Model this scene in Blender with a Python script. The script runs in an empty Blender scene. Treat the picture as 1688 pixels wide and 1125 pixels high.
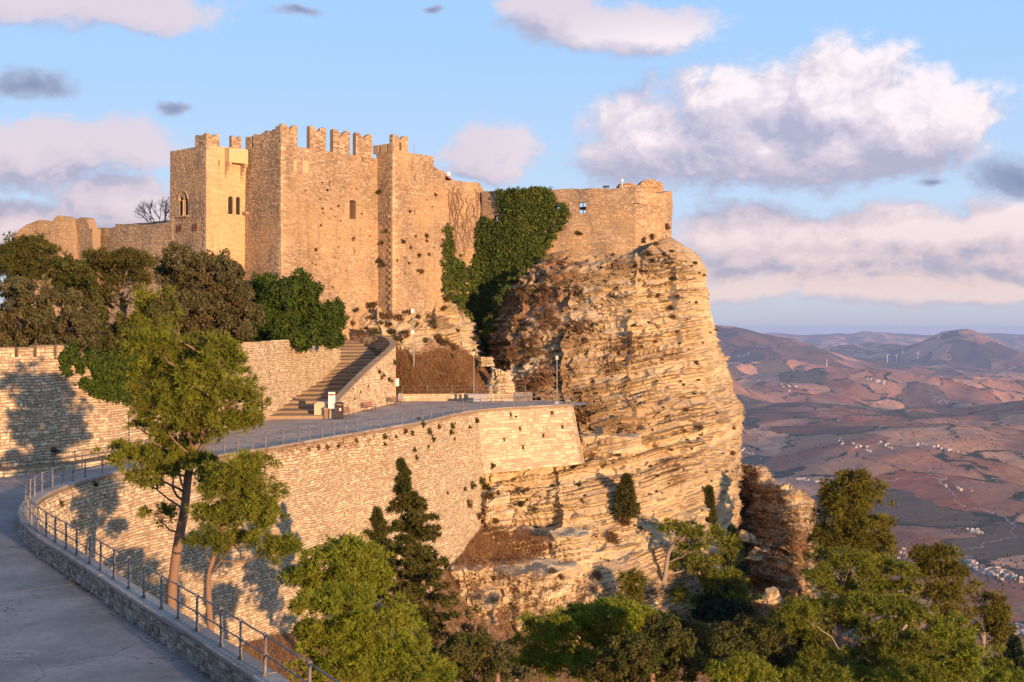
import bpy, math, random
import numpy as np
from mathutils import Vector

# ------------------------------------------------------------------ camera, sun, sky, exposure
scene = bpy.context.scene
COL = scene.collection
F, CX, HY, CAMZ = 2110.0, 844.0, 540.0, 9.0        # focal length in photo pixels, horizon row, eye height over the road
cam_data = bpy.data.cameras.new('camera')
cam = bpy.data.objects.new('camera', cam_data)
COL.objects.link(cam)
cam.location = (0, 0, CAMZ)
cam.rotation_euler = (math.radians(90), 0, 0)
cam_data.sensor_width = 36
cam_data.lens = 45
cam_data.shift_y = -0.01333
cam_data.clip_start = 0.5
cam_data.clip_end = 150000
scene.camera = cam
scene.view_settings.view_transform = 'Standard'
scene.view_settings.look = 'None'
scene.view_settings.exposure = 0.63
scene.view_settings.gamma = 1.0
scene.view_settings.use_curve_mapping = False
scene.cycles.max_bounces = 6
scene.cycles.diffuse_bounces = 3
scene.cycles.glossy_bounces = 2
scene.cycles.transmission_bounces = 3
scene.cycles.volume_bounces = 1
scene.cycles.transparent_max_bounces = 4

SUN_AZ, SUN_EL = math.radians(32.5), math.radians(5.6)   # light travels left and away from the camera
travel = Vector((-math.sin(SUN_AZ) * math.cos(SUN_EL), math.cos(SUN_AZ) * math.cos(SUN_EL), -math.sin(SUN_EL)))
sun_data = bpy.data.lights.new('sun', 'SUN')
sun = bpy.data.objects.new('sun', sun_data)
COL.objects.link(sun)
sun.rotation_euler = travel.to_track_quat('-Z', 'Y').to_euler()
sun.location = (80, -120, 60)
sun_data.energy = 5.0
sun_data.angle = math.radians(0.53)
sun_data.color = (1.0, 0.63, 0.34)


class S:
    """a scalar or vector socket with operators that write shader math nodes"""
    def __init__(self, nt, sock, vec=False):
        self.nt, self.s, self.vec = nt, sock, vec

    def _m(self, op, *o):
        n = self.nt.nodes.new('ShaderNodeVectorMath' if self.vec else 'ShaderNodeMath')
        n.operation = op
        for i, a in enumerate((self,) + o):
            if isinstance(a, S):
                self.nt.links.new(a.s, n.inputs[i])
            elif self.vec:
                n.inputs[i].default_value = a if hasattr(a, '__len__') else (a, a, a)
            else:
                n.inputs[i].default_value = a
        return S(self.nt, n.outputs[0], self.vec)

    def __add__(self, o): return self._m('ADD', o)
    def __sub__(self, o): return self._m('SUBTRACT', o)
    def __mul__(self, o): return self._m('MULTIPLY', o)
    def __truediv__(self, o): return self._m('DIVIDE', o)
    def max(self, o): return self._m('MAXIMUM', o)
    def min(self, o): return self._m('MINIMUM', o)
    def pow(self, o): return self._m('POWER', o)

    def length(self):
        n = self.nt.nodes.new('ShaderNodeVectorMath'); n.operation = 'LENGTH'
        self.nt.links.new(self.s, n.inputs[0])
        return S(self.nt, n.outputs['Value'])

    def ramp(self, a, b, lo=0.0, hi=1.0, smooth=True):
        n = self.nt.nodes.new('ShaderNodeMapRange')
        n.interpolation_type = 'SMOOTHSTEP' if smooth else 'LINEAR'
        self.nt.links.new(self.s, n.inputs[0])
        n.inputs[1].default_value, n.inputs[2].default_value = a, b
        n.inputs[3].default_value, n.inputs[4].default_value = lo, hi
        return S(self.nt, n.outputs[0])


def sock_in(nt, sock, v):
    if isinstance(v, S):
        nt.links.new(v.s, sock)
    elif hasattr(v, '__len__') and len(v) == 3 and sock.type == 'RGBA':
        sock.default_value = (*v, 1)
    else:
        sock.default_value = v


def mixc(nt, f, a, b, mode='MIX'):
    n = nt.nodes.new('ShaderNodeMix'); n.data_type = 'RGBA'; n.blend_type = mode
    sock_in(nt, n.inputs[0], f); sock_in(nt, n.inputs[6], a); sock_in(nt, n.inputs[7], b)
    return S(nt, n.outputs[2])


def noise(nt, vec, scale, detail=3, rough=0.55, dist=0.0, color=False):
    n = nt.nodes.new('ShaderNodeTexNoise')
    sock_in(nt, n.inputs['Vector'], vec)
    n.inputs['Scale'].default_value = scale
    n.inputs['Detail'].default_value = detail
    n.inputs['Roughness'].default_value = rough
    n.inputs['Distortion'].default_value = dist
    return S(nt, n.outputs['Color'], True) if color else S(nt, n.outputs['Fac'])


def vec_scale(nt, v, s):
    return S(nt, v.s, True) * s


def sepxyz(nt, v):
    n = nt.nodes.new('ShaderNodeSeparateXYZ'); nt.links.new(v.s, n.inputs[0])
    return [S(nt, o) for o in n.outputs]


def comxyz(nt, x, y, z):
    n = nt.nodes.new('ShaderNodeCombineXYZ')
    for i, a in enumerate((x, y, z)):
        sock_in(nt, n.inputs[i], a)
    return S(nt, n.outputs[0], True)


def attr(nt, name):
    n = nt.nodes.new('ShaderNodeAttribute'); n.attribute_name = name
    return S(nt, n.outputs['Fac'])


# ------------------------------------------------------------------ world: Nishita sky with clouds laid out by compass direction
def build_world():
    w = bpy.data.worlds.new('World'); scene.world = w; w.use_nodes = True
    nt = w.node_tree; nt.nodes.clear()
    out = nt.nodes.new('ShaderNodeOutputWorld'); bg = nt.nodes.new('ShaderNodeBackground')
    nt.links.new(bg.outputs[0], out.inputs[0])
    sky = nt.nodes.new('ShaderNodeTexSky'); sky.sky_type = 'NISHITA'; sky.sun_disc = False
    sky.sun_elevation = SUN_EL; sky.sun_rotation = math.pi - SUN_AZ
    sky.altitude = 750; sky.air_density = 1.0; sky.dust_density = 0.6; sky.ozone_density = 2.0
    tc = nt.nodes.new('ShaderNodeTexCoord')
    d = S(nt, tc.outputs['Generated'], True)
    x, y, z = sepxyz(nt, d)
    az = x._m('ARCTAN2', y)                       # 0 along the view, to the right positive
    el = z._m('ARCSINE')
    # sky base colour: Nishita luminance tinted; deeper blue aloft, lavender at the horizon
    skyc = S(nt, sky.outputs[0])
    grad = mixc(nt, el.ramp(-0.01, 0.27), (5.9, 7.0, 8.6), (3.7, 6.1, 9.7))
    grad = mixc(nt, el.ramp(-0.02, 0.055), (4.7, 4.6, 5.6), grad)
    grad = mixc(nt, el.ramp(0.25, 1.2), grad, (1.5, 3.2, 6.6))
    base = mixc(nt, 0.86, skyc, grad)
    # clouds
    p0 = comxyz(nt, az, el, 0.0)
    warp = (noise(nt, comxyz(nt, az * 1.0, el * 1.6, 0.3), 9.0, 5, 0.55, color=True) - 0.5) * (0.055, 0.035, 0.0)
    def shapes(p, E):
        best = None
        for (px, py, rx, ry) in E:
            ca, ce = math.atan((px - CX) / F), math.atan((HY - py) / F * math.cos(math.atan((px - CX) / F)))
            q = (p - (ca, ce, 0.0)) * (F / rx, F / ry, 0.0)
            v = (q.length() * -1.0) + 1.0
            best = v if best is None else best.max(v)
        return best.max(-1.5)
    def puffs(p, wseed):
        n1 = noise(nt, (p * (1.0, 1.35, 0.0)) + (0.0, 0.0, wseed), 24.0, 10, 0.66)
        n2 = noise(nt, (p * (1.0, 1.4, 0.0)) + (3.1, 0.0, wseed), 9.0, 4, 0.5)
        n3 = noise(nt, (p * (1.0, 1.2, 0.0)) + (1.0, 5.0, wseed), 62.0, 6, 0.6)
        return (n1 - 0.5) * 1.25 + (n2 - 0.5) * 0.7 + (n3 - 0.5) * 0.42
    def field(off, E, wseed):
        p = p0 + warp + off
        return shapes(p, E) + puffs(p, wseed)
    BIG = [(1370, 165, 150, 105), (1235, 190, 170, 105), (1075, 235, 140, 90), (1490, 205, 185, 88), (1240, 245, 270, 70), (1360, 250, 180, 70), (1570, 195, 110, 48),
           (1000, 45, 190, 50), (900, 5, 110, 40), (120, 5, 260, 42), (60, 265, 165, 60), (200, 232, 120, 48), (815, 255, 105, 56),
           (220, 335, 120, 60), (60, 375, 150, 42), (1250, 390, 185, 58), (1500, 395, 230, 62), (1680, 375, 150, 52), (1400, 430, 330, 36), (1200, 445, 220, 34), (1440, 455, 280, 30), (1640, 440, 200, 36)]
    DARK = [(50, 138, 90, 34), (292, 182, 34, 13), (1675, 290, 85, 58), (480, 15, 60, 12), (715, 5, 24, 10), (1520, 300, 40, 10)]
    PEACH = [(1240, 482, 150, 30), (1420, 484, 190, 28), (1610, 482, 150, 28), (1780, 480, 150, 30)]
    # the same kinds of cloud go on out of the frame, all round
    gen = (noise(nt, comxyz(nt, az * 1.0, el * 2.2, 7.7), 3.2, 6, 0.55) - 0.56) * 5.0
    outside = (az * az).ramp(0.15, 0.24).max(el.ramp(0.26, 0.34)) * el.ramp(0.0, 0.06)
    gen = gen * outside - (outside * -1.0 + 1.0) * 2.0
    off = (0.006, 0.011, 0.0)
    pw = p0 + warp
    E0 = shapes(pw, BIG); E1_ = shapes(pw + (0.022, 0.030, 0.0), BIG)
    N0 = puffs(pw, 0.0); N1 = puffs(pw + off, 0.0)
    A = (E0 + N0).max(gen)
    # billows turned to the low sun (up and to the right) are lit, the rest keeps the sky's own grey
    lit = (E0 - E1_) * 1.0 + (N0 - N1) * 1.5 + 0.33 - A.ramp(0.2, 1.4) * 0.20
    warmth = el.ramp(0.02, 0.17)
    dark = mixc(nt, warmth, (4.0, 3.9, 4.9), (4.0, 4.1, 5.6))
    midc = mixc(nt, warmth, (6.4, 5.2, 5.5), (5.9, 5.5, 6.6))
    hi = az.ramp(-0.03, 0.12) * el.ramp(0.205, 0.25, 1.0, 0.0)
    light = mixc(nt, warmth, (7.6, 6.2, 6.3), mixc(nt, hi, (6.5, 5.9, 6.8), (8.9, 8.0, 8.3)))
    cc = mixc(nt, lit.ramp(-0.1, 0.55), dark, midc)
    cc = mixc(nt, lit.ramp(0.40, 1.15), cc, light)
    c = mixc(nt, A.ramp(-0.06, 0.40), base, cc)
    Dk = field((0.0, 0.0, 0.0), DARK, 2.0)
    c = mixc(nt, Dk.ramp(0.05, 0.7) * 0.92, c, mixc(nt, Dk.ramp(0.3, 1.1), (3.6, 4.0, 5.6), (2.0, 2.5, 4.0)))
    P = field((0.0, 0.0, 0.0), PEACH, 5.0); P2 = field(off, PEACH, 5.0)
    c = mixc(nt, P.ramp(0.0, 0.6) * 0.85, c, mixc(nt, ((P - P2) * 1.4 + 0.5).ramp(0.0, 1.0), (5.0, 4.6, 5.4), (7.7, 6.0, 5.7)))
    # below the horizon
    c = mixc(nt, el.ramp(-0.03, -0.005), (2.2, 1.7, 1.7), c)
    nt.links.new(c.s, bg.inputs[0])
    bg.inputs[1].default_value = 0.075


build_world()

# ------------------------------------------------------------------ helpers
rng = np.random.default_rng(11)
random.seed(5)


def W(px, py, D):
    """photo pixel + depth in metres -> world point"""
    px, py, D = np.asarray(px, float), np.asarray(py, float), np.asarray(D, float)
    return np.stack([(px - CX) / F * D, D + 0 * px, CAMZ - (py - HY) / F * D], -1)


def WZ(px, py, z):
    D = (CAMZ - z) * F / (py - HY)
    return W(px, py, D)


def _hash(ix, iy, iz, seed):
    h = (ix.astype(np.int64) * 374761393 + iy.astype(np.int64) * 668265263 + iz.astype(np.int64) * 2147483647 + seed * 974634777) & 0xFFFFFFFF
    h = ((h ^ (h >> 13)) * 1274126177) & 0xFFFFFFFF
    h = ((h ^ (h >> 16)) * 2246822519) & 0xFFFFFFFF
    return ((h ^ (h >> 15)) & 0xFFFFFF) / float(0xFFFFFF)


def vn(p, seed=0):
    p = np.asarray(p, float)
    i = np.floor(p); f = p - i; f = f * f * (3 - 2 * f); i = i.astype(np.int64)
    r = 0
    for dx in (0, 1):
        wx = f[..., 0] if dx else 1 - f[..., 0]
        for dy in (0, 1):
            wy = f[..., 1] if dy else 1 - f[..., 1]
            for dz in (0, 1):
                wz = f[..., 2] if dz else 1 - f[..., 2]
                r = r + wx * wy * wz * _hash(i[..., 0] + dx, i[..., 1] + dy, i[..., 2] + dz, seed)
    return r


def fbm(p, seed=0, octv=4, gain=0.5):
    a, s, t = 1.0, 0, 0
    p = np.asarray(p, float)
    for k in range(octv):
        s = s + a * (vn(p, seed + k) - 0.5); t += a; a *= gain; p = p * 2.03 + 17.1
    return s / t * 2          # about -1..1


def link(o, parent=None):
    COL.objects.link(o)
    if parent is not None:
        o.parent = parent
    return o


def raw_mesh(name, V, faces, mat=None, smooth=False, tone=None, tone_dom='FACE'):
    V = np.ascontiguousarray(np.asarray(V, np.float32).reshape(-1, 3))
    if isinstance(faces, np.ndarray):
        faces = [faces]
    faces = [np.asarray(f, np.int32) for f in faces if len(f)]
    me = bpy.data.meshes.new(name)
    loops = np.concatenate([f.ravel() for f in faces]).astype(np.int32)
    tot = np.concatenate([np.full(len(f), f.shape[1], np.int32) for f in faces])
    start = np.concatenate([[0], np.cumsum(tot)[:-1]]).astype(np.int32)
    me.vertices.add(len(V)); me.vertices.foreach_set('co', V.ravel())
    me.loops.add(len(loops)); me.loops.foreach_set('vertex_index', loops)
    me.polygons.add(len(tot)); me.polygons.foreach_set('loop_start', start); me.polygons.foreach_set('loop_total', tot)
    me.polygons.foreach_set('use_smooth', np.full(len(tot), bool(smooth)))
    if tone is not None:
        a = me.attributes.new('tone', 'FLOAT', tone_dom)
        a.data.foreach_set('value', np.asarray(tone, np.float32).ravel())
    if mat is not None:
        me.materials.append(mat)
    me.update(calc_edges=True)
    return me


def mob(name, V, faces, mat, parent=None, origin=None, **k):
    V = np.asarray(V, float).reshape(-1, 3)
    if origin is not None:
        V = V - np.asarray(origin)
    me = raw_mesh(name, V, faces, mat, **k)
    o = bpy.data.objects.new(name, me)
    if origin is not None:
        o.location = origin
    return link(o, parent)


def tag(o, label=None, cat=None, group=None, kind=None):
    for k, v in (('label', label), ('category', cat), ('group', group), ('kind', kind)):
        if v:
            o[k] = v
    return o


def empty(name, label, cat, group=None, loc=(0, 0, 0)):
    o = bpy.data.objects.new(name, None); o.empty_display_size = 0.5
    o.location = loc
    return tag(link(o), label, cat, group)


class MB:
    """collects boxes, tubes and faces into one mesh"""
    def __init__(self):
        self.V, self.F4, self.F3, self.n = [], [], [], 0

    def add(self, V, F4=None, F3=None):
        V = np.asarray(V, float).reshape(-1, 3)
        if F4 is not None and len(F4): self.F4.append(np.asarray(F4) + self.n)
        if F3 is not None and len(F3): self.F3.append(np.asarray(F3) + self.n)
        self.V.append(V); self.n += len(V)

    def box(self, c, s, ex=(1, 0, 0), ez=(0, 0, 1), taper=1.0):
        ex = np.array(ex, float); ex /= np.linalg.norm(ex); ez = np.array(ez, float); ez /= np.linalg.norm(ez)
        ey = np.cross(ez, ex)
        q = np.array([[-1, -1, -1], [1, -1, -1], [1, 1, -1], [-1, 1, -1], [-1, -1, 1], [1, -1, 1], [1, 1, 1], [-1, 1, 1]], float) * 0.5
        q = q * np.array(s)
        q[4:, :2] *= taper
        self.add(np.array(c) + q[:, :1] * ex + q[:, 1:2] * ey + q[:, 2:] * ez,
                 [[0, 3, 2, 1], [4, 5, 6, 7], [0, 1, 5, 4], [1, 2, 6, 5], [2, 3, 7, 6], [3, 0, 4, 7]])

    def tube(self, P, R, n=6, cap=True):
        P = np.asarray(P, float); R = np.broadcast_to(np.asarray(R, float), (len(P),))
        T = np.gradient(P, axis=0); T /= np.linalg.norm(T, axis=1)[:, None] + 1e-9
        up = np.array([0.13, 0.21, 1.0]); 
        A = np.cross(T, up); bad = np.linalg.norm(A, axis=1) < 0.15
        A[bad] = np.cross(T[bad], [1.0, 0.1, 0]); A /= np.linalg.norm(A, axis=1)[:, None]
        B = np.cross(T, A)
        th = np.arange(n) / n * 2 * np.pi
        V = P[:, None] + R[:, None, None] * (np.cos(th)[None, :, None] * A[:, None] + np.sin(th)[None, :, None] * B[:, None])
        m = len(P); i = np.arange(m - 1)[:, None] * n; j = np.arange(n)[None]
        Fq = np.stack([i + j, i + (j + 1) % n, i + n + (j + 1) % n, i + n + j], -1).reshape(-1, 4)
        V = V.reshape(-1, 3)
        F3 = []
        if cap:
            V = np.vstack([V, P[:1], P[-1:]]); a = m * n
            F3 = [[a, (k + 1) % n, k] for k in range(n)] + [[a + 1, (m - 1) * n + k, (m - 1) * n + (k + 1) % n] for k in range(n)]
        self.add(V, Fq, F3)

    def build(self, name, mat, parent=None, **k):
        V = np.vstack(self.V)
        fs = []
        if self.F4: fs.append(np.vstack(self.F4))
        if self.F3: fs.append(np.vstack(self.F3))
        return mob(name, V, fs, mat, parent, **k)


def grid_faces(nr, nc):
    i = np.arange(nr - 1)[:, None] * nc; j = np.arange(nc - 1)[None]
    return np.stack([i + j, i + j + 1, i + nc + j + 1, i + nc + j], -1).reshape(-1, 4)


def catmull(P, m):
    """resample along axis 0 to m samples, uniform in parameter"""
    P = np.asarray(P, float); n = len(P)
    E = np.concatenate([[2 * P[0] - P[1]], P, [2 * P[-1] - P[-2]]])
    t = np.linspace(0, n - 1, m); i = np.minimum(t.astype(int), n - 2); f = (t - i).reshape((-1,) + (1,) * (P.ndim - 1))
    a, b, c, d = E[i], E[i + 1], E[i + 2], E[i + 3]
    return 0.5 * (2 * b + (c - a) * f + (2 * a - 5 * b + 4 * c - d) * f * f + (3 * b - 3 * c + d - a) * f ** 3)


# ------------------------------------------------------------------ materials
def new_mat(name):
    m = bpy.data.materials.new(name); m.use_nodes = True
    nt = m.node_tree
    b = nt.nodes['Principled BSDF']
    b.inputs['Roughness'].default_value = 0.9
    b.inputs['Specular IOR Level'].default_value = 0.2
    g = nt.nodes.new('ShaderNodeNewGeometry')
    return m, nt, b, S(nt, g.outputs['Position'], True)


def bump(nt, b, h, strength=0.5, dist=0.05):
    n = nt.nodes.new('ShaderNodeBump'); n.inputs['Strength'].default_value = strength; n.inputs['Distance'].default_value = dist
    nt.links.new(h.s, n.inputs['Height']); nt.links.new(n.outputs[0], b.inputs['Normal'])


def stone_mat(name, c1, c2, stain=(0.16, 0.12, 0.09), stain_amt=0.35, fine=3.0, bumpd=0.04, moss=None, warm=None):
    m, nt, b, P = new_mat(name)
    t = attr(nt, 'tone')
    big = noise(nt, P, 0.12, 4, 0.6)
    c = mixc(nt, t, c1, c2)
    if warm:
        c = mixc(nt, big.ramp(0.42, 0.62) * 0.55, c, warm)
    streak = noise(nt, P * (1.0, 1.0, 0.18), 0.9, 4, 0.6)
    c = mixc(nt, streak.ramp(0.52, 0.75) * stain_amt, c, stain)
    spk = noise(nt, P, fine * 2.2, 4, 0.7)
    c = mixc(nt, spk.ramp(0.3, 0.7), c, mixc(nt, 1.0, c, (1.35, 1.3, 1.22), 'MULTIPLY'))
    c = mixc(nt, spk.ramp(0.55, 0.8) * 0.4, c, stain)
    if moss:
        mo = noise(nt, P, 0.5, 5, 0.65)
        c = mixc(nt, mo.ramp(0.55, 0.66) * 0.6, c, moss)
    nt.links.new(c.s, b.inputs['Base Color'])
    bump(nt, b, noise(nt, P, fine, 6, 0.65), 0.9, bumpd)
    return m


def plain_mat(name, col, rough=0.6, metal=0.0, var=0.15, scale=3.0):
    m, nt, b, P = new_mat(name)
    n = noise(nt, P, scale, 4, 0.6)
    dk = tuple(c * (1 - var * 2) for c in col); lt = tuple(min(1, c * (1 + var * 2)) for c in col)
    nt.links.new(mixc(nt, n.ramp(0.3, 0.7), dk, lt).s, b.inputs['Base Color'])
    b.inputs['Roughness'].default_value = rough; b.inputs['Metallic'].default_value = metal
    return m


def leaf_mat(name, ca, cb, cc=None, trans=0.25):
    m = bpy.data.materials.new(name); m.use_nodes = True; nt = m.node_tree; nt.nodes.clear()
    out = nt.nodes.new('ShaderNodeOutputMaterial')
    t = attr(nt, 'tone')
    c = mixc(nt, t, ca, cb)
    if cc:
        g = nt.nodes.new('ShaderNodeNewGeometry')
        c = mixc(nt, noise(nt, S(nt, g.outputs['Position'], True), 0.55, 3, 0.6).ramp(0.48, 0.68) * 0.8, c, cc)
    d = nt.nodes.new('ShaderNodeBsdfDiffuse'); tr = nt.nodes.new('ShaderNodeBsdfTranslucent'); mx = nt.nodes.new('ShaderNodeMixShader')
    nt.links.new(c.s, d.inputs[0]); nt.links.new(c.s, tr.inputs[0])
    mx.inputs[0].default_value = trans
    nt.links.new(d.outputs[0], mx.inputs[1]); nt.links.new(tr.outputs[0], mx.inputs[2]); nt.links.new(mx.outputs[0], out.inputs[0])
    return m


M = {}
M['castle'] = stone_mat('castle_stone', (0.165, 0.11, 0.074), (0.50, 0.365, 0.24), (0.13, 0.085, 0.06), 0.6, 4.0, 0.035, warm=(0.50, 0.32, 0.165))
M['castle_mortar'] = stone_mat('castle_mortar', (0.21, 0.145, 0.098), (0.28, 0.20, 0.135), (0.13, 0.085, 0.06), 0.4, 5.0, 0.02, warm=(0.32, 0.22, 0.13))
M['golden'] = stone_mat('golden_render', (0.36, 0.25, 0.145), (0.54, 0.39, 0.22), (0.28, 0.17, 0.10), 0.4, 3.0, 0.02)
M['pale'] = stone_mat('pale_limestone', (0.34, 0.25, 0.165), (0.64, 0.51, 0.345), (0.24, 0.16, 0.10), 0.28, 4.0, 0.022)
M['pale_mortar'] = stone_mat('pale_wall_core', (0.20, 0.14, 0.09), (0.28, 0.2, 0.13), (0.12, 0.08, 0.06), 0.3, 5.0, 0.06)
M['bastion'] = stone_mat('bastion_stone', (0.34, 0.255, 0.17), (0.57, 0.45, 0.305), (0.26, 0.18, 0.12), 0.15, 3.0, 0.03)
M['bastion_mortar'] = stone_mat('bastion_joint', (0.26, 0.19, 0.125), (0.31, 0.23, 0.15), (0.15, 0.1, 0.07), 0.3, 5.0, 0.04)
M['coping'] = stone_mat('coping_concrete', (0.22, 0.185, 0.165), (0.34, 0.30, 0.265), (0.10, 0.085, 0.075), 0.5, 5.0, 0.06)
M['rubble_dark'] = stone_mat('weathered_rubble', (0.16, 0.13, 0.115), (0.36, 0.31, 0.27), (0.08, 0.065, 0.06), 0.5, 4.0, 0.05)
M['road'] = None
M['steel'] = plain_mat('galvanised_steel', (0.20, 0.17, 0.15), 0.55, 0.1)
M['dark_metal'] = plain_mat('dark_painted_metal', (0.05, 0.05, 0.055), 0.5, 0.3)
M['pole'] = plain_mat('grey_pole_paint', (0.28, 0.26, 0.25), 0.6)
M['wood'] = plain_mat('weathered_red_brown_wood', (0.23, 0.10, 0.07), 0.7, var=0.25)
M['iron'] = plain_mat('cast_iron', (0.10, 0.075, 0.065), 0.6, 0.2)
M['white'] = plain_mat('white_paint', (0.78, 0.76, 0.73), 0.6, var=0.04)
M['red'] = plain_mat('red_paint', (0.38, 0.06, 0.05), 0.6)
M['rust'] = plain_mat('rusty_steel', (0.17, 0.05, 0.035), 0.8)
M['bin'] = plain_mat('bin_brown_paint', (0.07, 0.05, 0.045), 0.6)
M['board'] = plain_mat('info_board_back', (0.22, 0.17, 0.13), 0.6)
M['lampglass'] = plain_mat('frosted_lantern_glass', (0.55, 0.50, 0.45), 0.3)
M['dark'] = plain_mat('painted_interior_shade', (0.035, 0.025, 0.02), 0.95)  # near-black colour standing in for unlit depth
M['grey_stone'] = stone_mat('grey_bench_stone', (0.26, 0.25, 0.26), (0.36, 0.34, 0.34), (0.14, 0.13, 0.13), 0.3, 4.0, 0.03)
M['bark'] = stone_mat('pine_bark', (0.16, 0.095, 0.065), (0.26, 0.165, 0.115), (0.07, 0.045, 0.035), 0.5, 9.0, 0.04)
M['bark_grey'] = stone_mat('grey_bark', (0.20, 0.15, 0.12), (0.30, 0.24, 0.19), (0.09, 0.07, 0.06), 0.4, 9.0, 0.03)
M['roof'] = plain_mat('terracotta_tiles', (0.36, 0.15, 0.09), 0.85)
M['pine'] = leaf_mat('pine_needles', (0.07, 0.09, 0.014), (0.27, 0.27, 0.035), (0.17, 0.15, 0.03))
M['pine_bright'] = leaf_mat('young_pine_needles', (0.09, 0.12, 0.016), (0.32, 0.34, 0.04), (0.25, 0.23, 0.035))
M['pine_gold'] = leaf_mat('golden_pine_needles', (0.065, 0.065, 0.012), (0.24, 0.21, 0.032), (0.19, 0.14, 0.03))  # yellower foliage colour of the golden pines
M['conifer'] = leaf_mat('cypress_scales', (0.042, 0.05, 0.014), (0.16, 0.145, 0.038), (0.13, 0.095, 0.03))
M['conifer_blue'] = leaf_mat('blue_green_conifer', (0.018, 0.035, 0.022), (0.06, 0.085, 0.04))
M['oak'] = leaf_mat('holm_oak_leaves', (0.055, 0.055, 0.022), (0.17, 0.145, 0.065), (0.17, 0.11, 0.05))
M['oak_dark'] = leaf_mat('dark_oak_leaves', (0.035, 0.045, 0.014), (0.13, 0.125, 0.035), (0.12, 0.09, 0.03))
M['hedge'] = leaf_mat('glossy_bush_leaves', (0.028, 0.05, 0.010), (0.10, 0.135, 0.025))
M['ivy'] = leaf_mat('ivy_leaves', (0.028, 0.05, 0.011), (0.13, 0.16, 0.035), (0.13, 0.13, 0.03), 0.15)
M['dry'] = leaf_mat('dry_grass_blades', (0.19, 0.09, 0.04), (0.42, 0.24, 0.12), (0.30, 0.20, 0.09), 0.3)
M['scrub'] = leaf_mat('brown_scrub', (0.12, 0.06, 0.03), (0.27, 0.15, 0.07), (0.14, 0.115, 0.035), 0.2)
M['tuft'] = leaf_mat('olive_tuft_leaves', (0.07, 0.06, 0.02), (0.17, 0.13, 0.045), (0.18, 0.09, 0.035), 0.2)


def road_mat():
    m, nt, b, P = new_mat('worn_road_paving')
    n1 = noise(nt, P, 0.35, 4, 0.6); n2 = noise(nt, P, 6.0, 5, 0.7); n3 = noise(nt, P * (1.0, 0.4, 1.0), 1.4, 3, 0.6)
    pale = sepxyz(nt, P)[1].ramp(72.0, 92.0)          # sunlight on the plaza painted as a paler, warmer colour
    c = mixc(nt, n1.ramp(0.35, 0.65), mixc(nt, pale, (0.20, 0.185, 0.175), (0.48, 0.36, 0.27)), mixc(nt, pale, (0.30, 0.275, 0.26), (0.62, 0.48, 0.36)))
    c = mixc(nt, n2.ramp(0.35, 0.7) * 0.5, c, (0.15, 0.14, 0.135))
    c = mixc(nt, n3.ramp(0.58, 0.72) * 0.3, c, (0.12, 0.11, 0.10))
    v = nt.nodes.new('ShaderNodeTexVoronoi'); v.feature = 'DISTANCE_TO_EDGE'; v.inputs['Scale'].default_value = 0.16
    wob = P + (noise(nt, P, 0.7, 4, 0.6, color=True) - 0.5) * 2.6
    nt.links.new(wob.s, v.inputs['Vector'])
    crack = S(nt, v.outputs['Distance']).ramp(0.001, 0.006, 1.0, 0.0)
    c = mixc(nt, crack * 0.75 * n1.ramp(0.35, 0.5), c, (0.07, 0.065, 0.06))
    nt.links.new(c.s, b.inputs['Base Color']); b.inputs['Roughness'].default_value = 0.85
    bump(nt, b, n2, 0.5, 0.01)
    return m


M['road'] = road_mat()


def rock_mat():
    m, nt, b, P = new_mat('layered_limestone')
    t = attr(nt, 'tone')
    # beds dip gently; thin laminae inside every bed
    x, y, z = sepxyz(nt, P)
    zz = z - x * DIPX + y * 0.02
    lam = noise(nt, comxyz(nt, x * 0.14, y * 0.14, zz * 3.2), 1.0, 6, 0.7)
    c = mixc(nt, t, (0.36, 0.255, 0.15), (0.68, 0.53, 0.33))
    c = mixc(nt, lam.ramp(0.55, 0.68) * 0.65, c, (0.23, 0.14, 0.075))
    c = mixc(nt, lam.ramp(0.28, 0.42, 1.0, 0.0) * 0.5, c, (0.70, 0.60, 0.44))
    big = noise(nt, P, 0.075, 4, 0.6)
    c = mixc(nt, big.ramp(0.5, 0.7) * 0.35, c, (0.46, 0.32, 0.15))
    fine = noise(nt, P, 2.2, 5, 0.7)
    c = mixc(nt, fine.ramp(0.56, 0.8) * 0.5, c, (0.22, 0.14, 0.085))
    gro = noise(nt, P * (1, 1, 0.6), 0.28, 5, 0.65)
    ow = attr(nt, 'earth')
    c = mixc(nt, (gro.ramp(0.28, 0.5) * ow), c, mixc(nt, fine.ramp(0.35, 0.65), (0.15, 0.075, 0.04), (0.27, 0.16, 0.085)))
    nt.links.new(c.s, b.inputs['Base Color'])
    bump(nt, b, lam * 0.7 + fine * 0.5, 1.0, 0.16)
    return m


DIPX = 0.16
M['rock'] = rock_mat()


def ground_mat():
    m, nt, b, P = new_mat('dry_earth_and_grass')
    n = noise(nt, P, 0.5, 5, 0.65); f = noise(nt, P, 5.0, 4, 0.7)
    c = mixc(nt, n.ramp(0.35, 0.65), (0.17, 0.09, 0.05), (0.26, 0.16, 0.09))
    c = mixc(nt, f.ramp(0.5, 0.75) * 0.6, c, (0.36, 0.26, 0.16))
    nt.links.new(c.s, b.inputs['Base Color']); bump(nt, b, f, 1.0, 0.12)
    return m


M['earth'] = ground_mat()

# ------------------------------------------------------------------ masonry: every stone has its own edges and depth
STONE_F = np.array([[4, 5, 6, 7], [0, 1, 5, 4], [1, 2, 6, 5], [2, 3, 7, 6], [3, 0, 4, 7]])


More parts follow.
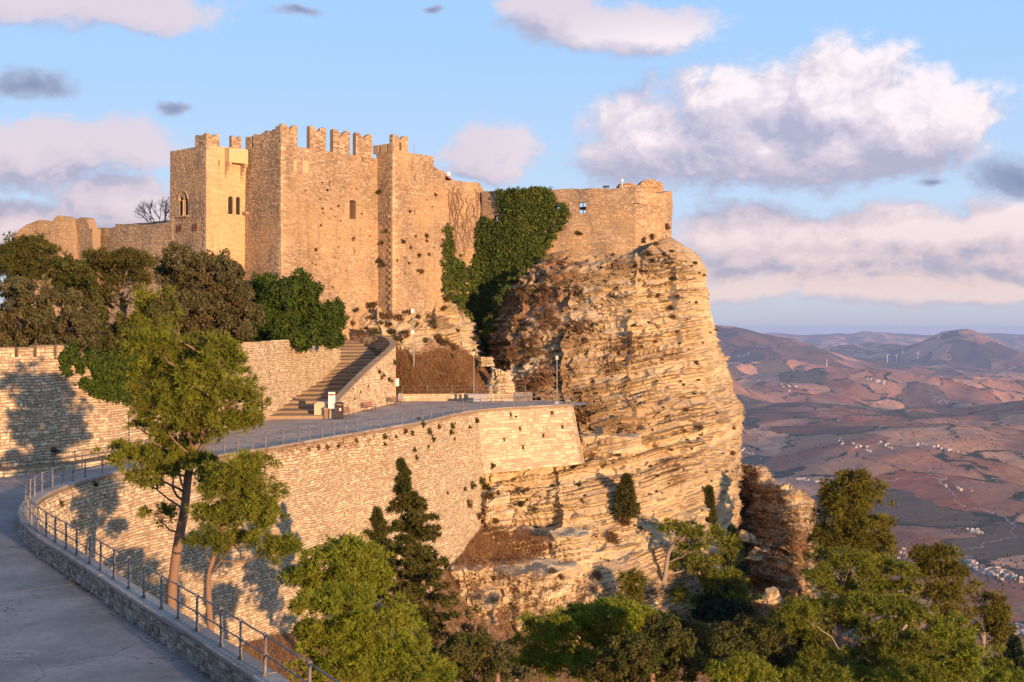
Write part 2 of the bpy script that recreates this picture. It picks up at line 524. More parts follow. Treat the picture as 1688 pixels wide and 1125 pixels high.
def courses(u0, u1, v0, v1, hm, lm, r, wob=0.0):
    out = []
    v = v0
    while v < v1:
        h = hm * r.uniform(0.72, 1.3)
        n = int((u1 - u0) / lm * 1.6) + 4
        L = lm * r.uniform(0.5, 1.6, n); L = np.where(r.random(n) < 0.12, L * 1.5, L)
        e = u0 - r.uniform(0, lm) + np.concatenate([[0], np.cumsum(L)])
        e = e[e < u1 + lm]
        a, b = np.maximum(e[:-1], u0), np.minimum(e[1:], u1)
        k = b - a > lm * 0.15
        a, b = a[k], b[k]
        t = min(v + h, v1)
        lo, hi = np.full(len(a), v), np.full(len(a), t)
        sp = (r.random(len(a)) < 0.2) & (h > hm * 0.9)            # some places hold two thin stones
        mid = v + h * r.uniform(0.35, 0.65, len(a))
        out.append(np.stack([a[~sp], b[~sp], lo[~sp], hi[~sp]], 1))
        out.append(np.stack([a[sp], b[sp], lo[sp], mid[sp]], 1))
        out.append(np.stack([a[sp], b[sp], mid[sp], hi[sp]], 1))
        v += h
    return np.vstack(out)


def clip_rects(R, top, holes):
    """drop or trim stones at the top line and at openings"""
    uc = (R[:, 0] + R[:, 1]) / 2
    t = top(uc)
    R = R.copy(); R[:, 3] = np.minimum(R[:, 3], t)
    R = R[R[:, 3] - R[:, 2] > 0.06]
    for (a, b, c, d) in holes:
        uc = (R[:, 0] + R[:, 1]) / 2
        ov = (R[:, 1] > a) & (R[:, 0] < b) & (R[:, 3] > c + 0.02) & (R[:, 2] < d - 0.02)
        inside = ov & (uc > a) & (uc < b)
        le = ov & (uc <= a); R[le, 1] = a
        ri = ov & (uc >= b); R[ri, 0] = b
        R = R[~inside]
    return R[R[:, 1] - R[:, 0] > 0.05]


def stone_verts(R, Mp, r, gap=0.014, proud=(0.01, 0.07), irr=0.02, cham=0.02):
    n = len(R)
    g = gap
    a, b, c, d = R.T
    U = np.stack([a + g, b - g, b - g, a + g], 1); Vv = np.stack([c + g, c + g, d - g, d - g], 1)
    jit = np.minimum(irr, 0.22 * np.minimum(b - a, d - c))[:, None]
    wv = lambda u, v: 0.9 * irr * 4 * (vn(np.stack([u * 0.45, v * 0.5, 0 * u], -1), 23) - 0.5) * np.clip((topz - v) / 1.0, 0, 1)
    topz = Vv.max()
    U = U + r.uniform(-1, 1, (n, 4)) * jit; Vv = Vv + wv(U, Vv) + r.uniform(-1, 1, (n, 4)) * jit * 0.8
    ch = np.minimum(cham, 0.25 * np.minimum(b - a, d - c))[:, None]
    su = np.array([1, -1, -1, 1]); sv = np.array([1, 1, -1, -1])
    U2 = U + su * ch; V2 = Vv + sv * ch
    P = r.uniform(*proud, (n, 1)) + r.uniform(-0.2, 0.2, (n, 4)) * (proud[1] - proud[0])
    P = np.maximum(P, 0.008)
    back = Mp(U.ravel(), Vv.ravel(), np.full(n * 4, -0.04)).reshape(n, 4, 3)
    front = Mp(U2.ravel(), V2.ravel(), P.ravel()).reshape(n, 4, 3)
    return np.concatenate([back, front], 1)


def lay_stones(R, Mp, r, mat, parent, name='stone', singles=0, rest='stonework', minpx=9.0, tonef=None, **k):
    """the stones that show largest become parts of their own, the rest one part"""
    V = stone_verts(R, Mp, r, **k)
    tone = r.random(len(R)) if tonef is None else tonef(R, r)
    cen = V[:, 4:].mean(1)
    one = np.zeros(len(R), bool)
    if singles:
        px = CX + F * cen[:, 0] / cen[:, 1]; py = HY - F * (cen[:, 2] - CAMZ) / cen[:, 1]
        size = (R[:, 1] - R[:, 0]) / cen[:, 1] * F
        hh = (R[:, 3] - R[:, 2]) / cen[:, 1] * F
        ok = (px > 4) & (px < 1684) & (py > 4) & (py < 1121) & (size > minpx)
        sc = np.where(ok, size * hh, -1)
        idx = np.argsort(-sc)[:singles]; idx = idx[sc[idx] > 0]
        one[idx] = True
        for i in idx:
            me = raw_mesh(name, V[i] - cen[i], STONE_F, mat, tone=np.full(5, tone[i]))
            o = bpy.data.objects.new(name, me); o.location = cen[i]; link(o, parent)
    keep = ~one
    if keep.any():
        Vk = V[keep]; n = len(Vk)
        Fq = (STONE_F[None] + (np.arange(n) * 8)[:, None, None]).reshape(-1, 4)
        o = mob(rest, Vk, Fq, mat, parent, tone=np.repeat(tone[keep], 5))
        o['kind'] = 'stuff'
        return o


def slab(name, L, z0, top, thick, Mp, mat, parent, holes=(), du=0.5, dz=0.5, tone=0.5, ustart=0.0):
    """wall body with real openings: cells of a sheet given thickness"""
    top_max = float(np.max(top(np.linspace(0, L, 60))))
    us = np.concatenate([np.linspace(ustart, L, max(2, int(L / du) + 1))] + [np.array([h[0], h[1]]) for h in holes])
    zs = np.concatenate([np.arange(z0, top_max + dz, dz)] + [np.array([h[2], h[3]]) for h in holes])
    us = np.unique(np.round(us, 4)); zs = np.unique(np.round(zs, 4))
    us = us[np.concatenate([[True], np.diff(us) > 0.01])]; zs = zs[np.concatenate([[True], np.diff(zs) > 0.01])]
    nu, nz = len(us), len(zs)
    uc = (us[:-1] + us[1:]) / 2; zc = (zs[:-1] + zs[1:]) / 2
    tu = top(us)
    solid = (zs[:-1, None] < np.maximum(tu[:-1], tu[1:])[None] - 0.01)
    for (a, b, c, d) in holes:
        solid &= ~((uc > a) & (uc < b))[None] | ~((zc > c) & (zc < d))[:, None]
    ZZ = np.minimum(zs[:, None], tu[None]); UU = np.broadcast_to(us[None], ZZ.shape)
    Fr = Mp(UU.ravel(), ZZ.ravel(), np.zeros(ZZ.size)); Bk = Mp(UU.ravel(), ZZ.ravel(), np.full(ZZ.size, -thick))
    N = ZZ.size
    id_ = lambda i, j: i * nu + j
    i, j = np.nonzero(solid)
    f = np.stack([id_(i, j), id_(i, j + 1), id_(i + 1, j + 1), id_(i + 1, j)], 1)
    faces = [f, f[:, ::-1] + N]
    pad = np.pad(solid, 1)
    def side(mask, p, q):
        ii, jj = np.nonzero(mask)
        a_, b_ = id_(ii + p[0], jj + p[1]), id_(ii + q[0], jj + q[1])
        faces.append(np.stack([b_, a_, a_ + N, b_ + N], 1))
    side(solid & ~pad[:-2, 1:-1], (0, 0), (0, 1))
    side(solid & ~pad[2:, 1:-1], (1, 1), (1, 0))
    side(solid & ~pad[1:-1, :-2], (1, 0), (0, 0))
    side(solid & ~pad[1:-1, 2:], (0, 1), (1, 1))
    Fq = np.vstack(faces)
    return mob(name, np.vstack([Fr, Bk]), Fq, mat, parent, tone=np.full(len(Fq), tone))


def plane_map(A, e, n, batter=0.0, ztop=0.0, warp=0.0):
    """wall through A along e, outward normal n; v is world height"""
    A, e, n = np.array(A, float), np.array(e, float), np.array(n, float)
    def Mp(u, v, d):
        out = d + batter * np.maximum(ztop - v, 0)
        P = np.empty((len(u), 3))
        P[:, 0] = A[0] + e[0] * u + n[0] * out; P[:, 1] = A[1] + e[1] * u + n[1] * out; P[:, 2] = v
        if warp:
            P[:, :2] += (vn(np.stack([u * 0.35, v * 0.35, 0 * u], 1), 3) - 0.5)[:, None] * warp * n[:2]
        return P
    return Mp


class Path:
    def __init__(self, pts, step=0.5, side=1.0):
        P = catmull(np.array(pts, float), 40 * len(pts))
        s = np.concatenate([[0], np.cumsum(np.linalg.norm(np.diff(P[:, :2], axis=0), axis=1))])
        self.L = s[-1]; self.s = s; self.P = P
        t = np.linspace(0, self.L, int(self.L / step) + 2)
        self.t = t; self.X = np.interp(t, s, P[:, 0]); self.Y = np.interp(t, s, P[:, 1])
        T = np.stack([np.gradient(self.X), np.gradient(self.Y)], 1); T /= np.linalg.norm(T, axis=1)[:, None]
        self.N = np.stack([T[:, 1], -T[:, 0]], 1) * side     # right-hand side of travel
        if P.shape[1] > 2:
            self.Z = np.interp(t, s, P[:, 2])

    def at(self, u):
        return np.interp(u, self.t, self.X), np.interp(u, self.t, self.Y)

    def nrm(self, u):
        return np.interp(u, self.t, self.N[:, 0]), np.interp(u, self.t, self.N[:, 1])

    def z(self, u):
        return np.interp(u, self.t, self.Z)

    def u_at_y(self, y):
        return float(np.interp(y, self.Y, self.t))

    def map(self, batter=0.0, ztop=0.0, off=0.0, flip=1.0, warp=0.0):
        def Mp(u, v, d):
            x, y = self.at(u); nx, ny = self.nrm(u)
            o = off + flip * (d + batter * np.maximum(ztop - v, 0))
            if warp:
                o = o + (vn(np.stack([u * 0.3, v * 0.3, 0 * u], 1), 9) - 0.5) * warp
            return np.stack([x + nx * o, y + ny * o, v + 0 * u], 1)
        return Mp


# ------------------------------------------------------------------ road, parapet line and the tall retaining wall
EDGE_PX = [(437, 1114), (397, 1087), (364.5, 1065.5), (325, 1040), (294, 1020.5), (265.6, 1003.6), (237, 985.6), (211.6, 970), (189, 954),
           (166, 940), (146.5, 928.7), (128.5, 915.4), (109, 904.6), (92.5, 893.8), (76.6, 884.8), (62.3, 874.7), (52.5, 865), (46, 856.7),
           (42.5, 848.8), (43, 837), (49.7, 825.4), (59.4, 819), (73, 811.8), (86.7, 804.6), (101.8, 798.4), (121.6, 793), (143, 787.3), (169, 780.5),
           (198, 775.5), (228, 770), (262, 764.5), (298, 758.5), (338, 752.4), (366, 747), (393, 743.4), (418.5, 739.8), (443, 736.5), (466.6, 732),
           (490.7, 727.6), (511, 724.6), (531, 721), (550.6, 717.7), (569.8, 714.4), (589.5, 711.4), (609, 708), (627.5, 705), (645.4, 701.5),
           (662.8, 699), (679, 695.8), (696.7, 692.8), (711.8, 689.8), (729, 685.3), (748.7, 681), (762, 678), (776, 676.6), (792, 674),
           (815, 671.5), (843.6, 670), (873, 669), (904, 668), (934, 666)]
CZ = 0.42                                              # top of the coping
post_pts = WZ(np.array([p[0] for p in EDGE_PX]), np.array([p[1] for p in EDGE_PX]), CZ)
near = np.array([[3.4, 15.0, CZ], [-1.6, 23.6, CZ]])
pre = np.array([[3.4, 15.0], [0.9, 19.4], [-1.6, 23.6], [-3.9, 27.7]])
keyidx = [0, 3, 6, 9, 12, 15, 18, 20, 23, 27, 31, 34, 37, 41, 45, 49, 52, 55, 58, 60]
edge = Path(np.vstack([pre, post_pts[keyidx, :2], [[6.6, 145.0]]]), side=1.0)
U_B0 = edge.u_at_y(134.0)                               # where the smoother bastion masonry begins


def road_z(y):
    return np.interp(y, [60, 72, 100, 112], [-0.42, -0.40, 0.02, 0.08])


per = Path([(-41, 75), (-32.6, 81.2), (-27.9, 90), (-25.4, 105), (-23.9, 125), (-20.2, 150)], side=1.0)


def build_road():
    out = [edge.at(u) for u in np.arange(0, edge.L, 1.5)] + [(6.9, 145.3)]
    nn = [edge.nrm(u) for u in np.arange(0, edge.L, 1.5)] + [(0.6, 0.5)]
    rim = [(p[0] - 0.1 * n[0], p[1] - 0.1 * n[1]) for p, n in zip(out, nn)]
    back = [(9.5, 150), (4, 157), (-3, 158), (-13.0, 156.5), (-20.0, 152), (-22.0, 138)]
    pw = [per.at(u) for u in np.arange(per.L - 14, -1, -3)]
    pts = rim + back + [(float(a), float(b)) for a, b in pw] + [(-62, 70), (-62, 6), (3, 6)]
    # rows of strips: clip a fine grid to the outline so that the height can vary
    import mathutils
    poly = [Vector((p[0], p[1], 0)) for p in pts]
    tri = mathutils.geometry.tessellate_polygon([poly])
    V = np.array([(p[0], p[1], road_z(p[1])) for p in pts])
    o = mob('road', V, np.array(tri), M['road'])
    me = o.data
    import bmesh
    bm = bmesh.new(); bm.from_mesh(me)
    for y in range(8, 158, 3):
        bmesh.ops.bisect_plane(bm, geom=bm.verts[:] + bm.edges[:] + bm.faces[:], plane_co=(0, y, 0), plane_no=(0, 1, 0))
    for x in range(-60, 8, 4):
        bmesh.ops.bisect_plane(bm, geom=bm.verts[:] + bm.edges[:] + bm.faces[:], plane_co=(x, 0, 0), plane_no=(1, 0, 0))
    for v in bm.verts:
        v.co.z = road_z(v.co.y) + 0.05 * (random.random() - 0.5) * 0.3
    bmesh.ops.recalc_face_normals(bm, faces=bm.faces)
    if sum(f.normal.z for f in bm.faces) < 0:
        bmesh.ops.reverse_faces(bm, faces=bm.faces)
    bm.to_mesh(me); bm.free()
    tag(o, kind='structure')


build_road()


def base_z(u):
    y = np.interp(u, edge.t, edge.Y)
    return np.interp(y, [15, 40, 60, 70, 100, 122, 134, 146], [-8, -9, -11, -14, -15, -15, -14.5, -8])


def build_retaining_wall():
    t = empty('retaining_wall', 'long curved retaining wall of pale rough stones holding up the road', 'wall', loc=(*edge.at(30), -6))
    t_inv = np.array(t.location)
    r = np.random.default_rng(3)
    bat = 0.13
    Mp0 = edge.map(batter=bat, ztop=0.0, off=0.27, warp=0.25)
    Mp = lambda u, v, d: Mp0(u, v, d) - t_inv
    core = slab('wall_core', U_B0, -15.0, lambda u: np.full(np.shape(u), 0.12), 0.26, Mp, M['pale_mortar'], t, du=0.8, dz=1.0)
    R = courses(0, U_B0, -14.6, 0.12, 0.185, 0.33, r)
    zb = base_z(R[:, 0])
    R = R[(R[:, 3] > zb) & (R[:, 0] > 22)]
    R = clip_rects(R, lambda u: 0.12 + 0 * u, [])
    # the far courses near the top are neater; lengths vary in bands
    V = lay_stones2(R, Mp, Mp0, r, M['pale'], t, singles=300, proud=(0.01, 0.085), irr=0.07, gap=0.012, cham=0.035)
    return t


def lay_stones2(R, Mp_local, Mp_world, r, mat, parent, singles, name='stone', rest='stonework', minpx=9.0, tonef=None, **k):
    """as lay_stones, under a parent that stands away from the origin"""
    off = np.array(parent.location)
    V = stone_verts(R, Mp_world, r, **k)
    tone = r.random(len(R)) if tonef is None else tonef(R, r)
    cen = V[:, 4:].mean(1)
    px = CX + F * cen[:, 0] / cen[:, 1]; py = HY - F * (cen[:, 2] - CAMZ) / cen[:, 1]
    size = (R[:, 1] - R[:, 0]) / cen[:, 1] * F; hh = (R[:, 3] - R[:, 2]) / cen[:, 1] * F
    nrm = V[:, 5] - V[:, 4]; 
    up = V[:, 7] - V[:, 4]; nv = np.cross(nrm, up); face = (nv * (np.array([0, 0, CAMZ]) - cen)).sum(1) > 0
    ok = (px > 4) & (px < 1684) & (py > 4) & (py < 1118) & (size > minpx) & face
    sc = np.where(ok, size * hh, -1.0)
    idx = np.argsort(-sc)[:singles]; idx = idx[sc[idx] > 0]
    one = np.zeros(len(R), bool); one[idx] = True
    for i in idx:
        me = raw_mesh(name, V[i] - cen[i], STONE_F, mat, tone=np.full(5, tone[i]))
        o = bpy.data.objects.new(name, me); o.location = cen[i] - off; link(o, parent)
    kp = ~one
    if kp.any():
        Vk = V[kp] - off; n = len(Vk)
        Fq = (STONE_F[None] + (np.arange(n) * 8)[:, None, None]).reshape(-1, 4)
        o = mob(rest, Vk, Fq, mat, parent, tone=np.repeat(tone[kp], 5)); o['kind'] = 'stuff'


RW = build_retaining_wall()


def build_bastion():
    t = empty('bastion', 'smooth pale stone bastion with small square drain holes below the viewing railing', 'bastion', loc=(3, 142, -3))
    off = np.array(t.location)
    r = np.random.default_rng(8)
    L = edge.L - U_B0
    bat = 0.2
    M0 = edge.map(batter=bat, ztop=0.1, off=0.29)
    def Mw(u, v, d):
        f = 0.65 + 0.35 * np.clip(u / 4.0, 0, 1)
        return M0(u + U_B0, v, d - 0.2 * (1 - f) * np.maximum(0.1 - v, 0))
    Ml = lambda u, v, d: Mw(u, v, d) - off
    hol = []
    for (px, py) in [(843, 684), (911, 681), (855, 707), (925, 704), (827, 724), (892, 718), (856, 737)]:
        P = np.stack([Mw(np.array([u]), np.array([-1.0]), np.array([0.0]))[0] for u in np.linspace(0, L, 200)])
        uu = float(np.interp(px, CX + F * P[:, 0] / P[:, 1], np.linspace(0, L, 200)))
        y = float(np.interp(uu, np.linspace(0, L, 200), P[:, 1]))
        z = CAMZ - (py - HY) / F * y
        hol.append((uu - 0.15, uu + 0.15, z - 0.2, z + 0.2))
    top = lambda u: 0.12 + 0 * u
    slab('wall_core', L, -6.3, top, 0.9, Ml, M['bastion_mortar'], t, holes=hol, du=0.8, dz=0.8)
    for (a, b, c, d) in hol:
        q = np.array([[a - .03, c - .03], [b + .03, c - .03], [b + .03, d + .03], [a - .03, d + .03]])
        P = Mw(q[:, 0], q[:, 1], np.full(4, -0.45)); mob('drain_hole_shade', P - P.mean(0), np.array([[0, 1, 2, 3]]), M['dark'], t).location = P.mean(0) - off  # dark sheet stands in for the shade deep in the hole
    R = clip_rects(courses(0, L, -6.3, 0.12, 0.33, 0.72, r), top, hol)
    lay_stones2(R, Ml, Mw, r, M['bastion'], t, singles=280, proud=(0.01, 0.055), irr=0.04, gap=0.012, cham=0.015)
    # return face towards the cliff
    A = np.array([*edge.at(edge.L)]); nx, ny = edge.nrm(edge.L); A = A + np.array([nx, ny]) * 0.29
    e = np.array([0.0, 1.0]); n = np.array([1.0, 0.0])
    b0 = plane_map((A[0], A[1]), e, n, batter=0.2, ztop=0.1)
    def Mq(u, v, d):
        P = b0(u, v, d); g = np.clip(1 - u / 9.0, 0, 1) * 0.2 * np.maximum(0.1 - v, 0)
        P[:, 0] += (nx * 0.0 - e[0] * 0) ; P[:, 1] += -0.2 * np.maximum(0.1 - v, 0) * np.clip(1 - u / 2.0, 0, 1) * 0.9
        return P
    slab('return_wall', 9.0, -6.3, top, 0.7, lambda u, v, d: Mq(u, v, d) - off, M['bastion_mortar'], t, du=0.8, dz=0.8)
    R = clip_rects(courses(0, 9.0, -6.3, 0.12, 0.33, 0.72, r), top, [])
    lay_stones2(R, lambda u, v, d: Mq(u, v, d) - off, Mq, r, M['bastion'], t, singles=40, name='corner_stone', rest='return_stonework', proud=(0.01, 0.035), gap=0.012, cham=0.012)


build_bastion()


def build_parapet():
    t = empty('road_parapet', 'low rubble parapet with flat coping along the curving road under the railing', 'parapet', loc=(*edge.at(30), 0))
    off = np.array(t.location)
    r = np.random.default_rng(21)
    nu = int(edge.L / 0.6)
    us = np.linspace(0, edge.L, nu)
    x, y = edge.at(us); nx, ny = edge.nrm(us)
    zb = road_z(y) - 0.2
    # core
    ring = []
    for o_, z_ in ((-0.24, zb), (-0.24, 0 * us + CZ - 0.12), (0.31, 0 * us + CZ - 0.12), (0.31, 0 * us - 0.05)):
        ring.append(np.stack([x + nx * o_, y + ny * o_, z_], 1))
    V = np.stack(ring, 1).reshape(-1, 3) - off
    Fq = grid_faces(nu, 4)
    mob('wall_core', V, Fq, M['pale_mortar'], t, tone=np.full(len(Fq), 0.4))
    # road-side face
    Mw0 = edge.map(off=-0.24, flip=-1.0)
    Mrev = lambda u, v, d: Mw0(edge.L - u, v, d)
    R = courses(0, edge.L, -0.62, CZ - 0.1, 0.17, 0.30, r)
    yy = np.interp(edge.L - R[:, 0], edge.t, edge.Y)
    R = R[(R[:, 3] > road_z(yy) - 0.12)]
    lay_stones2(R, lambda u, v, d: Mrev(u, v, d) - off, Mrev, r, M['rubble_dark'], t, singles=300, proud=(0.01, 0.07), irr=0.03, gap=0.012, cham=0.02)
    # coping: cast lengths laid end to end
    k = 0; u = 0.0
    while u < edge.L - 0.2:
        L = r.uniform(1.5, 2.3); u2 = min(u + L, edge.L)
        uu = np.linspace(u + 0.006, u2 - 0.006, 5)
        cx, cy = edge.at(uu); ax, ay = edge.nrm(uu)
        wz = r.uniform(-0.008, 0.008)
        sec = [(-0.30, CZ - 0.13), (-0.31, CZ - 0.02), (-0.27, CZ), (0.33, CZ + 0.005), (0.37, CZ - 0.02), (0.36, CZ - 0.13)]
        V = np.stack([np.stack([cx + ax * (a + r.normal(0, 0.006)), cy + ay * a, np.full(5, z + wz)], 1) for a, z in sec], 1).reshape(-1, 3)
        V[:, :] += r.normal(0, 0.005, V.shape)
        Fq = [grid_faces(5, 6)]
        i = np.arange(4) * 6
        Fq.append(np.stack([i + 5, i, i + 6, i + 11], 1))
        e1 = np.array([[0, 1, 2, 3, 4, 5]]); e2 = np.array([[29, 28, 27, 26, 25, 24]])
        o = mob('coping_slab', V - off, [np.vstack(Fq), e1, e2], M['coping'], t, origin=V.mean(0) - off, tone=np.full(len(Fq[0]) + 4 + 2, r.random()))
        u = u2; k += 1


build_parapet()


def build_railing():
    t = empty('railing', 'grey two rail metal railing with round posts following the road edge', 'railing', loc=(*edge.at(30), CZ))
    off = np.array(t.location)
    # post positions: read from the photograph, and two before the frame
    pts = np.vstack([[[0.9, 19.4, CZ], [-0.6, 21.7, CZ], [-1.9, 24.1, CZ], [-3.2, 26.4, CZ], [-4.6, 28.9, CZ]], post_pts])
    U = np.array([edge.u_at_y(p[1]) for p in pts])
    x, y = edge.at(U); nx, ny = edge.nrm(U)
    def post_mesh(H, R, thin):
        m = MB()
        m.tube([(0, 0, 0), (0, 0, 0.03)], [R * 2.2, R * 2.2], 10)
        m.tube([(0, 0, 0.03), (0, 0, 0.10), (0, 0, H - 0.02)], [R * 1.35, R, R * 0.92], 10)
        for z in (0.52, H):
            k = np.linspace(-1, 1, 7)
            m.tube([(0, 0, z + a * R * 1.5) for a in k], R * 1.55 * np.sqrt(np.maximum(1 - k * k, 0.03)), 10)
        V = np.vstack(m.V); fs = [np.vstack(m.F4), np.vstack(m.F3)]
        return raw_mesh('post', V, fs, M['steel'], smooth=True)
    me = post_mesh(1.0, 0.042, False)
    for i in range(len(U)):
        o = bpy.data.objects.new('post', me); o.location = (x[i] - off[0], y[i] - off[1], 0.003); link(o, t)
        o.rotation_euler = (random.uniform(-0.012, 0.012), random.uniform(-0.012, 0.012), random.random())
    for i in range(len(U) - 1):
        for z, R in ((1.0, 0.026), (0.52, 0.022)):
            m = MB()
            uu = np.linspace(U[i], U[i + 1], 4)
            a, b = edge.at(uu)
            sag = -0.012 * np.sin(np.linspace(0, np.pi, 4))
            m.tube(np.stack([a - off[0], b - off[1], z + sag], 1), R, 8)
            m.build('rail', M['steel'], t, smooth=True)


build_railing()


def build_perimeter_wall():
    t = empty('perimeter_wall', 'tall pale stone wall with square merlons along the inner side of the road', 'wall', loc=(*per.at(20), 0))
    off = np.array(t.location); r = np.random.default_rng(31)
    M0 = per.map(batter=0.05, ztop=7.7, off=0.0, warp=0.22)
    Ml = lambda u, v, d: M0(u, v, d) - off
    Lm = per.L
    top = lambda u: np.interp(u, [0, 10, 20, 60, Lm], [7.0, 7.05, 7.1, 7.55, 7.75]) + 0.08 * (vn(np.stack([np.asarray(u, float) * 0.8, 0 * np.asarray(u, float), 0 * np.asarray(u, float)], -1), 4) - 0.5)
    slab('wall_core', Lm, -1.0, top, 1.1, Ml, M['pale_mortar'], t, du=0.7, dz=0.9)
    R = clip_rects(courses(0, Lm, -0.7, 8.2, 0.19, 0.34, r), top, [])
    lay_stones2(R, Ml, M0, r, M['pale'], t, singles=260, proud=(0.005, 0.06), irr=0.07, gap=0.012, cham=0.03)
    # merlons seen above the wall on the left
    for (x0, x1) in [(-60, -38), (-30, -5), (0, 26), (31, 57), (62, 90), (95, 122)]:
        ua = np.interp([x0, x1], CX + F * per.X / per.Y, per.t)
        m = MB(); L = ua[1] - ua[0]
        cu = (ua[0] + ua[1]) / 2; cx, cy = per.at(cu); nx, ny = per.nrm(cu)
        h = 0.78 + r.uniform(-0.06, 0.06); zt = float(top(np.array([cu]))[0])
        ex = (-ny, nx, 0)
        me = MB(); me.box((0, 0, h / 2 - 0.1), (L, 0.75, h - 0.2 + 0.1), ex)
        me.box((0, 0, h - 0.08), (L * 1.03, 0.82, 0.17), ex, taper=0.93)
        o = me.build('merlon', M['pale_mortar'], t); o.location = (cx - nx * 0.5 - off[0], cy - ny * 0.5 - off[1], zt - 0.05)
        mm = plane_map((cx - nx * 0.11 - ex[0] * L / 2, cy - ny * 0.11 - ex[1] * L / 2), (ex[0], ex[1]), (nx, ny))
        Rm = courses(0.01, L - 0.01, zt, zt + h - 0.12, 0.24, 0.45, r)
        V = stone_verts(Rm, mm, r, proud=(0.01, 0.06), irr=0.03) - off - np.array(o.location)
        Fq = (STONE_F[None] + (np.arange(len(Rm)) * 8)[:, None, None]).reshape(-1, 4)
        so = mob('merlon_stones', V, Fq, M['pale'], o, tone=np.repeat(r.random(len(Rm)), 5)); so['kind'] = 'stuff'
    # blocked crenels on the lit stretch, a slightly proud rim
    ua = np.interp([388, 533], CX + F * per.X / per.Y, per.t)
    for k, u in enumerate(np.linspace(ua[0], ua[1], 11)):
        cx, cy = per.at(u); nx, ny = per.nrm(u); zt = float(top(np.array([u]))[0])
        L = (ua[1] - ua[0]) / 10 * 0.66
        m = MB(); m.box((cx - nx * 0.32 - off[0], cy - ny * 0.32 - off[1], zt - 0.02), (L, 0.76, 0.32), (-ny, nx, 0), taper=0.95)
        m.build('coping_block', M['pale'], t, tone=np.full(6, r.random()))


build_perimeter_wall()


def build_stairs():
    """broad stone steps climbing from the plaza to the castle foot, a curved parapet on the right"""
    t = empty('staircase', 'broad flight of worn stone steps climbing towards the castle', 'staircase', loc=(-20, 126, 0))
    off = np.array(t.location); r = np.random.default_rng(41)
    n = 22
    lefts = catmull([(-24.0, 124.0, 0.08), (-23.3, 134, 2.1), (-21.8, 144, 4.3), (-20.6, 150.5, 5.7), (-22.0, 160, 7.2), (-23.0, 168, 8.2)], n + 1)
    rights = catmull([(-17.9, 125.0, 0.08), (-17.0, 133, 2.1), (-15.9, 142.5, 4.2), (-15.6, 150, 5.8), (-18.2, 159, 7.2), (-21.2, 165, 8.2)], n + 1)
    lefts[:, 2] = rights[:, 2] = np.linspace(0.08, 8.1, n + 1)
    for k in range(n):
        a, b, c, d = lefts[k], rights[k], rights[k + 1], lefts[k + 1]
        z1 = (k + 1) / n * 8.0 + 0.05; z0 = z1 - 8.0 / n - 0.15
        m = MB()
        cc = np.linspace(0, 1, 5)
        def rowp(p, q, z):
            P = p[None] * (1 - cc)[:, None] + q[None] * cc[:, None]
            P = P.copy(); P[:, 2] = z + r.normal(0, 0.012, 5); P[:, 1] += r.normal(0, 0.03, 5); return P
        f0 = rowp(a, b, z0); f1 = rowp(a, b, z1); f1[:, :2] = f0[:, :2]
        bk = rowp(d, c, z1 + 0.10); bk[:, 1] += 0.25; f1b = f1.copy(); f1b[:, 2] = z1 - 0.03; f1[:, 1] += 0.06
        V = np.stack([f0, f1b, f1, bk], 0).reshape(-1, 3) - off
        g = grid_faces(4, 5)
        mob('step', V, g, M['pale_mortar'], t, tone=np.full(len(g), r.random()))
    # parapet: plan line with top and foot heights
    pw = empty('stair_parapet', 'curved pale stone parapet wall winding up beside the castle steps', 'wall', loc=(-16, 140, 2))
    off = np.array(pw.location)
    line = Path([(-17.7, 124.6, 1.0), (-16.9, 131, 2.4), (-15.6, 140, 4.4), (-14.2, 149, 6.2), (-14.0, 153.5, 7.0), (-15.3, 157.5, 7.7), (-18.0, 160.5, 8.3), (-21.8, 165, 9.0)], side=1.0)
    Mw = line.map(warp=0.12)
    top = lambda u: line.z(u)
    slab('wall_core', line.L, -0.3, top, 0.55, lambda u, v, d: Mw(u, v, d) - off, M['pale_mortar'], pw, du=0.5, dz=0.7)
    R = clip_rects(courses(0, line.L, -0.2, 9.2, 0.26, 0.45, r), top, [])
    lay_stones2(R, None, Mw, r, M['pale'], pw, singles=60, minpx=9, proud=(0.01, 0.06), irr=0.03)
    # inner face
    Mi = lambda u, v, d: line.map(off=-0.55, flip=-1.0)(line.L - u, v, d)
    R = clip_rects(courses(0, line.L, 0.0, 9.2, 0.26, 0.45, r), lambda u: line.z(line.L - u), [])
    R = R[R[:, 2] > line.z(line.L - R[:, 0]) - 1.9]
    lay_stones2(R, None, Mi, r, M['castle'], pw, singles=0, rest='inner_stonework', proud=(0.01, 0.05), irr=0.03)
    # coping slabs
    u = 0.0
    while u < line.L - 0.3:
        u2 = min(u + r.uniform(0.8, 1.3), line.L)
        P = []
        for uu in (u + 0.01, u2 - 0.01):
            x, y = line.at(uu); nx, ny = line.nrm(uu); z = float(line.z(uu))
            for (o_, dz_) in ((0.1, 0.0), (0.1, 0.13), (-0.65, 0.15), (-0.65, 0.0)):
                P.append((x + nx * o_, y + ny * o_, z + dz_ + r.normal(0, 0.01)))
        P = np.array(P) - off
        f = np.array([[0, 1, 2, 3], [7, 6, 5, 4], [0, 4, 5, 1], [1, 5, 6, 2], [2, 6, 7, 3], [3, 7, 4, 0]])
        mob('coping_stone', P, f, M['bastion_mortar'], pw, tone=np.full(6, r.random()))
        u = u2
    # end pillar
    m = MB(); c = W(532, 688, 125.5)
    m.box((c[0] - off[0], c[1] - off[1] + 0.3, 0.75 - off[2]), (1.6, 1.1, 1.5)); m.box((c[0] - off[0], c[1] - off[1] + 0.3, 1.6 - off[2]), (1.7, 1.2, 0.22), taper=0.6)
    m.build('end_pillar', M['pale'], pw, tone=np.full(12, 0.6))


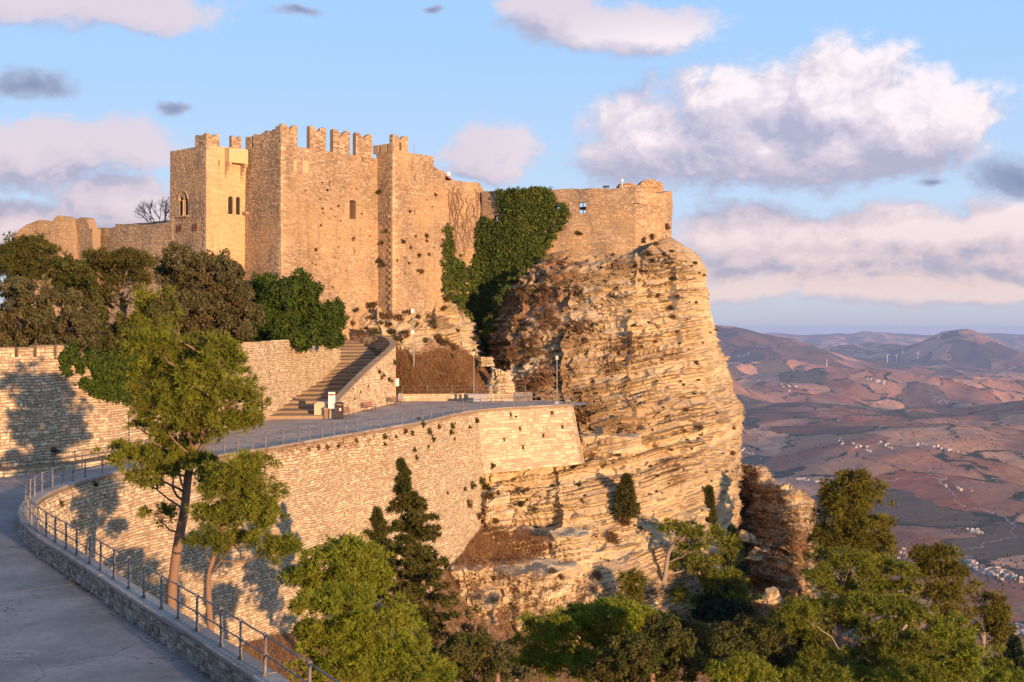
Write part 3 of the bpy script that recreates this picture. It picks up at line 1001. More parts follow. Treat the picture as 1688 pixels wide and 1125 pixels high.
build_stairs()

# ------------------------------------------------------------------ the castle
E1 = np.array([0.669, 0.743]); E2 = np.array([-0.743, 0.669])
NR = np.array([0.743, -0.669])        # outward normal of the faces turned to the sun
NL = np.array([-0.669, -0.743])       # outward normal of the faces turned to the camera and left
castle = empty('castle', 'medieval hilltop castle of brown stone with forked battlements', 'castle', loc=(-20, 165, 10))
COFF = np.array(castle.location)
GEN = np.random.default_rng(77)


def hit(px, A, e):
    """distance along A + s e at which the photo column px is met"""
    k = (px - CX) / F
    return (k * A[1] - A[0]) / (e[0] - k * e[1])


def zat(py, y):
    return CAMZ - (py - HY) / F * y


def cwall(name, A, e, n, L, z0, top, thick=1.0, holes=(), mat='castle', core='castle_mortar', hm=0.21, lm=0.34, batter=0.0, label=None, hidden=False, proud=(0.0, 0.075), warp=0.1, irr=0.06):
    if not callable(top):
        tv = top; top = lambda u: np.full(np.shape(u), float(tv))
    Mw = plane_map(A, e, n, batter=batter, ztop=float(np.max(top(np.array([0., L])))), warp=warp)
    o = slab(name, L, z0, top, thick, lambda u, v, d: Mw(u, v, d) - COFF, M[core], castle, holes=holes, du=0.35 if name == 'ruined_wall' else 0.8, dz=0.8, ustart=0.16 if n[0] < 0 else 0.0)
    if label: o['label'] = label
    if label and ('hidden' in label or 'rear' in label): return o, Mw
    R = clip_rects(courses(0, L, z0, float(np.max(top(np.linspace(0, L, 40)))), hm, lm, GEN), top, holes)
    def tonef(R, r):
        uu = np.stack([R[:, 0] * 0.25, R[:, 2] * 0.18, 0 * R[:, 0]], 1)
        return np.clip(r.random(len(R)) * 0.75 + 0.35 * fbm(uu, 5, 3) + 0.1, 0, 1)
    if n[0] < 0: proud = (0.0, 0.055)                    # the faces turned left are laid a little flatter
    V = stone_verts(R, lambda u, v, d: Mw(u, v, d) - COFF, GEN, proud=proud, irr=irr, gap=0.012, cham=0.03)
    Fq = (STONE_F[None] + (np.arange(len(R)) * 8)[:, None, None]).reshape(-1, 4)
    s = mob('stonework', V, Fq, M[mat], o, tone=np.repeat(tonef(R, GEN), 5)); s['kind'] = 'stuff'
    return o, Mw


def arch(name, A, e, n, u0, u1, z0, z1, depth=0.5, frame=0.0, col=False, parent=None, back=True):
    """an opening already cut: pointed-round head filling, frame and dark chamber"""
    A, e, n = np.array(A, float), np.array(e, float), np.array(n, float)
    def P(u, z, d): return np.array([A[0] + e[0] * u + n[0] * d, A[1] + e[1] * u + n[1] * d, z]) - COFF
    w = empty_part(name, P((u0 + u1) / 2, z0, 0), castle if parent is None else parent)
    o0 = P((u0 + u1) / 2, z0, 0)
    c = (u0 + u1) / 2; R = (u1 - u0) / 2; zs = z1 - R
    m = MB()
    # spandrels between the round head and the square opening
    th = np.linspace(0, np.pi, 15)
    for k in range(14):
        a, b = th[k], th[k + 1]
        pa, pb = (c + R * math.cos(a), zs + R * math.sin(a)), (c + R * math.cos(b), zs + R * math.sin(b))
        q = [P(pa[0], pa[1], 0.0), P(pa[0], z1, 0.0), P(pb[0], z1, 0.0), P(pb[0], pb[1], 0.0)]
        qb = [P(pa[0], pa[1], -depth), P(pb[0], pb[1], -depth)]
        m.add(np.array(q) - o0, [[0, 1, 2, 3]]); m.add(np.array([q[0], q[3], qb[1], qb[0]]) - o0, [[0, 1, 2, 3]])
    m.build('arch_head', M['golden'], w, tone=np.full(28, 0.5))
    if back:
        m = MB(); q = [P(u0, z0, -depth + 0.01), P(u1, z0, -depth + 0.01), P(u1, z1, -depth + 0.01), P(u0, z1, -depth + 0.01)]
        m.add(np.array(q) - o0, [[0, 1, 2, 3]]); m.build('dark_back_panel', M['dark'], w)  # flat dark sheet, shade of the room behind put into its colour
    return w, o0, P


def empty_part(name, loc, parent):
    o = bpy.data.objects.new(name, None); o.location = loc; o.empty_display_size = 0.3
    return link(o, parent)


def merlon(A, e, n, u0, u1, z0, z1, thick=0.6, slit=False, parent=None, name='merlon'):
    """swallow-tailed merlon: two rounded horns with a notch"""
    A, e, n = np.array(A, float), np.array(e, float), np.array(n, float)
    w, h = u1 - u0, z1 - z0
    xs = np.linspace(0, 1, 17)
    def prof(t):
        d = abs(t - 0.5) * 2                        # 0 centre, 1 edge
        return z0 + h * (0.70 + 0.30 * min(1.0, (d / 0.62)) ** 0.6 - 0.05 * max(0, (d - 0.8) / 0.2) ** 2)
    T = np.array([prof(t) for t in xs])
    cuts = (z0, z0 + h * 0.3, z0 + h * 0.62)
    m = MB()
    c = np.array([A[0] + e[0] * (u0 + w / 2), A[1] + e[1] * (u0 + w / 2), z0])
    def P(t, z, d): return np.array([A[0] + e[0] * (u0 + w * t) + n[0] * d, A[1] + e[1] * (u0 + w * t) + n[1] * d, z]) - c
    for k in range(16):
        a, b = xs[k], xs[k + 1]
        if slit and k in (7, 8):
            segs = [(z0, z0, z0 + h * 0.12, z0 + h * 0.12), (z0 + h * 0.55, z0 + h * 0.55, T[k + 1], T[k])]
        else:
            segs = [(z0, z0, T[k + 1], T[k])]
        for (za, zb, zc, zd) in segs:
            fr = [P(a, za, 0), P(b, zb, 0), P(b, zc, 0), P(a, zd, 0)]; bk = [P(a, za, -thick), P(b, zb, -thick), P(b, zc, -thick), P(a, zd, -thick)]
            m.add(fr + bk, [[0, 1, 2, 3], [7, 6, 5, 4], [3, 2, 6, 7], [1, 0, 4, 5]] + ([[0, 3, 7, 4]] if (k == 0 or slit and k in (7, 8, 9)) else []) + ([[2, 1, 5, 6]] if (k == 15 or slit and k in (6, 7, 8)) else []))
    nf = sum(len(f) for f in m.F4)
    o = m.build(name, M['castle_mortar'], castle if parent is None else parent, tone=np.full(nf, 0.7)); o.location = c - COFF
    for side, AA, nn, ee in ((0, A, n, e), (1, None, None, None)):
        if side: break
        Mw = plane_map(A, e, n)
        R = courses(u0, u1, z0, z1, 0.26, 0.42, GEN)
        R = clip_rects(R, lambda u: np.interp((u - u0) / w, xs, T) - 0.02, [(u0 + w * 0.42, u0 + w * 0.58, z0 + h * 0.12, z0 + h * 0.55)] if slit else [])
        V = stone_verts(R, Mw, GEN, proud=(0.0, 0.05), irr=0.03) - c
        Fq = (STONE_F[None] + (np.arange(len(R)) * 8)[:, None, None]).reshape(-1, 4)
        s = mob('merlon_stones', V, Fq, M['castle'], o, tone=np.repeat(GEN.random(len(R)), 5)); s['kind'] = 'stuff'
    return o


K = np.array([-381 / F * 155.0, 155.0])                  # near corner of the central tower
zK = zat(238, 155)
# --- central tower, sunlit face
Lc = hit(622, K, E1)
def uz(A, e, px, py):
    s = hit(px, A, e); y = A[1] + e[1] * s
    return s, zat(py, y)
ztopc = lambda u: np.interp(u, [0, Lc], [zat(238, K[1]), zat(262, K[1] + E1[1] * Lc)])
wa, wz0 = uz(K, E1, 575.5, 361); wb, wz1 = uz(K, E1, 585.5, 331)
sl = []
for (px, py, w_, h_) in [(597.5, 262, 0.2, 0.75), (542.5, 303, 0.14, 0.8), (583, 415, 0.14, 0.6)]:
    u, z = uz(K, E1, px, py); sl.append((u - w_ / 2, u + w_ / 2, z - h_ / 2, z + h_ / 2))
cwall('tower_wall', K, E1, NR, Lc, 6.0, ztopc, 1.6, holes=[(wa, wb, wz0, wz1)] + sl, label='broad sunlit wall of the central tower', batter=0.012)
m = MB()
c0 = np.array([K[0] + E1[0] * (wa + wb) / 2 - NR[0] * 0.35, K[1] + E1[1] * (wa + wb) / 2 - NR[1] * 0.35, (wz0 + wz1) / 2]) - COFF
wn = empty_part('window', c0, castle)
for du in (-0.18, 0.0, 0.18):
    m.tube([(E1[0] * du, E1[1] * du, -(wz1 - wz0) / 2), (E1[0] * du, E1[1] * du, (wz1 - wz0) / 2)], 0.018, 5)
for dz in np.linspace(-0.9, 0.9, 6):
    m.tube([(-E1[0] * 0.4, -E1[1] * 0.4, dz), (E1[0] * 0.4, E1[1] * 0.4, dz)], 0.018, 5)
m.build('window_grille', M['rust'], wn)
m = MB(); m.box((-NR[0] * 1.0, -NR[1] * 1.0, 0), (wb - wa + 0.1, 0.05, wz1 - wz0 + .1), (*E1, 0)); m.build('dark_back_panel', M['wood'], wn)
# shallow blocked windows near the top
for (x0, x1, y0, y1) in [(483, 488, 266, 284), (498, 508, 266, 286)]:
    a, z1 = uz(K, E1, x0, y0); b, z0 = uz(K, E1, x1, y1)
    m = MB(); mid = np.array([K[0] + E1[0] * (a + b) / 2, K[1] + E1[1] * (a + b) / 2, (z0 + z1) / 2]) - COFF
    m.box(mid + np.array([*NR, 0]) * 0.04, (b - a, 0.14, z1 - z0), (*E1, 0))
    m.build('blocked_window', M['golden'], castle, tone=np.full(6, 0.4))
# --- central tower, face turned left
Ll = hit(405, K, E2)
cwall('tower_wall', K, E2, NL, 14.0, 6.0, lambda u: np.interp(u, [0, 14], [zK, zK - 0.1]), 1.4, label='shaded left wall of the central tower', batter=0.012)
# merlons of the central tower
for (x0, x1, yt, yb) in [(464.5, 490.5, 205.5, 238), (510.5, 537.5, 209, 242), (549, 577, 214.5, 246), (586.5, 613.5, 220, 251)]:
    a = hit(x0, K, E1); b = hit(x1, K, E1); ym = K[1] + E1[1] * (a + b) / 2
    merlon(K, E1, NR, a, b, float(ztopc(np.array([(a + b) / 2]))[0]) - 0.05, zat(yt, ym))
for (x0, x1, yt) in [(463.4, 452, 206), (453, 434, 213), (436, 415, 219)]:
    a = hit(x0, K, E2); b = hit(x1, K, E2); ym = K[1] + E2[1] * (a + b) / 2
    if b < a: a, b = b, a
    a = max(a, 0.02)
    A_ = K + E2 * (a + b); 
    merlon(K, E2, NL, a, b - 0.25, zK - 0.08, zat(yt, ym) - 0.1)
# --- left tower
B = K + E2 * Ll
s = -hit(340, B, -E1); s = hit(340, B, -E1)
A = B - E1 * s
zA = zat(232, A[1])
La = s
ztl = lambda u: zA - 0.5 + 0 * np.asarray(u, float)
bi0, bz0 = uz(A, E1, 376, 353); bi1, bz1 = uz(A, E1, 384, 324)
bj0, _ = uz(A, E1, 389, 353); bj1, bz2 = uz(A, E1, 396, 325)
sl2 = []
for (px, py) in [(361, 269)]:
    u, z = uz(A, E1, px, py); sl2.append((u - 0.09, u + 0.09, z - 0.4, z + 0.4))
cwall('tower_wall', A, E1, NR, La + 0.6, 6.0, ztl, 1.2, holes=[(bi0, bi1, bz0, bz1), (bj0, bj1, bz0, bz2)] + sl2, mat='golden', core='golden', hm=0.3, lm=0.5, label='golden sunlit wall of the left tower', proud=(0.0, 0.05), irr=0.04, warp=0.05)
for (u0, u1, zt) in ((bi0, bi1, bz1), (bj0, bj1, bz2)):
    arch('window', A, E1, NR, u0, u1, bz0, zt, 0.2)
# face turned left, with the twin window
Lf = hit(280, A, E2)
def fz(px, py):
    return uz(A, E2, px, py)
f0, fz0 = fz(302, 356); f1, fz1 = fz(295.5, 325); g0, _ = fz(309.5, 356); g1, _ = fz(304, 325)
hl = [tuple(sorted((f0, f1))) + (fz0, fz1), tuple(sorted((g0, g1))) + (fz0, fz1)]
for (px, py) in [(320.5, 270)]:
    u, z = fz(px, py); hl.append((u - 0.08, u + 0.08, z - 0.4, z + 0.4))
ztf = lambda u: np.interp(u, [0, Lf], [zA - 0.55, zat(250, A[1] + E2[1] * Lf)])
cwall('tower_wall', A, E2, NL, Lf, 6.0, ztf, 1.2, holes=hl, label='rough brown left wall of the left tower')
cwall('tower_wall', A + E2 * Lf, E1, -NR, La + 6, 6.0, float(ztf(np.array([Lf]))[0]), 1.0, label='hidden outer wall of the left tower')
for (a, b, c, d) in hl[:2]:
    arch('window', A, E2, NL, a, b, c, d, 0.3)
# hood mould, column and sill of the twin window
def Pf(u, z, d=0.0):
    return np.array([A[0] + E2[0] * u + NL[0] * d, A[1] + E2[1] * u + NL[1] * d, z]) - COFF
cu = (hl[0][0] + hl[1][1]) / 2; cu = (min(hl[0][0], hl[1][0]) + max(hl[0][1], hl[1][1])) / 2
m = MB(); m.tube([Pf(cu + 1.02 * math.cos(a), fz1 - 0.35 + 1.0 * math.sin(a), 0.06) for a in np.linspace(0, math.pi, 13)], 0.09, 6)
m.build('hood_mould', M['golden'], castle)
m = MB(); m.tube([Pf(cu, fz0, 0.02), Pf(cu, fz0 + 0.12, 0.02), Pf(cu, fz0 + 0.2, 0.02), Pf(cu, fz1 - 0.75, 0.02), Pf(cu, fz1 - 0.6, 0.02), Pf(cu, fz1 - 0.45, 0.02)], [0.16, 0.16, 0.09, 0.09, 0.14, 0.18], 8)
m.build('column', M['golden'], castle)
m = MB(); m.box(Pf(cu, fz0 - 0.1, 0.08), (2.3, 0.3, 0.18), (*E2, 0)); m.build('window_sill', M['golden'], castle)
# iron cramps
for (px, py) in [(294.5, 377), (298.5, 376), (320, 375.5), (324.5, 375)]:
    u, z = fz(px, py); m = MB(); m.box(Pf(u, z, 0.1), (0.13, 0.1, 0.95), (*E2, 0)); m.box(Pf(u, z, 0.1), (0.5, 0.08, 0.14), (*E2, 0)); m.build('wall_anchor', M['rust'], castle)
# merlons of the left tower
a = hit(341, A, E1); b = hit(362, A, E1)
merlon(A, E1, NR, 0.02, b, zA - 0.55, zat(221, A[1] + 1))
a = hit(321.5, A, E2); merlon(A, E2, NL, 0.05, a, zA - 0.6, zat(221.5, A[1] + 0.8))
c = hit(384, A, E1); d = hit(397, A, E1)
B2 = A + E2 * 0.0
A3 = A + E1 * 0.0
merlon(A, E1, NR, hit(384, A, E1) - 0.2, hit(398, A, E1), zA - 0.55, zat(223, A[1] + E1[1] * 3.5), thick=0.5)
Bm = B - NR * 0.0
merlon(B + E2 * 0.0 + NL * 0.02, E2, NL, -1.15, 0.0, zA - 0.6, zat(226, B[1]), thick=0.5)
# machicolation box on the golden wall
u0, zc0 = uz(A, E1, 370, 250); u1, zc1 = uz(A, E1, 401, 272)
m = MB()
def Pr(u, z, d): return np.array([A[0] + E1[0] * u + NR[0] * d, A[1] + E1[1] * u + NR[1] * d, z]) - COFF
m.box(Pr((u0 + u1) / 2, (zc0 + zc1) / 2 + 0.2, 0.5), (u1 - u0, 1.0, zc0 - zc1 + 0.4), (*E1, 0)); nfm = 6
m.build('machicolation', M['golden'], castle, tone=np.full(6, 0.8))
for uu in (u0 + 0.22, u1 - 0.25):
    for k, (dd, zz) in enumerate([(0.95, 0.0), (0.72, 0.45), (0.48, 0.9), (0.26, 1.35)]):
        m = MB(); m.box(Pr(uu, zc1 - zz - 0.22, dd / 2), (0.4, dd, 0.46), (*E1, 0)); m.build('corbel', M['castle'], castle, tone=np.full(6, 0.5 + 0.1 * k))
m = MB(); cu_, cz_ = uz(A, E1, 399, 352); m.box(Pr(cu_ + 0.3, cz_, 0.35), (0.7, 0.9, 0.35), (*E1, 0)); m.build('balcony_stub', M['castle'], castle, tone=np.full(6, 0.4))
# --- buttress tower on the right
Pc = K + E1 * Lc
tt = hit(647, Pc, -E2)
C = Pc - E2 * tt
ztr = lambda u: np.interp(u, [0, hit(715, C, E1)], [zat(248, C[1]), zat(258, C[1] + E1[1] * hit(715, C, E1))])
L1 = hit(715, C, E1); L2 = hit(734, C, E1)
def rz(px, py): return uz(C, E1, px, py)
hl3 = []
for (px, py, h_) in [(683.5, 293, 0.9), (683, 350, 0.7)]:
    u, z = rz(px, py); hl3.append((u - 0.08, u + 0.08, z - h_ / 2, z + h_ / 2))
cwall('tower_wall', C, E1, NR, L1, 9.0, ztr, 1.4, holes=hl3, label='sunlit wall of the right tower', batter=0.012)
zl = zat(284, C[1] + E1[1] * L2)
cwall('tower_wall', C + E1 * L1, E1, NR, L2 - L1, 9.0, lambda u: np.interp(u, [0, L2 - L1], [zat(276, C[1] + E1[1] * L1), zl]), 1.4, label='lower end of the right tower', batter=0.012)
cwall('tower_wall', C + E1 * L2, -E2 * -1.0 * 1.0, E1, 9.0, 9.0, zl, 1.0, label='hidden end of the right tower')
cwall('tower_wall', C, E2, NL, tt + 0.2, 8.0, lambda u: zat(248, C[1]) + 0 * u, 1.2, label='narrow shaded wall of the right tower', holes=[(tt * 0.45 - 0.08, tt * 0.45 + 0.08, zat(352, C[1]), zat(342, C[1]))])
# low battlement with slits between the towers
zb_ = zat(236, C[1])
for (x0, x1) in ((615, 624), (627, 637), (639.5, 646.5)):
    a, b = sorted((hit(x0, C, E2), hit(x1, C, E2)))
    merlon_box = MB(); mid = C + E2 * (a + b) / 2
    merlon_box.box(np.array([mid[0] - NL[0] * 0.3, mid[1] - NL[1] * 0.3, (zb_ + zat(250, C[1])) / 2]) - COFF, (b - a, 0.6, zb_ - zat(250, C[1])), (*E2, 0))
    merlon_box.build('battlement_block', M['castle'], castle, tone=np.full(6, 0.6))
a, b = hit(648, C, E1), hit(672.5, C, E1)
merlon(C, E1, NR, 0.02, b, zat(250, C[1]), zat(221, C[1]), slit=True)
merlon(C, E2, NL, 0.02, 0.55, zat(250, C[1]), zat(221, C[1]))
# roof, security camera and mast beside the right tower
m = MB(); rA = C + E1 * L1
v = [np.array([*(rA), zat(274, rA[1])]), np.array([*(rA + E1 * 3.4), zat(291, rA[1])]), np.array([*(rA + E1 * 3.4 + E2 * 6), zat(289, rA[1])]), np.array([*(rA + E2 * 6), zat(272, rA[1])])]
lo = [p - np.array([0, 0, 0.2]) for p in v]
m.add(np.array(v + lo) - COFF, [[0, 1, 2, 3], [7, 6, 5, 4], [0, 4, 5, 1], [1, 5, 6, 2], [2, 6, 7, 3], [3, 7, 4, 0]])
m.build('roof', M['roof'], castle, tone=np.full(6, 0.5))
# solid fillings so that the towers are not hollow shells: roof decks
def deck(pts, z):
    P = np.array([(p[0], p[1], z) for p in pts]) - COFF
    o = mob('roof_deck', P, np.array([[0, 1, 2, 3]]), M['castle_mortar'], castle, tone=np.array([0.5]))
deck([K + E2 * 0.4 - NR * 0.4, K + E1 * Lc, K + E1 * Lc + E2 * 13, K + E2 * 13.5], zat(262, K[1]) - 0.6)
deck([A - NR * 0.3, A + E1 * (La + 6), A + E1 * (La + 6) + E2 * Lf, A + E2 * Lf], zA - 1.6)
deck([C - NR * 0.3, C + E1 * L2, C + E1 * L2 + E2 * 8, C + E2 * 8], zl - 0.6)
# back walls of the big block, unseen from here yet closing it
cwall('tower_wall', K + E2 * 14, E1, -NR, Lc, 8.0, zK - 0.3, 1.0, label='rear wall of the central tower')

# --- curtain walls: left, lower range towards the ruins
Q0 = A + E2 * Lf
def pwall(name, px0, y0, px1, y1, pts_top, z0, holes_px=(), thick=1.0, mat='castle', label=None, parent=None, **k):
    P0 = np.array([(px0 - CX) / F * y0, y0]); P1 = np.array([(px1 - CX) / F * y1, y1])
    L = np.linalg.norm(P1 - P0); e = (P1 - P0) / L; n = np.array([e[1], -e[0]])
    us, zz = [], []
    for (px, py) in pts_top:
        u = hit(px, P0, e); us.append(u); zz.append(zat(py, P0[1] + e[1] * u))
    jag = 0.7 if name == 'ruined_wall' else 0.16
    top = lambda u: np.interp(u, us, zz) + jag * (vn(np.stack([np.asarray(u, float) * 1.3, 0 * np.asarray(u, float) + px0, 0 * np.asarray(u, float)], -1), 6) - 0.5)
    hs = []
    for (x0, x1, ya, yb) in holes_px:
        a = hit(x0, P0, e); b = hit(x1, P0, e); y = P0[1] + e[1] * (a + b) / 2
        hs.append((a, b, zat(yb, y), zat(ya, y)))
    return cwall(name, P0, e, n, L, z0, top, thick, holes=hs, mat=mat, label=label, **k) + (P0, e, n, L, hs)


pwall('curtain_wall', 149, 172, 284, 160, [(149, 377), (200, 374), (250, 370), (284, 366)], 4, label='low curtain wall left of the towers', thick=1.5)
pwall('curtain_wall', 190, 176, 284, 166, [(190, 370), (235, 368), (284, 363)], 14, label='upper edge behind the low curtain wall', thick=0.6)
# ruined stub, with a broken gap
pwall('ruined_wall', 22, 174, 123, 170, [(22, 392), (32, 376), (42, 369), (60, 366), (86, 364), (90, 357), (105, 354), (117, 356), (121, 368), (123, 390)], 4, label='broken stub of wall at the far left', thick=1.5, holes_px=[(79, 82, 382, 388)])
pwall('ruined_wall', 123, 171, 152, 168, [(123, 402), (124.5, 399), (125.5, 370), (128, 362), (134, 360), (142, 364), (146, 372), (152, 378)], 4, label='jagged wall end beside the gap', thick=1.2)
# --- right of the towers: recessed wall with dead creepers
RWALL = pwall('curtain_wall', 730, 184, 800, 187.5, [(730, 300), (742, 296), (765, 300), (790, 300), (800, 316)], 4, label='recessed wall with dead creepers beside the right tower', mat='castle', core='castle_mortar', warp=0.7)
pwall('curtain_wall', 794, 187, 852, 184, [(794, 316), (820, 315), (852, 314)], 4, holes_px=[(813, 824, 355, 366)], label='wall under the ivy', warp=0.3)
RW2 = pwall('curtain_wall', 850, 184, 1046, 178.5, [(850, 314), (905, 312), (960, 311), (1022, 311), (1046, 309)], 13, holes_px=[(911, 922, 335, 348), (953, 966, 334, 352)], label='long ruined wall along the cliff top', thick=0.9, hm=0.27, lm=0.42, proud=(0, 0.045), irr=0.07, warp=0.6)
# corner tower over the precipice: faces turning round
rnd = [(1042, 178.9), (1052, 179.0), (1068, 180.1), (1086, 181.8), (1100, 184.0), (1106.5, 188), (1105, 196)]
tops = {1042: 309, 1052: 311, 1068: 320, 1086: 322, 1100: 319, 1106.5: 318, 1105: 318}
rn = Path([((px - CX) / F * y, y, zat(tops[px] - 3, y)) for px, y in rnd], side=1.0)
o = slab('corner_tower', rn.L, 14, lambda u: rn.z(u), 0.9, lambda u, v, d: rn.map(warp=0.4)(u, v, d) - COFF, M['castle_mortar'], castle, du=0.5, dz=0.8)
R = clip_rects(courses(0, rn.L, 14, 29, 0.28, 0.46, GEN), lambda u: rn.z(u), [])
V = stone_verts(R, rn.map(warp=0.4), GEN, proud=(0, 0.05), irr=0.06) - COFF
s = mob('stonework', V, (STONE_F[None] + (np.arange(len(R)) * 8)[:, None, None]).reshape(-1, 4), M['castle'], o, tone=np.repeat(GEN.random(len(R)), 5)); s['kind'] = 'stuff'
pwall('ruined_wall', 1020, 183, 1096, 185, [(1020, 312), (1022, 306), (1040, 304), (1052, 305), (1060, 300), (1075, 298), (1085, 296), (1090, 296), (1093, 302), (1096, 320)], 20, label='higher broken wall behind the corner tower', thick=1.2, proud=(0, 0.15), irr=0.08, warp=0.4)
deck([np.array([6.5, 186.5]), np.array([17.5, 178.2]), np.array([22, 183]), np.array([22.5, 196])], 26.3)
# window frames in the two open windows of the ruined wall
for (a, b, c, d) in RW2[6]:
    P0, e, n, L = RW2[2:6]
    mid = np.array([P0[0] + e[0] * (a + b) / 2 - n[0] * 0.55, P0[1] + e[1] * (a + b) / 2 - n[1] * 0.55, (c + d) / 2]) - COFF
    wn = empty_part('window', mid, castle)
    m = MB(); m.box((0, 0, 0), (0.09, 0.09, d - c), (*e, 0))
    m.build('mullion', M['dark_metal'], wn)
    m = MB(); m.box((0, 0, 0.15), (b - a - 0.02, 0.06, 0.07), (*e, 0)); m.build('transom', M['dark_metal'], wn)

# dressed corner stones of the towers
for (P, z0, z1) in ((K, 8.0, zK), (A, 8.0, zA - 0.6), (C, 10.5, float(ztr(np.array([0.0]))[0]))):
    z = z0; m = MB(); k = 0; tn = []
    while z < z1 - 0.2:
        h = GEN.uniform(0.32, 0.5); a, b = (0.85, 0.4) if k % 2 else (0.4, 0.8)
        a *= GEN.uniform(0.8, 1.2); b *= GEN.uniform(0.8, 1.2)
        bt = 0.012 * max(z1 - z, 0)
        c = P + NR * (0.035 + bt) + NL * (0.012 + bt)
        cen = np.array([*(c + E1 * a / 2 * 1.0 - NR * b / 2), z + h / 2]) - COFF
        m.box(cen, (a, b, h - 0.025), (*E1, 0)); tn += [GEN.uniform(0.35, 0.95)] * 6
        z += h; k += 1
    o = m.build('quoins', M['castle'], castle, tone=np.array(tn)); o['kind'] = 'stuff'

# ------------------------------------------------------------------ layered rock
_r = np.random.default_rng(5)
BED_T = np.where(_r.random(1200) < 0.2, _r.uniform(0.55, 1.1, 1200), _r.uniform(0.14, 0.45, 1200))
BED_Z = np.cumsum(BED_T) - 150.0
BED_H = _r.random(1200)
BED_P = _r.random(1200)


def strata(P, along, amp=1.0, seed=0, scale=1.0):
    """outward offset of a rock face made of beds, with joints, overhangs and gullies; also tone and earth per point"""
    x, y, z = P[..., 0], P[..., 1], P[..., 2]
    lown = fbm(np.stack([x, y, z * 0.6], -1) * 0.05, 31 + seed, 3)
    c = (z - x * DIPX + 0.02 * y + 0.9 * lown + 0.22 * fbm(np.stack([x, y, z * 0.5], -1) * 0.22, 36, 3)) / scale
    # beds do not run on for ever: stretches are dropped or lifted a little against each other
    s1 = along / 3.4 + 0.8 * fbm(np.stack([x * 0.4, y * 0.4, z], -1) * 0.25, 37 + seed, 3); i1 = np.floor(s1).astype(np.int64); g1 = np.floor(c / 1.9).astype(np.int64)
    c = c + 0.42 * (_hash(i1, g1, np.zeros_like(i1), 5 + seed) - 0.5)
    k = np.clip(np.searchsorted(BED_Z, c), 1, 1198)
    f = (c - BED_Z[k - 1]) / BED_T[k]                        # 0 bottom of the bed .. 1 top
    hard = BED_H[k]
    # blocks along a bed
    w = 0.8 + 4.5 * BED_P[k] ** 1.5
    a = along / w + BED_P[k] * 37.0 + 1.6 * fbm(np.stack([x, y, z * 2.0], -1) * 0.3, 41 + seed, 3)
    ai = np.floor(a); af = a - ai
    blk = _hash(ai.astype(np.int64), k.astype(np.int64), np.zeros_like(k, dtype=np.int64), 7 + seed)
    joint = np.clip(1 - np.minimum(af, 1 - af) * w / 0.22, 0, 1)
    prof = np.clip(np.minimum(f / 0.22, (1 - f) / 0.10), 0, 1) ** 0.6
    thick = BED_T[k]
    off = (hard - 0.5) * 0.85 + (blk - 0.5) * 0.6 * (0.5 + thick) - (1 - prof) * (0.22 + 0.75 * np.clip(fbm(np.stack([along * 0.5, 0.7 * c, 0 * z], -1), 46 + seed, 3) * 1.6 + 0.35, 0, 1)) - joint * 0.3 * (blk > 0.35)
    big = fbm(np.stack([x * 1.2, y * 1.2, z * 0.35], -1) * 0.07, 51 + seed, 4)
    rib = fbm(np.stack([x, y, z * 0.22], -1) * 0.16, 55 + seed, 3)
    off = off * (0.35 + 1.25 * np.clip(fbm(np.stack([x, y, z * 1.6], -1) * 0.11, 61 + seed, 3) + 0.5, 0, 1)) + big * 1.3 + rib * 0.9 + 0.55 * fbm(np.stack([x, y, z * 0.7], -1) * 0.45, 58 + seed, 3)
    # slabs and vertical fractures: big facets that end in sharp breaks
    a2 = along / 7.5 + 0.45 * fbm(np.stack([x * 0.3, y * 0.3, z], -1) * 0.11, 91 + seed, 4); i2 = np.floor(a2).astype(np.int64); f2 = a2 - i2
    c2 = c / 3.3 + 0.8 * vn(np.stack([along * 0.12, 0 * z, 0 * z], -1), 4) + 0.3 * i2; j2 = np.floor(c2).astype(np.int64)
    hb = _hash(i2, j2, np.zeros_like(i2), 17 + seed); hb2 = _hash(i2, j2, np.ones_like(i2), 18 + seed); hc = _hash(i2, np.zeros_like(i2), np.zeros_like(i2), 19 + seed)
    off = off + (hb - 0.5) * 1.15 + (f2 - 0.5) * (hb2 - 0.5) * 1.6 + (hc - 0.5) * 1.1
    off = off - 1.0 * np.clip(1 - np.minimum(f2, 1 - f2) * 7.5 / 0.35, 0, 1) * np.clip(3.0 * fbm(np.stack([along * 0.1, 0 * z, z * 0.16], -1), 94 + seed, 3) + 0.2, 0, 1)
    off = off - 0.55 * np.clip((vn(np.stack([along * 0.9, 0 * z, z * 1.5], -1), 95 + seed) - 0.72) * 6, 0, 1)
    off = off + 0.30 * fbm(np.stack([x, y, z * 1.6], -1) * 1.1, 66 + seed, 4)
    tone = np.clip(0.25 + 0.5 * hard + 0.35 * (blk - 0.5) + 0.25 * rib, 0, 1)
    return off * amp, tone


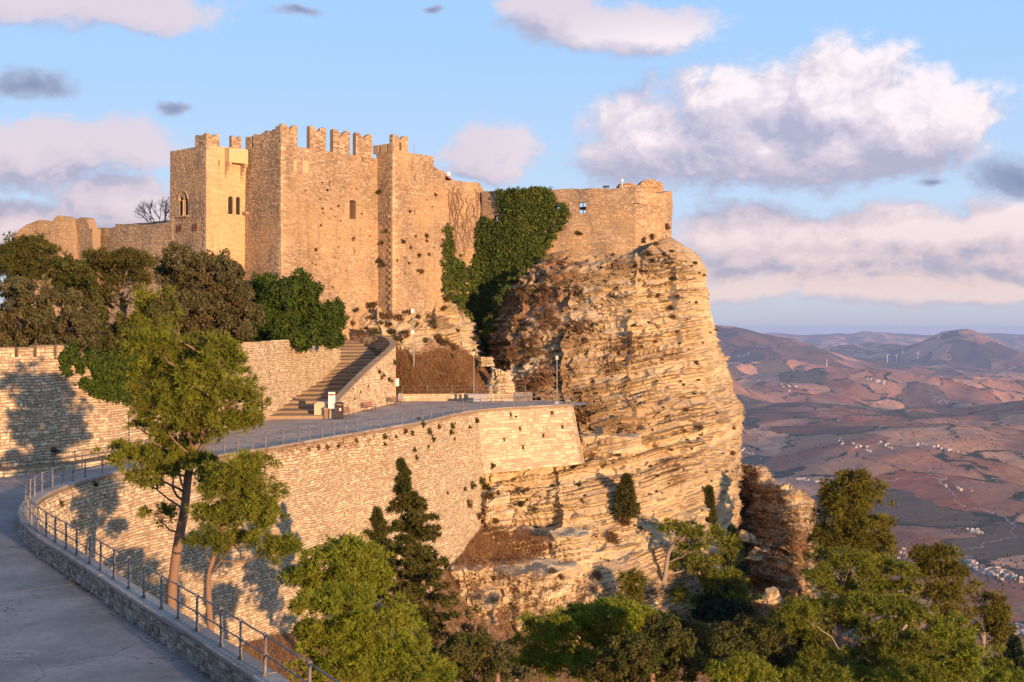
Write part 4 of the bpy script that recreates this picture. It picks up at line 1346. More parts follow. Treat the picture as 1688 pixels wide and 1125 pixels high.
def rock_sheet(name, net, nr, nc, parent=None, amp=1.0, seed=0, earth=None, mat='rock', smooth_net=True, flip=1, scale=1.0, fade=None, kind=None):
    """net: rows of (px, py, depth) control points"""
    Nn = np.array([[W(*p) for p in row] for row in net])
    G = catmull(Nn, nr); G = np.swapaxes(catmull(np.swapaxes(G, 0, 1), nc), 0, 1)
    du = np.gradient(G, axis=1); dv = np.gradient(G, axis=0)
    n = np.cross(du, dv) * flip; n /= np.linalg.norm(n, axis=2)[..., None] + 1e-9
    along = np.concatenate([np.zeros((nr, 1)), np.cumsum(np.linalg.norm(np.diff(G[..., :2], axis=1), axis=2), 1)], 1)
    along = along - along.mean(1)[:, None] * 0 
    off, tone = strata(G, along.mean(0)[None] + 0 * along, amp, seed, scale)
    if fade is not None:
        off = off * fade(np.linspace(0, 1, nr)[:, None], np.linspace(0, 1, nc)[None])
    h = n.copy(); h[..., 2] *= 0.35; h /= np.linalg.norm(h, axis=2)[..., None] + 1e-9
    V = G + h * off[..., None]
    Fq = grid_faces(nr, nc)
    if flip < 0: Fq = Fq[:, ::-1]
    o = mob(name, V.reshape(-1, 3), Fq, M[mat], parent, tone=tone.ravel(), tone_dom='POINT')
    e = np.zeros((nr, nc)) if earth is None else earth(V, n, np.linspace(0, 1, nr)[:, None] + np.zeros((1, nc)), np.linspace(0, 1, nc)[None] + np.zeros((nr, 1)))
    a = o.data.attributes.new('earth', 'FLOAT', 'POINT'); a.data.foreach_set('value', e.astype(np.float32).ravel())
    return o, V, h


CLIFF = [
    [(915, 402, 200), (928, 410, 184), (955, 418, 180.5), (1000, 422, 177.5), (1044, 420, 175.5), (1075, 403, 175.8), (1099, 394, 179.8), (1105, 391, 190), (1090, 388, 225)],
    [(822, 478, 196), (850, 470, 180), (900, 458, 174.5), (960, 463, 170.5), (1040, 468, 168.5), (1108, 455, 171), (1148, 438, 177), (1156, 436, 189), (1130, 436, 225)],
    [(800, 560, 190), (820, 552, 174), (870, 556, 167.5), (950, 560, 164), (1040, 560, 163), (1120, 552, 166), (1164, 540, 174), (1172, 536, 188), (1145, 536, 225)],
    [(803, 640, 184), (832, 640, 166), (878, 645, 159.5), (950, 645, 157.5), (1040, 645, 157.5), (1125, 636, 161), (1180, 626, 169), (1199, 622, 184), (1165, 622, 225)],
    [(850, 700, 172), (880, 712, 158), (925, 715, 152.5), (975, 716, 151.5), (1050, 718, 151.5), (1130, 708, 155.5), (1192, 694, 164), (1220, 688, 182), (1190, 688, 225)],
    [(770, 768, 150), (800, 764, 145.8), (862, 762, 144.4), (950, 764, 145.4), (1045, 784, 146), (1125, 778, 150.5), (1182, 770, 160), (1217, 762, 180), (1190, 762, 225)],
    [(730, 860, 146), (790, 862, 141), (850, 862, 139.5), (955, 866, 139.5), (1042, 868, 141), (1122, 862, 146), (1176, 852, 157), (1214, 842, 180), (1190, 842, 225)],
    [(720, 960, 139), (790, 960, 133), (860, 958, 131), (950, 955, 132), (1040, 948, 135), (1120, 940, 141), (1172, 928, 153), (1206, 915, 178), (1190, 915, 225)],
    [(720, 1090, 128), (790, 1090, 122), (860, 1085, 120), (950, 1085, 122), (1040, 1075, 126), (1120, 1060, 134), (1174, 1045, 148), (1204, 1030, 176), (1190, 1030, 225)],
]


def cliff_earth(V, n, v, u):
    g = np.clip((0.52 - u) / 0.22, 0, 1) * np.clip(1.0 - (v - 0.42) / 0.12, 0, 1) * np.clip(v / 0.05, 0, 1)       # scrubby upper left flank
    g = g * np.clip(0.35 + 1.5 * (fbm(V * 0.22, 71, 3) + 0.25), 0, 1)
    g2 = np.clip((fbm(V * np.array([0.16, 0.16, 0.34]), 72, 5) - 0.17) * 3.4, 0, 0.8) * np.clip(1 - (v - 0.35) / 0.4, 0.35, 1)
    top = np.clip(1 - v / 0.12, 0, 1) * 0.6
    return np.clip(np.maximum(np.maximum(g, g2), top), 0, 1)


cliff, CV, CN = rock_sheet('cliff', CLIFF, 800, 460, amp=1.0, earth=cliff_earth, fade=lambda v, u: np.clip((v + 0.03) / 0.14, 0.2, 1) * (1 - 0.5 * np.clip((u - 0.66) / 0.12, 0, 1)))
tag(cliff, 'towering layered limestone cliff under the ruined castle wall', 'cliff')


def block(name, c, size, rot=0.0, parent=None, seed=0, nz=26, na=72, amp=0.45, taper=0.85, tilt=(0, 0), square=4.0, mat='rock', earth=0.0, topjit=0.25):
    """free-standing rock mass: a squarish plan lofted up, beds displaced, uneven flat top"""
    th = np.linspace(0, 2 * np.pi, na, endpoint=False)
    r_ = (np.abs(np.cos(th)) ** square + np.abs(np.sin(th)) ** square) ** (-1 / square)
    zz = np.concatenate([np.linspace(0, 1, nz), np.ones(6)])
    rr = np.concatenate([1 - (1 - taper) * np.linspace(0, 1, nz), taper * np.array([0.93, 0.8, 0.6, 0.35, 0.12, 0.0])])
    r_ = r_ * (1 + 0.22 * fbm(np.stack([np.cos(th) * 1.7, np.sin(th) * 1.7, 0 * th + seed * 3.1], -1), 300 + seed, 3))
    X = rr[:, None] * r_ * np.cos(th) * size[0] / 2; Y = rr[:, None] * r_ * np.sin(th) * size[1] / 2
    Z = zz[:, None] * size[2] + 0 * X
    ca, sa = math.cos(rot), math.sin(rot)
    P = np.stack([X * ca - Y * sa, X * sa + Y * ca, Z + tilt[0] * X + tilt[1] * Y], -1) + np.array(c)
    out = np.stack([np.cos(th) * ca - np.sin(th) * sa, np.cos(th) * sa + np.sin(th) * ca, 0 * th], -1)[None]
    per_ = th * max(size[0], size[1]) / 2
    off, tone = strata(P, per_[None] + 0 * Z, amp, seed)
    off = off * np.concatenate([np.ones(nz), [0.7, 0.4, 0.2, 0.1, 0, 0]])[:, None]
    P = P + out * off[..., None]
    P[nz // 2:, :, 2] += (topjit + 0.10 * min(size[2], 3.0)) * fbm(P[nz // 2:] * np.array([0.6, 0.6, 0.0]), 13 + seed, 3) * np.linspace(0, 1, len(P) - nz // 2)[:, None]
    i = np.arange(len(zz) - 1)[:, None] * na; j = np.arange(na)[None]
    Fq = np.stack([i + j, i + (j + 1) % na, i + na + (j + 1) % na, i + na + j], -1).reshape(-1, 4)
    V = P.reshape(-1, 3)
    o = mob(name, V - np.array(c), Fq, M[mat], parent, tone=tone.ravel(), tone_dom='POINT')
    o.location = c
    a = o.data.attributes.new('earth', 'FLOAT', 'POINT'); a.data.foreach_set('value', np.full(len(V), earth, np.float32))
    return o


def wblock(name, label, px, py_top, py_bot, D, wpx, depth, seed, cat='rock', **k):
    c = W(px, py_bot, D); h = float(W(px, py_top, D)[2] - c[2])
    return tag(block(name, tuple(c), (wpx / F * D, depth, h), seed=seed, **k), label, cat)


# outcrops stepping out from the foot of the cliff
wblock('rock_outcrop', 'flat topped pale rock ledge right of the dry grass bank', 900, 880, 990, 135, 150, 9.0, 1, rot=-0.1, square=6, taper=0.97, nz=80, na=240, amp=0.6)
wblock('rock_outcrop', 'small squared ledge block on top of the flat rock shelf', 945, 876, 905, 133, 62, 5.0, 2, rot=-0.1, square=6, taper=0.95, nz=60, na=170, amp=0.6)
wblock('rock_outcrop', 'tall jointed rock buttress right of the dark cleft', 872, 932, 1110, 124, 150, 9.0, 3, rot=-0.25, square=5, taper=0.93, nz=110, na=220, amp=0.7)
wblock('rock_outcrop', 'narrow pale rock pillar left of the dark cleft', 775, 930, 1110, 121, 88, 7.0, 4, rot=0.2, square=5, taper=0.8, nz=90, na=150, amp=0.6)
wblock('rock_outcrop', 'pale rock mass closing the lower end of the retaining wall', 806, 808, 905, 132.5, 74, 5.0, 21, rot=0.4, square=3, taper=0.55, nz=80, na=170, amp=0.8, tilt=(0.35, 0.0))
wblock('boulder', 'tilted banded boulder between the grass bank and the cliff', 826, 610, 670, 160, 54, 4.5, 5, rot=0.5, square=3.0, taper=0.42, nz=60, na=110, amp=0.55, tilt=(-0.35, 0.1))
wblock('boulder', 'pale loose boulder above the tilted banded boulder', 802, 588, 604, 163, 26, 2.0, 6, square=3, taper=0.7, amp=0.2)
wblock('boulder', 'angular pale boulder at the top edge of the grass bank', 762, 563, 598, 166, 40, 3.0, 7, square=3, taper=0.6, amp=0.3, tilt=(-0.2, 0))
# rock slope under the towers
SLOPE = [
    [(548, 502, 172), (600, 504, 167), (650, 505, 166), (700, 505, 169.5), (735, 498, 175), (768, 515, 184), (795, 570, 193)],
    [(555, 528, 168), (605, 532, 163.5), (655, 536, 161.5), (705, 534, 163), (750, 536, 168), (785, 563, 177), (803, 600, 190)],
    [(566, 552, 167), (615, 566, 162), (662, 578, 159), (710, 572, 160), (757, 572, 163), (790, 592, 170), (808, 625, 182)],
    [(600, 592, 163), (630, 610, 159), (668, 622, 156.5), (712, 622, 156.5), (757, 620, 158), (800, 632, 162), (830, 640, 172)],
    [(630, 640, 160), (650, 650, 156.5), (675, 655, 155.6), (715, 655, 155.6), (757, 655, 156), (805, 660, 157), (845, 665, 162)],
]


def slope_earth(V, n, v, u):
    g = np.clip((v - 0.50) / 0.08 + 1.2 * fbm(V * 0.35, 81, 3), 0, 1)
    return np.clip(np.maximum(g, np.clip((fbm(V * 0.3, 82, 4) + 0.0) * 2.0, 0, 0.85)), 0, 1)


rocky, SV, SN = rock_sheet('rock_slope', SLOPE, 230, 330, amp=0.8, seed=3, earth=slope_earth,
                           fade=lambda v, u: np.clip((0.62 - v) / 0.12, 0.12, 1) + 0 * u)
tag(rocky, 'rocky slope with dry grass between the castle towers and the plaza', 'slope')
# right-hand spur beyond the cliff
SPUR = [
    [(1180, 745, 224), (1212, 762, 208), (1225, 766, 199), (1237, 767, 194), (1249, 769, 195), (1257, 774, 216)],
    [(1180, 800, 216), (1214, 808, 200), (1234, 800, 190), (1254, 797, 183), (1266, 801, 184), (1275, 807, 213)],
    [(1180, 850, 210), (1212, 850, 192), (1245, 840, 182), (1285, 822, 174), (1316, 817, 176), (1330, 826, 212)],
    [(1180, 900, 200), (1212, 905, 184), (1245, 898, 175), (1290, 880, 168), (1326, 862, 171), (1341, 862, 212)],
    [(1180, 960, 190), (1215, 965, 172), (1250, 962, 162), (1295, 945, 158), (1328, 925, 164), (1348, 915, 212)],
    [(1180, 1040, 172), (1215, 1050, 154), (1255, 1050, 147), (1300, 1040, 146), (1335, 1010, 154), (1363, 985, 205)],
]


def spur_earth(V, n, v, u):
    return np.clip(0.30 + 2.2 * fbm(V * 0.16, 91, 4) + np.clip((v - 0.1) * 0.3, 0, 0.3), 0, 1)


spur, PV, PN = rock_sheet('rock_spur', SPUR, 260, 200, amp=0.7, seed=5, earth=spur_earth)
tag(spur, 'brown grassy rock spur dropping towards the valley right of the cliff', 'slope')
for (lab, px, y0, y1, D, wp, dp, sd) in [
        ('big grey white boulder low on the brown spur', 1272, 972, 1018, 152, 44, 6.0, 11), ('pale upright boulder beside the lowest spur trees', 1243, 985, 1025, 149, 26, 4.0, 12),
        ('wide grey boulder in the shaded hollow of the spur', 1292, 882, 903, 167, 40, 5.0, 13), ('pale slabby boulder halfway down the brown spur', 1230, 876, 892, 170, 28, 4.0, 14),
        ('rounded pale boulder under the slabby one', 1258, 902, 925, 165, 20, 4.0, 15)]:
    wblock('boulder', lab, px, y0, y1, D, wp, dp, sd, square=2.6, taper=0.45, nz=36, na=80, amp=0.5, tilt=(-0.15, 0.1), rot=0.5 * sd)
# low kerb wall and paved ledge by the bastion
wblock('rock_outcrop', 'flat grey ledge beside the bastion under the floodlight', 998, 716, 742, 150, 104, 7.0, 16, square=5, taper=0.97, nz=36, na=200, amp=0.35, topjit=0.15)


# ------------------------------------------------------------------ near hillside under the trees
def rbf_surface(pts, X, Y):
    P = np.array(pts, float); n = len(P)
    d = np.linalg.norm(P[:, None, :2] - P[None, :, :2], axis=2)
    phi = lambda r: r * r * np.log(r + 1e-6)
    Amat = np.zeros((n + 3, n + 3)); Amat[:n, :n] = phi(d) + np.eye(n) * 1.0; Amat[:n, n] = 1; Amat[:n, n + 1:] = P[:, :2]
    Amat[n, :n] = 1; Amat[n + 1:, :n] = P[:, :2].T
    w = np.linalg.solve(Amat, np.concatenate([P[:, 2], [0, 0, 0]]))
    out = w[n] + w[n + 1] * X + w[n + 2] * Y
    for i in range(n):
        out = out + w[i] * phi(np.hypot(X - P[i, 0], Y - P[i, 1]))
    return out


HP = [(3.6, 15, -3.5), (-1.2, 24, -3.2), (-5.5, 32, -2.6), (-10.4, 40, -2.4), (-14, 46, -2.2), (-17, 51, -2.0), (-20, 56, -2.4), (-22, 61, -4.5), (-22.6, 68, -9), (-22.5, 76, -11.5),
      (-12, 52, -5.0), (-15, 62, -7.5), (-7, 42, -5.5), (-3, 33, -5.5), (-18, 86, -12.5), (-14, 98, -13.2), (-10, 108, -13.5), (-7.5, 117, -12.2), (-6.2, 126, -10.8), (-0.9, 134, -12.6), (3.6, 134, -14.5), (-4.9, 124, -13.3), (0.4, 128, -15.5), (-8, 140, -12), (0, 147, -17), (10, 147, -19), (-4.5, 115, -18.5), (1, 118, -21), (6, 122, -23), (-6, 106, -18),
      (6, 60, -16), (0, 75, -16), (5, 90, -20), (8, 105, -24), (0, 100, -20), (-8, 92, -15.5), (15, 60, -20), (20, 80, -21), (20, 100, -25), (22, 118, -27), (14, 124, -24), (12, 135, -22),
      (28, 140, -22), (26, 160, -24), (30, 75, -24), (35, 100, -24), (42, 125, -28), (40, 80, -27), (30, 50, -27), (50, 105, -34), (60, 130, -46), (40, 165, -30), (50, 190, -44),
      (20, 30, -22), (10, 20, -15), (60, 60, -50), (90, 100, -85), (80, 180, -85), (15, 200, -12), (-30, 200, -2), (-60, 200, -6), (-80, 150, -4), (-60, 110, -1), (-90, 60, -4), (-50, 60, -1.5)]


def hill_z(x, y):
    x = np.asarray(x, float); y = np.asarray(y, float)
    return rbf_surface(HP, x, y)


gx = np.concatenate([np.arange(-8, 70, 0.55)]); gx = np.concatenate([np.arange(-26, 72, 0.6)])
gy = np.arange(14, 215, 0.7)
GX, GY = np.meshgrid(gx, gy)
GZ = hill_z(GX, GY)
GZ = GZ + 0.5 * fbm(np.stack([GX, GY, 0 * GX], -1) * 0.18, 101, 4) + 0.18 * fbm(np.stack([GX, GY, 0 * GX], -1) * 1.1, 105, 3)
# keep clear of the road
ue = np.interp(GY, edge.Y[np.argsort(edge.Y)], edge.t[np.argsort(edge.Y)])
ex_, ey_ = edge.at(ue)
GZ = np.where((GX < ex_ + 0.2) & (GY < 146), np.minimum(GZ, -1.6), GZ)
ground = mob('hillside', np.stack([GX, GY, GZ], -1).reshape(-1, 3), grid_faces(*GX.shape), M['earth'], smooth=False)
tag(ground, kind='structure')
# the hidden far side and flanks run down to the plain
gx2 = np.concatenate([np.linspace(-700, -90, 12), np.linspace(-80, 76, 40), np.linspace(95, 900, 16)]); gy2 = np.concatenate([np.linspace(-500, -20, 8), np.linspace(0, 240, 50), np.linspace(270, 1100, 14)])
HX, HYY = np.meshgrid(gx2, gy2)
dd = np.sqrt((np.maximum(np.abs(HX + 12) - 68, 0)) ** 2 + (np.maximum(np.maximum(HYY - 200, 30 - HYY - 60), 0)) ** 2)
hz0 = hill_z(np.clip(HX, -80, 70), np.clip(HYY, 14, 210))
HZ = hz0 - dd * 0.95 - np.where((HX > -28) & (HX < 71) & (HYY < 214), 3.0, 0)
HZ = np.where((HX < -22) & (HYY < 160) & (HX > -70), np.minimum(HZ, -1.2), HZ)
HZ = np.maximum(HZ, -760)
mo = mob('mountain_side', np.stack([HX, HYY, HZ], -1).reshape(-1, 3), grid_faces(*HX.shape), M['earth'])
tag(mo, kind='structure')
# garden ground between perimeter wall and castle
tx = np.linspace(-90, -14, 60); ty = np.linspace(76, 205, 90)
TX, TY = np.meshgrid(tx, ty)
xw = np.interp(TY, per.Y, per.X) - 0.9
t_ = np.clip((TY - 90) / 80, 0, 1)
t_ = np.clip((TY - 122) / 60, 0, 1)
TZ = 5.8 + 5.0 * t_ ** 1.1 + 0.5 * fbm(np.stack([TX, TY, 0 * TX], -1) * 0.1, 7, 3)
TX2 = np.minimum(TX, np.where(TY < 150, xw, -24.0 + 0 * TY))
g2 = mob('garden_ground', np.stack([TX2, TY, TZ], -1).reshape(-1, 3), grid_faces(*TX.shape), M['earth'])
tag(g2, kind='structure')

# ------------------------------------------------------------------ the valley far below, out to the horizon
def gauss_hill(X, Y, px, r, h, wx, wy, rot=0.0):
    a = math.atan((px - CX) / F); cx, cy = r * math.sin(a), r * math.cos(a)
    dx, dy = X - cx, Y - cy
    c, s = math.cos(rot), math.sin(rot)
    u, v = (dx * c + dy * s) / wx, (-dx * s + dy * c) / wy
    return h * np.exp(-(u * u + v * v))


def valley_z(X, Y):
    R = np.hypot(X, Y)
    P = np.stack([X, Y, 0 * X], -1)
    z = -722 + 14 * fbm(P * 0.0012, 201, 3)
    amp = np.clip((R - 3800) / 6000, 0, 1) * (1 - 0.45 * np.clip((R - 12500) / 6000, 0, 1))
    ridg = 1 - np.abs(fbm((P + 900 * np.stack([vn(P * 0.0004, 5), vn(P * 0.0004, 6), 0 * X], -1)) * np.array([0.00042, 0.00030, 1]), 210, 5)) * 1.9
    z = z + amp * (180 * np.clip(ridg, 0, 1) ** 2.0 + 105 * fbm(P * 0.0008, 220, 5))
    z = z + np.clip((R - 9000) / 12000, 0, 1) * 45 + np.clip((R - 5200) / 2500, 0, 1) * 14 * fbm(P * 0.004, 230, 4)
    for q in [(1235, 9500, 130, 1100, 1500, 0.3), (1330, 11800, 150, 1500, 1300, 0.2), (1400, 7300, 110, 900, 2000, 0.5), (1560, 8600, 130, 1500, 900, 0.0), (1640, 6800, 100, 900, 1500, -0.5),
              (1205, 16500, 430, 1500, 2400, 0.0), (1090, 18000, 380, 2600, 2400, 0.0), (1345, 22500, 200, 1400, 1500, 0.0), (1440, 23500, 190, 900, 1500, 0.0),
              (1560, 20500, 285, 560, 1500, 0.0), (1612, 20800, 290, 600, 1500, 0.0), (1585, 21500, 120, 1500, 1500, 0.0), (1690, 19500, 110, 900, 1500, 0.0),
              (1250, 36000, 300, 4500, 2500, 0.0), (1480, 40000, 310, 6500, 2500, 0.0), (1650, 38000, 310, 3500, 2500, 0.0), (1000, 36000, 330, 6000, 2500, 0.0)]:
        z = z + gauss_hill(X, Y, *q)
    z = z + np.clip((R - 12000) / 8000, 0, 1) * 75 * fbm(P * 0.0005, 240, 5) - np.clip((R - 12000) / 9000, 0, 1) * amp * 60
    return z


az_ = np.radians(np.concatenate([np.linspace(-178, -30, 40), np.linspace(-28, 5.5, 50), np.linspace(6, 23.5, 430), np.linspace(24, 178, 60), [182]]))
rr_ = np.concatenate([[1], np.geomspace(900, 2800, 14), np.geomspace(2900, 48000, 430)])
AZ, RR = np.meshgrid(az_, rr_)
VX, VY = RR * np.sin(AZ), RR * np.cos(AZ)
VZ = valley_z(VX, VY)


def valley_mat():
    m, nt, b, P = new_mat('fields_with_cloud_shade')
    wob = P + (noise(nt, P, 0.0011, 5, 0.6, color=True) - 0.5) * 900.0
    flat = wob * (1.0, 0.62, 0.0)
    def vor(scale, feat='F1'):
        v = nt.nodes.new('ShaderNodeTexVoronoi'); v.feature = feat; v.inputs['Scale'].default_value = scale
        nt.links.new(flat.s, v.inputs['Vector']); return v
    v1 = vor(0.0030); v2 = vor(0.0085)
    sep = nt.nodes.new('ShaderNodeSeparateColor'); nt.links.new(v1.outputs['Color'], sep.inputs[0])
    a, b2 = S(nt, sep.outputs[0]), S(nt, sep.outputs[1])
    sep2 = nt.nodes.new('ShaderNodeSeparateColor'); nt.links.new(v2.outputs['Color'], sep2.inputs[0])
    a2 = S(nt, sep2.outputs[0])
    c = mixc(nt, a, (0.34, 0.11, 0.05), (0.80, 0.37, 0.18))
    c = mixc(nt, a2.ramp(0.3, 0.9) * 0.5, c, (0.42, 0.25, 0.15))
    c = mixc(nt, b2.ramp(0.66, 0.74) * 0.85, c, (0.075, 0.075, 0.045))
    cloud_shade = noise(nt, P, 0.00035, 4, 0.6)
    c = mixc(nt, cloud_shade.ramp(0.48, 0.6) * 0.8, c, (0.085, 0.06, 0.055))  # broad dark patches painted over the fields as cloud shade
    n1 = noise(nt, P * (1.0, 0.35, 1.0), 0.006, 5, 0.65)
    c = mixc(nt, n1.ramp(0.55, 0.75) * 0.5, c, (0.06, 0.065, 0.035))
    fur = noise(nt, P * (1.0, 0.25, 1.0), 0.03, 4, 0.7)
    c = mixc(nt, fur.ramp(0.3, 0.7) * 0.35, c, (0.12, 0.075, 0.055))
    e1 = vor(0.0030, 'DISTANCE_TO_EDGE'); d1 = S(nt, e1.outputs['Distance'])
    c = mixc(nt, d1.ramp(0.02, 0.05, 1.0, 0.0) * n1.ramp(0.45, 0.52), c, (0.05, 0.055, 0.03))
    e3 = vor(0.0011, 'DISTANCE_TO_EDGE'); d3 = S(nt, e3.outputs['Distance'])
    c = mixc(nt, d3.ramp(0.0012, 0.0028, 1.0, 0.0) * 0.75, c, (0.46, 0.34, 0.27))
    g = nt.nodes.new('ShaderNodeNewGeometry')
    nt.links.new(c.s, b.inputs['Base Color']); b.inputs['Roughness'].default_value = 1.0; b.inputs['Specular IOR Level'].default_value = 0.0
    bump(nt, b, noise(nt, P, 0.006, 7, 0.65), 1.0, 22.0)
    return m


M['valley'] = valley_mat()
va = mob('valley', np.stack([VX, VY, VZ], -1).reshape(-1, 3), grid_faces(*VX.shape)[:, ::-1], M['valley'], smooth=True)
tag(va, kind='structure')


def on_valley(px, py):
    dx, dz = (px - CX) / F, -(py - HY) / F
    t = np.geomspace(1500, 30000, 3000)
    z = CAMZ + dz * t; g = valley_z(dx * t, t)
    k = np.nonzero(z < g)[0]
    if not len(k): return None
    t = t[k[0]]
    return np.array([dx * t, t, float(valley_z(np.array([dx * t]), np.array([t]))[0])])


def house_mesh(w, d, h, roofm, wallm, gable=True):
    m = MB()
    m.add([(-w/2, -d/2, -3), (w/2, -d/2, -3), (w/2, d/2, -3), (-w/2, d/2, -3), (-w/2, -d/2, h), (w/2, -d/2, h), (w/2, d/2, h), (-w/2, d/2, h)],
          [[0, 1, 5, 4], [1, 2, 6, 5], [2, 3, 7, 6], [3, 0, 4, 7]])
    n0 = 4
    if gable:
        r = h + w * 0.22
        m.add([(-w/2 - .4, -d/2 - .4, h), (w/2 + .4, -d/2 - .4, h), (w/2 + .4, d/2 + .4, h), (-w/2 - .4, d/2 + .4, h), (0, -d/2 - .4, r), (0, d/2 + .4, r)],
              [[1, 2, 5, 4], [3, 0, 4, 5]], [[0, 1, 4], [2, 3, 5]])
        me = raw_mesh('farmhouse', np.vstack(m.V), [np.vstack(m.F4), np.vstack(m.F3)], wallm)
        me.materials.append(roofm)
        mi = np.zeros(len(me.polygons), np.int32); mi[4:6] = 1
    else:
        m.add([(-w/2, -d/2, h), (w/2, -d/2, h), (w/2, d/2, h), (-w/2, d/2, h)], [[0, 1, 2, 3]])
        m.box((w * 0.2, 0, h + 0.6), (w * 0.3, d * 0.4, 1.2))
        me = raw_mesh('farmhouse', np.vstack(m.V), [np.vstack(m.F4)], wallm)
        me.materials.append(roofm)
        mi = np.zeros(len(me.polygons), np.int32); mi[4] = 1
    me.polygons.foreach_set('material_index', mi)
    return me


HM = [plain_mat('cream_house_wall', (0.46, 0.36, 0.28), 0.9, var=0.05, scale=0.2), plain_mat('white_house_wall', (0.55, 0.48, 0.42), 0.9, var=0.05, scale=0.2), plain_mat('ochre_house_wall', (0.50, 0.33, 0.22), 0.9, var=0.05, scale=0.2)]
FLATR = plain_mat('flat_house_roof', (0.35, 0.30, 0.28), 0.9)
protos = [house_mesh(9, 13, 6, M['roof'], HM[0]), house_mesh(10, 10, 7, FLATR, HM[1], False), house_mesh(8, 11, 4, M['roof'], HM[2]), house_mesh(12, 9, 9, FLATR, HM[0], False),
          house_mesh(14, 30, 5, FLATR, HM[1], True), house_mesh(9, 9, 8, M['roof'], HM[1])]
hr = np.random.default_rng(91)
clusters = [  # px range, py range, number, group phrase, label
    (1592, 1650, 922, 958, 46, 'village houses in the plain', 'plain village'),
    (1640, 1690, 935, 966, 40, 'village houses at the picture edge', 'edge village'),
    (1664, 1692, 1030, 1052, 16, 'houses below the village', 'lower hamlet'),
    (1380, 1440, 722, 748, 16, 'hamlet houses in the brown fields', 'field hamlet'),
    (1440, 1475, 722, 745, 8, 'hamlet houses beside the brown hill', 'field row'),
    (1512, 1580, 730, 750, 16, 'farmhouses on the far slope', 'far slope farms'),
    (1430, 1465, 622, 636, 14, 'houses of the ridge hamlet', 'ridge hamlet'),
    (1220, 1260, 740, 760, 8, 'farmhouses right of the cliff', 'cliffside farms'),
    (1555, 1620, 800, 815, 7, 'farmhouses above the dark fields', 'dark field farms'),
    (1590, 1625, 868, 884, 12, 'farmhouses above the village', 'upper village farms'),
    (1318, 1362, 790, 800, 5, 'sheds left of the tall pine', 'tall pine sheds'),
    (1285, 1312, 634, 650, 6, 'houses under the mast hill', 'mast hill farms'),
    (1480, 1500, 905, 925, 6, 'farm buildings behind the pines', 'crown gap farms'),
]
for (x0, x1, y0, y1, n, grp, lab) in clusters:
    for k in range(n):
        px, py = hr.uniform(x0, x1), hr.uniform(y0, y1)
        if (x1 - x0) > 30: py = y0 + (y1 - y0) * np.clip((px - x0) / (x1 - x0) * 0.7 + hr.uniform(0, 0.35), 0, 1)
        p = on_valley(px, py)
        if p is None: continue
        me = protos[4] if 'sheds' in lab and k < 3 else protos[int(hr.integers(0, 6)) if hr.random() < 0.9 else 5]
        if me is protos[4] and 'sheds' not in lab and hr.random() < 0.7: me = protos[1]
        o = bpy.data.objects.new('farmhouse', me); link(o); o.location = p
        s = hr.uniform(0.7, 1.15) * (1.0 if p[1] < 7000 else 1.5); o.scale = (s, s, s); o.rotation_euler = (0, 0, hr.uniform(0, 3.14))
        look = {0: 'tiled cream house', 1: 'flat roofed pale house', 2: 'tiled ochre house', 3: 'tall cream house', 4: 'long low shed', 5: 'tall tiled pale house'}[protos.index(me)]
        u_, v_ = (px - x0) / (x1 - x0), (py - y0) / (y1 - y0)
        wh = ['far left', 'left', 'middle', 'right', 'far right'][int(np.clip(u_ * 5, 0, 4))] + ' ' + ['back', 'centre', 'front'][int(np.clip(v_ * 3, 0, 2))]
        tag(o, look + ', ' + wh + ' of the ' + lab, 'house', grp)
# dark trees round the farms, hedgerow clumps
tm = MB()
for k in range(950):
    if k < 700:
        c = clusters[int(hr.integers(0, len(clusters)))]; px, py = hr.uniform(c[0] - 25, c[1] + 25), hr.uniform(c[2] - 8, c[3] + 8)
    else:
        px, py = hr.uniform(1180, 1688), hr.uniform(700, 1050)
        if vn(np.array([px * 0.02, py * 0.05, 3.0]), 8) < 0.55: continue
    t = (CAMZ + 715) * F / (py - HY) if py > HY + 40 else None
    if t is None: continue
    p = np.array([(px - CX) / F * t, t]); z = float(valley_z(np.array([p[0]]), np.array([p[1]]))[0])
    s = hr.uniform(2.2, 4.8)
    q = hr.normal(0, 1, (6, 3)); q /= np.linalg.norm(q, axis=1)[:, None]
    oc = np.array([[1, 0, 0], [0, 1, 0], [-1, 0, 0], [0, -1, 0], [0.2, 0.1, 1.3], [0, 0, -0.6]]) * s * hr.uniform(0.7, 1.3, (6, 1)) + [p[0], p[1], z + s * 0.7]
    tm.add(oc, None, [[0, 1, 4], [1, 2, 4], [2, 3, 4], [3, 0, 4], [1, 0, 5], [2, 1, 5], [3, 2, 5], [0, 3, 5]])
o = mob('woodland', np.vstack(tm.V), [np.vstack(tm.F3)], M['oak_dark'], tone=np.full(sum(len(f) for f in tm.F3), 0.2))
tag(o, 'scattered dark farm trees and hedgerows across the plain', 'woodland', kind='stuff')
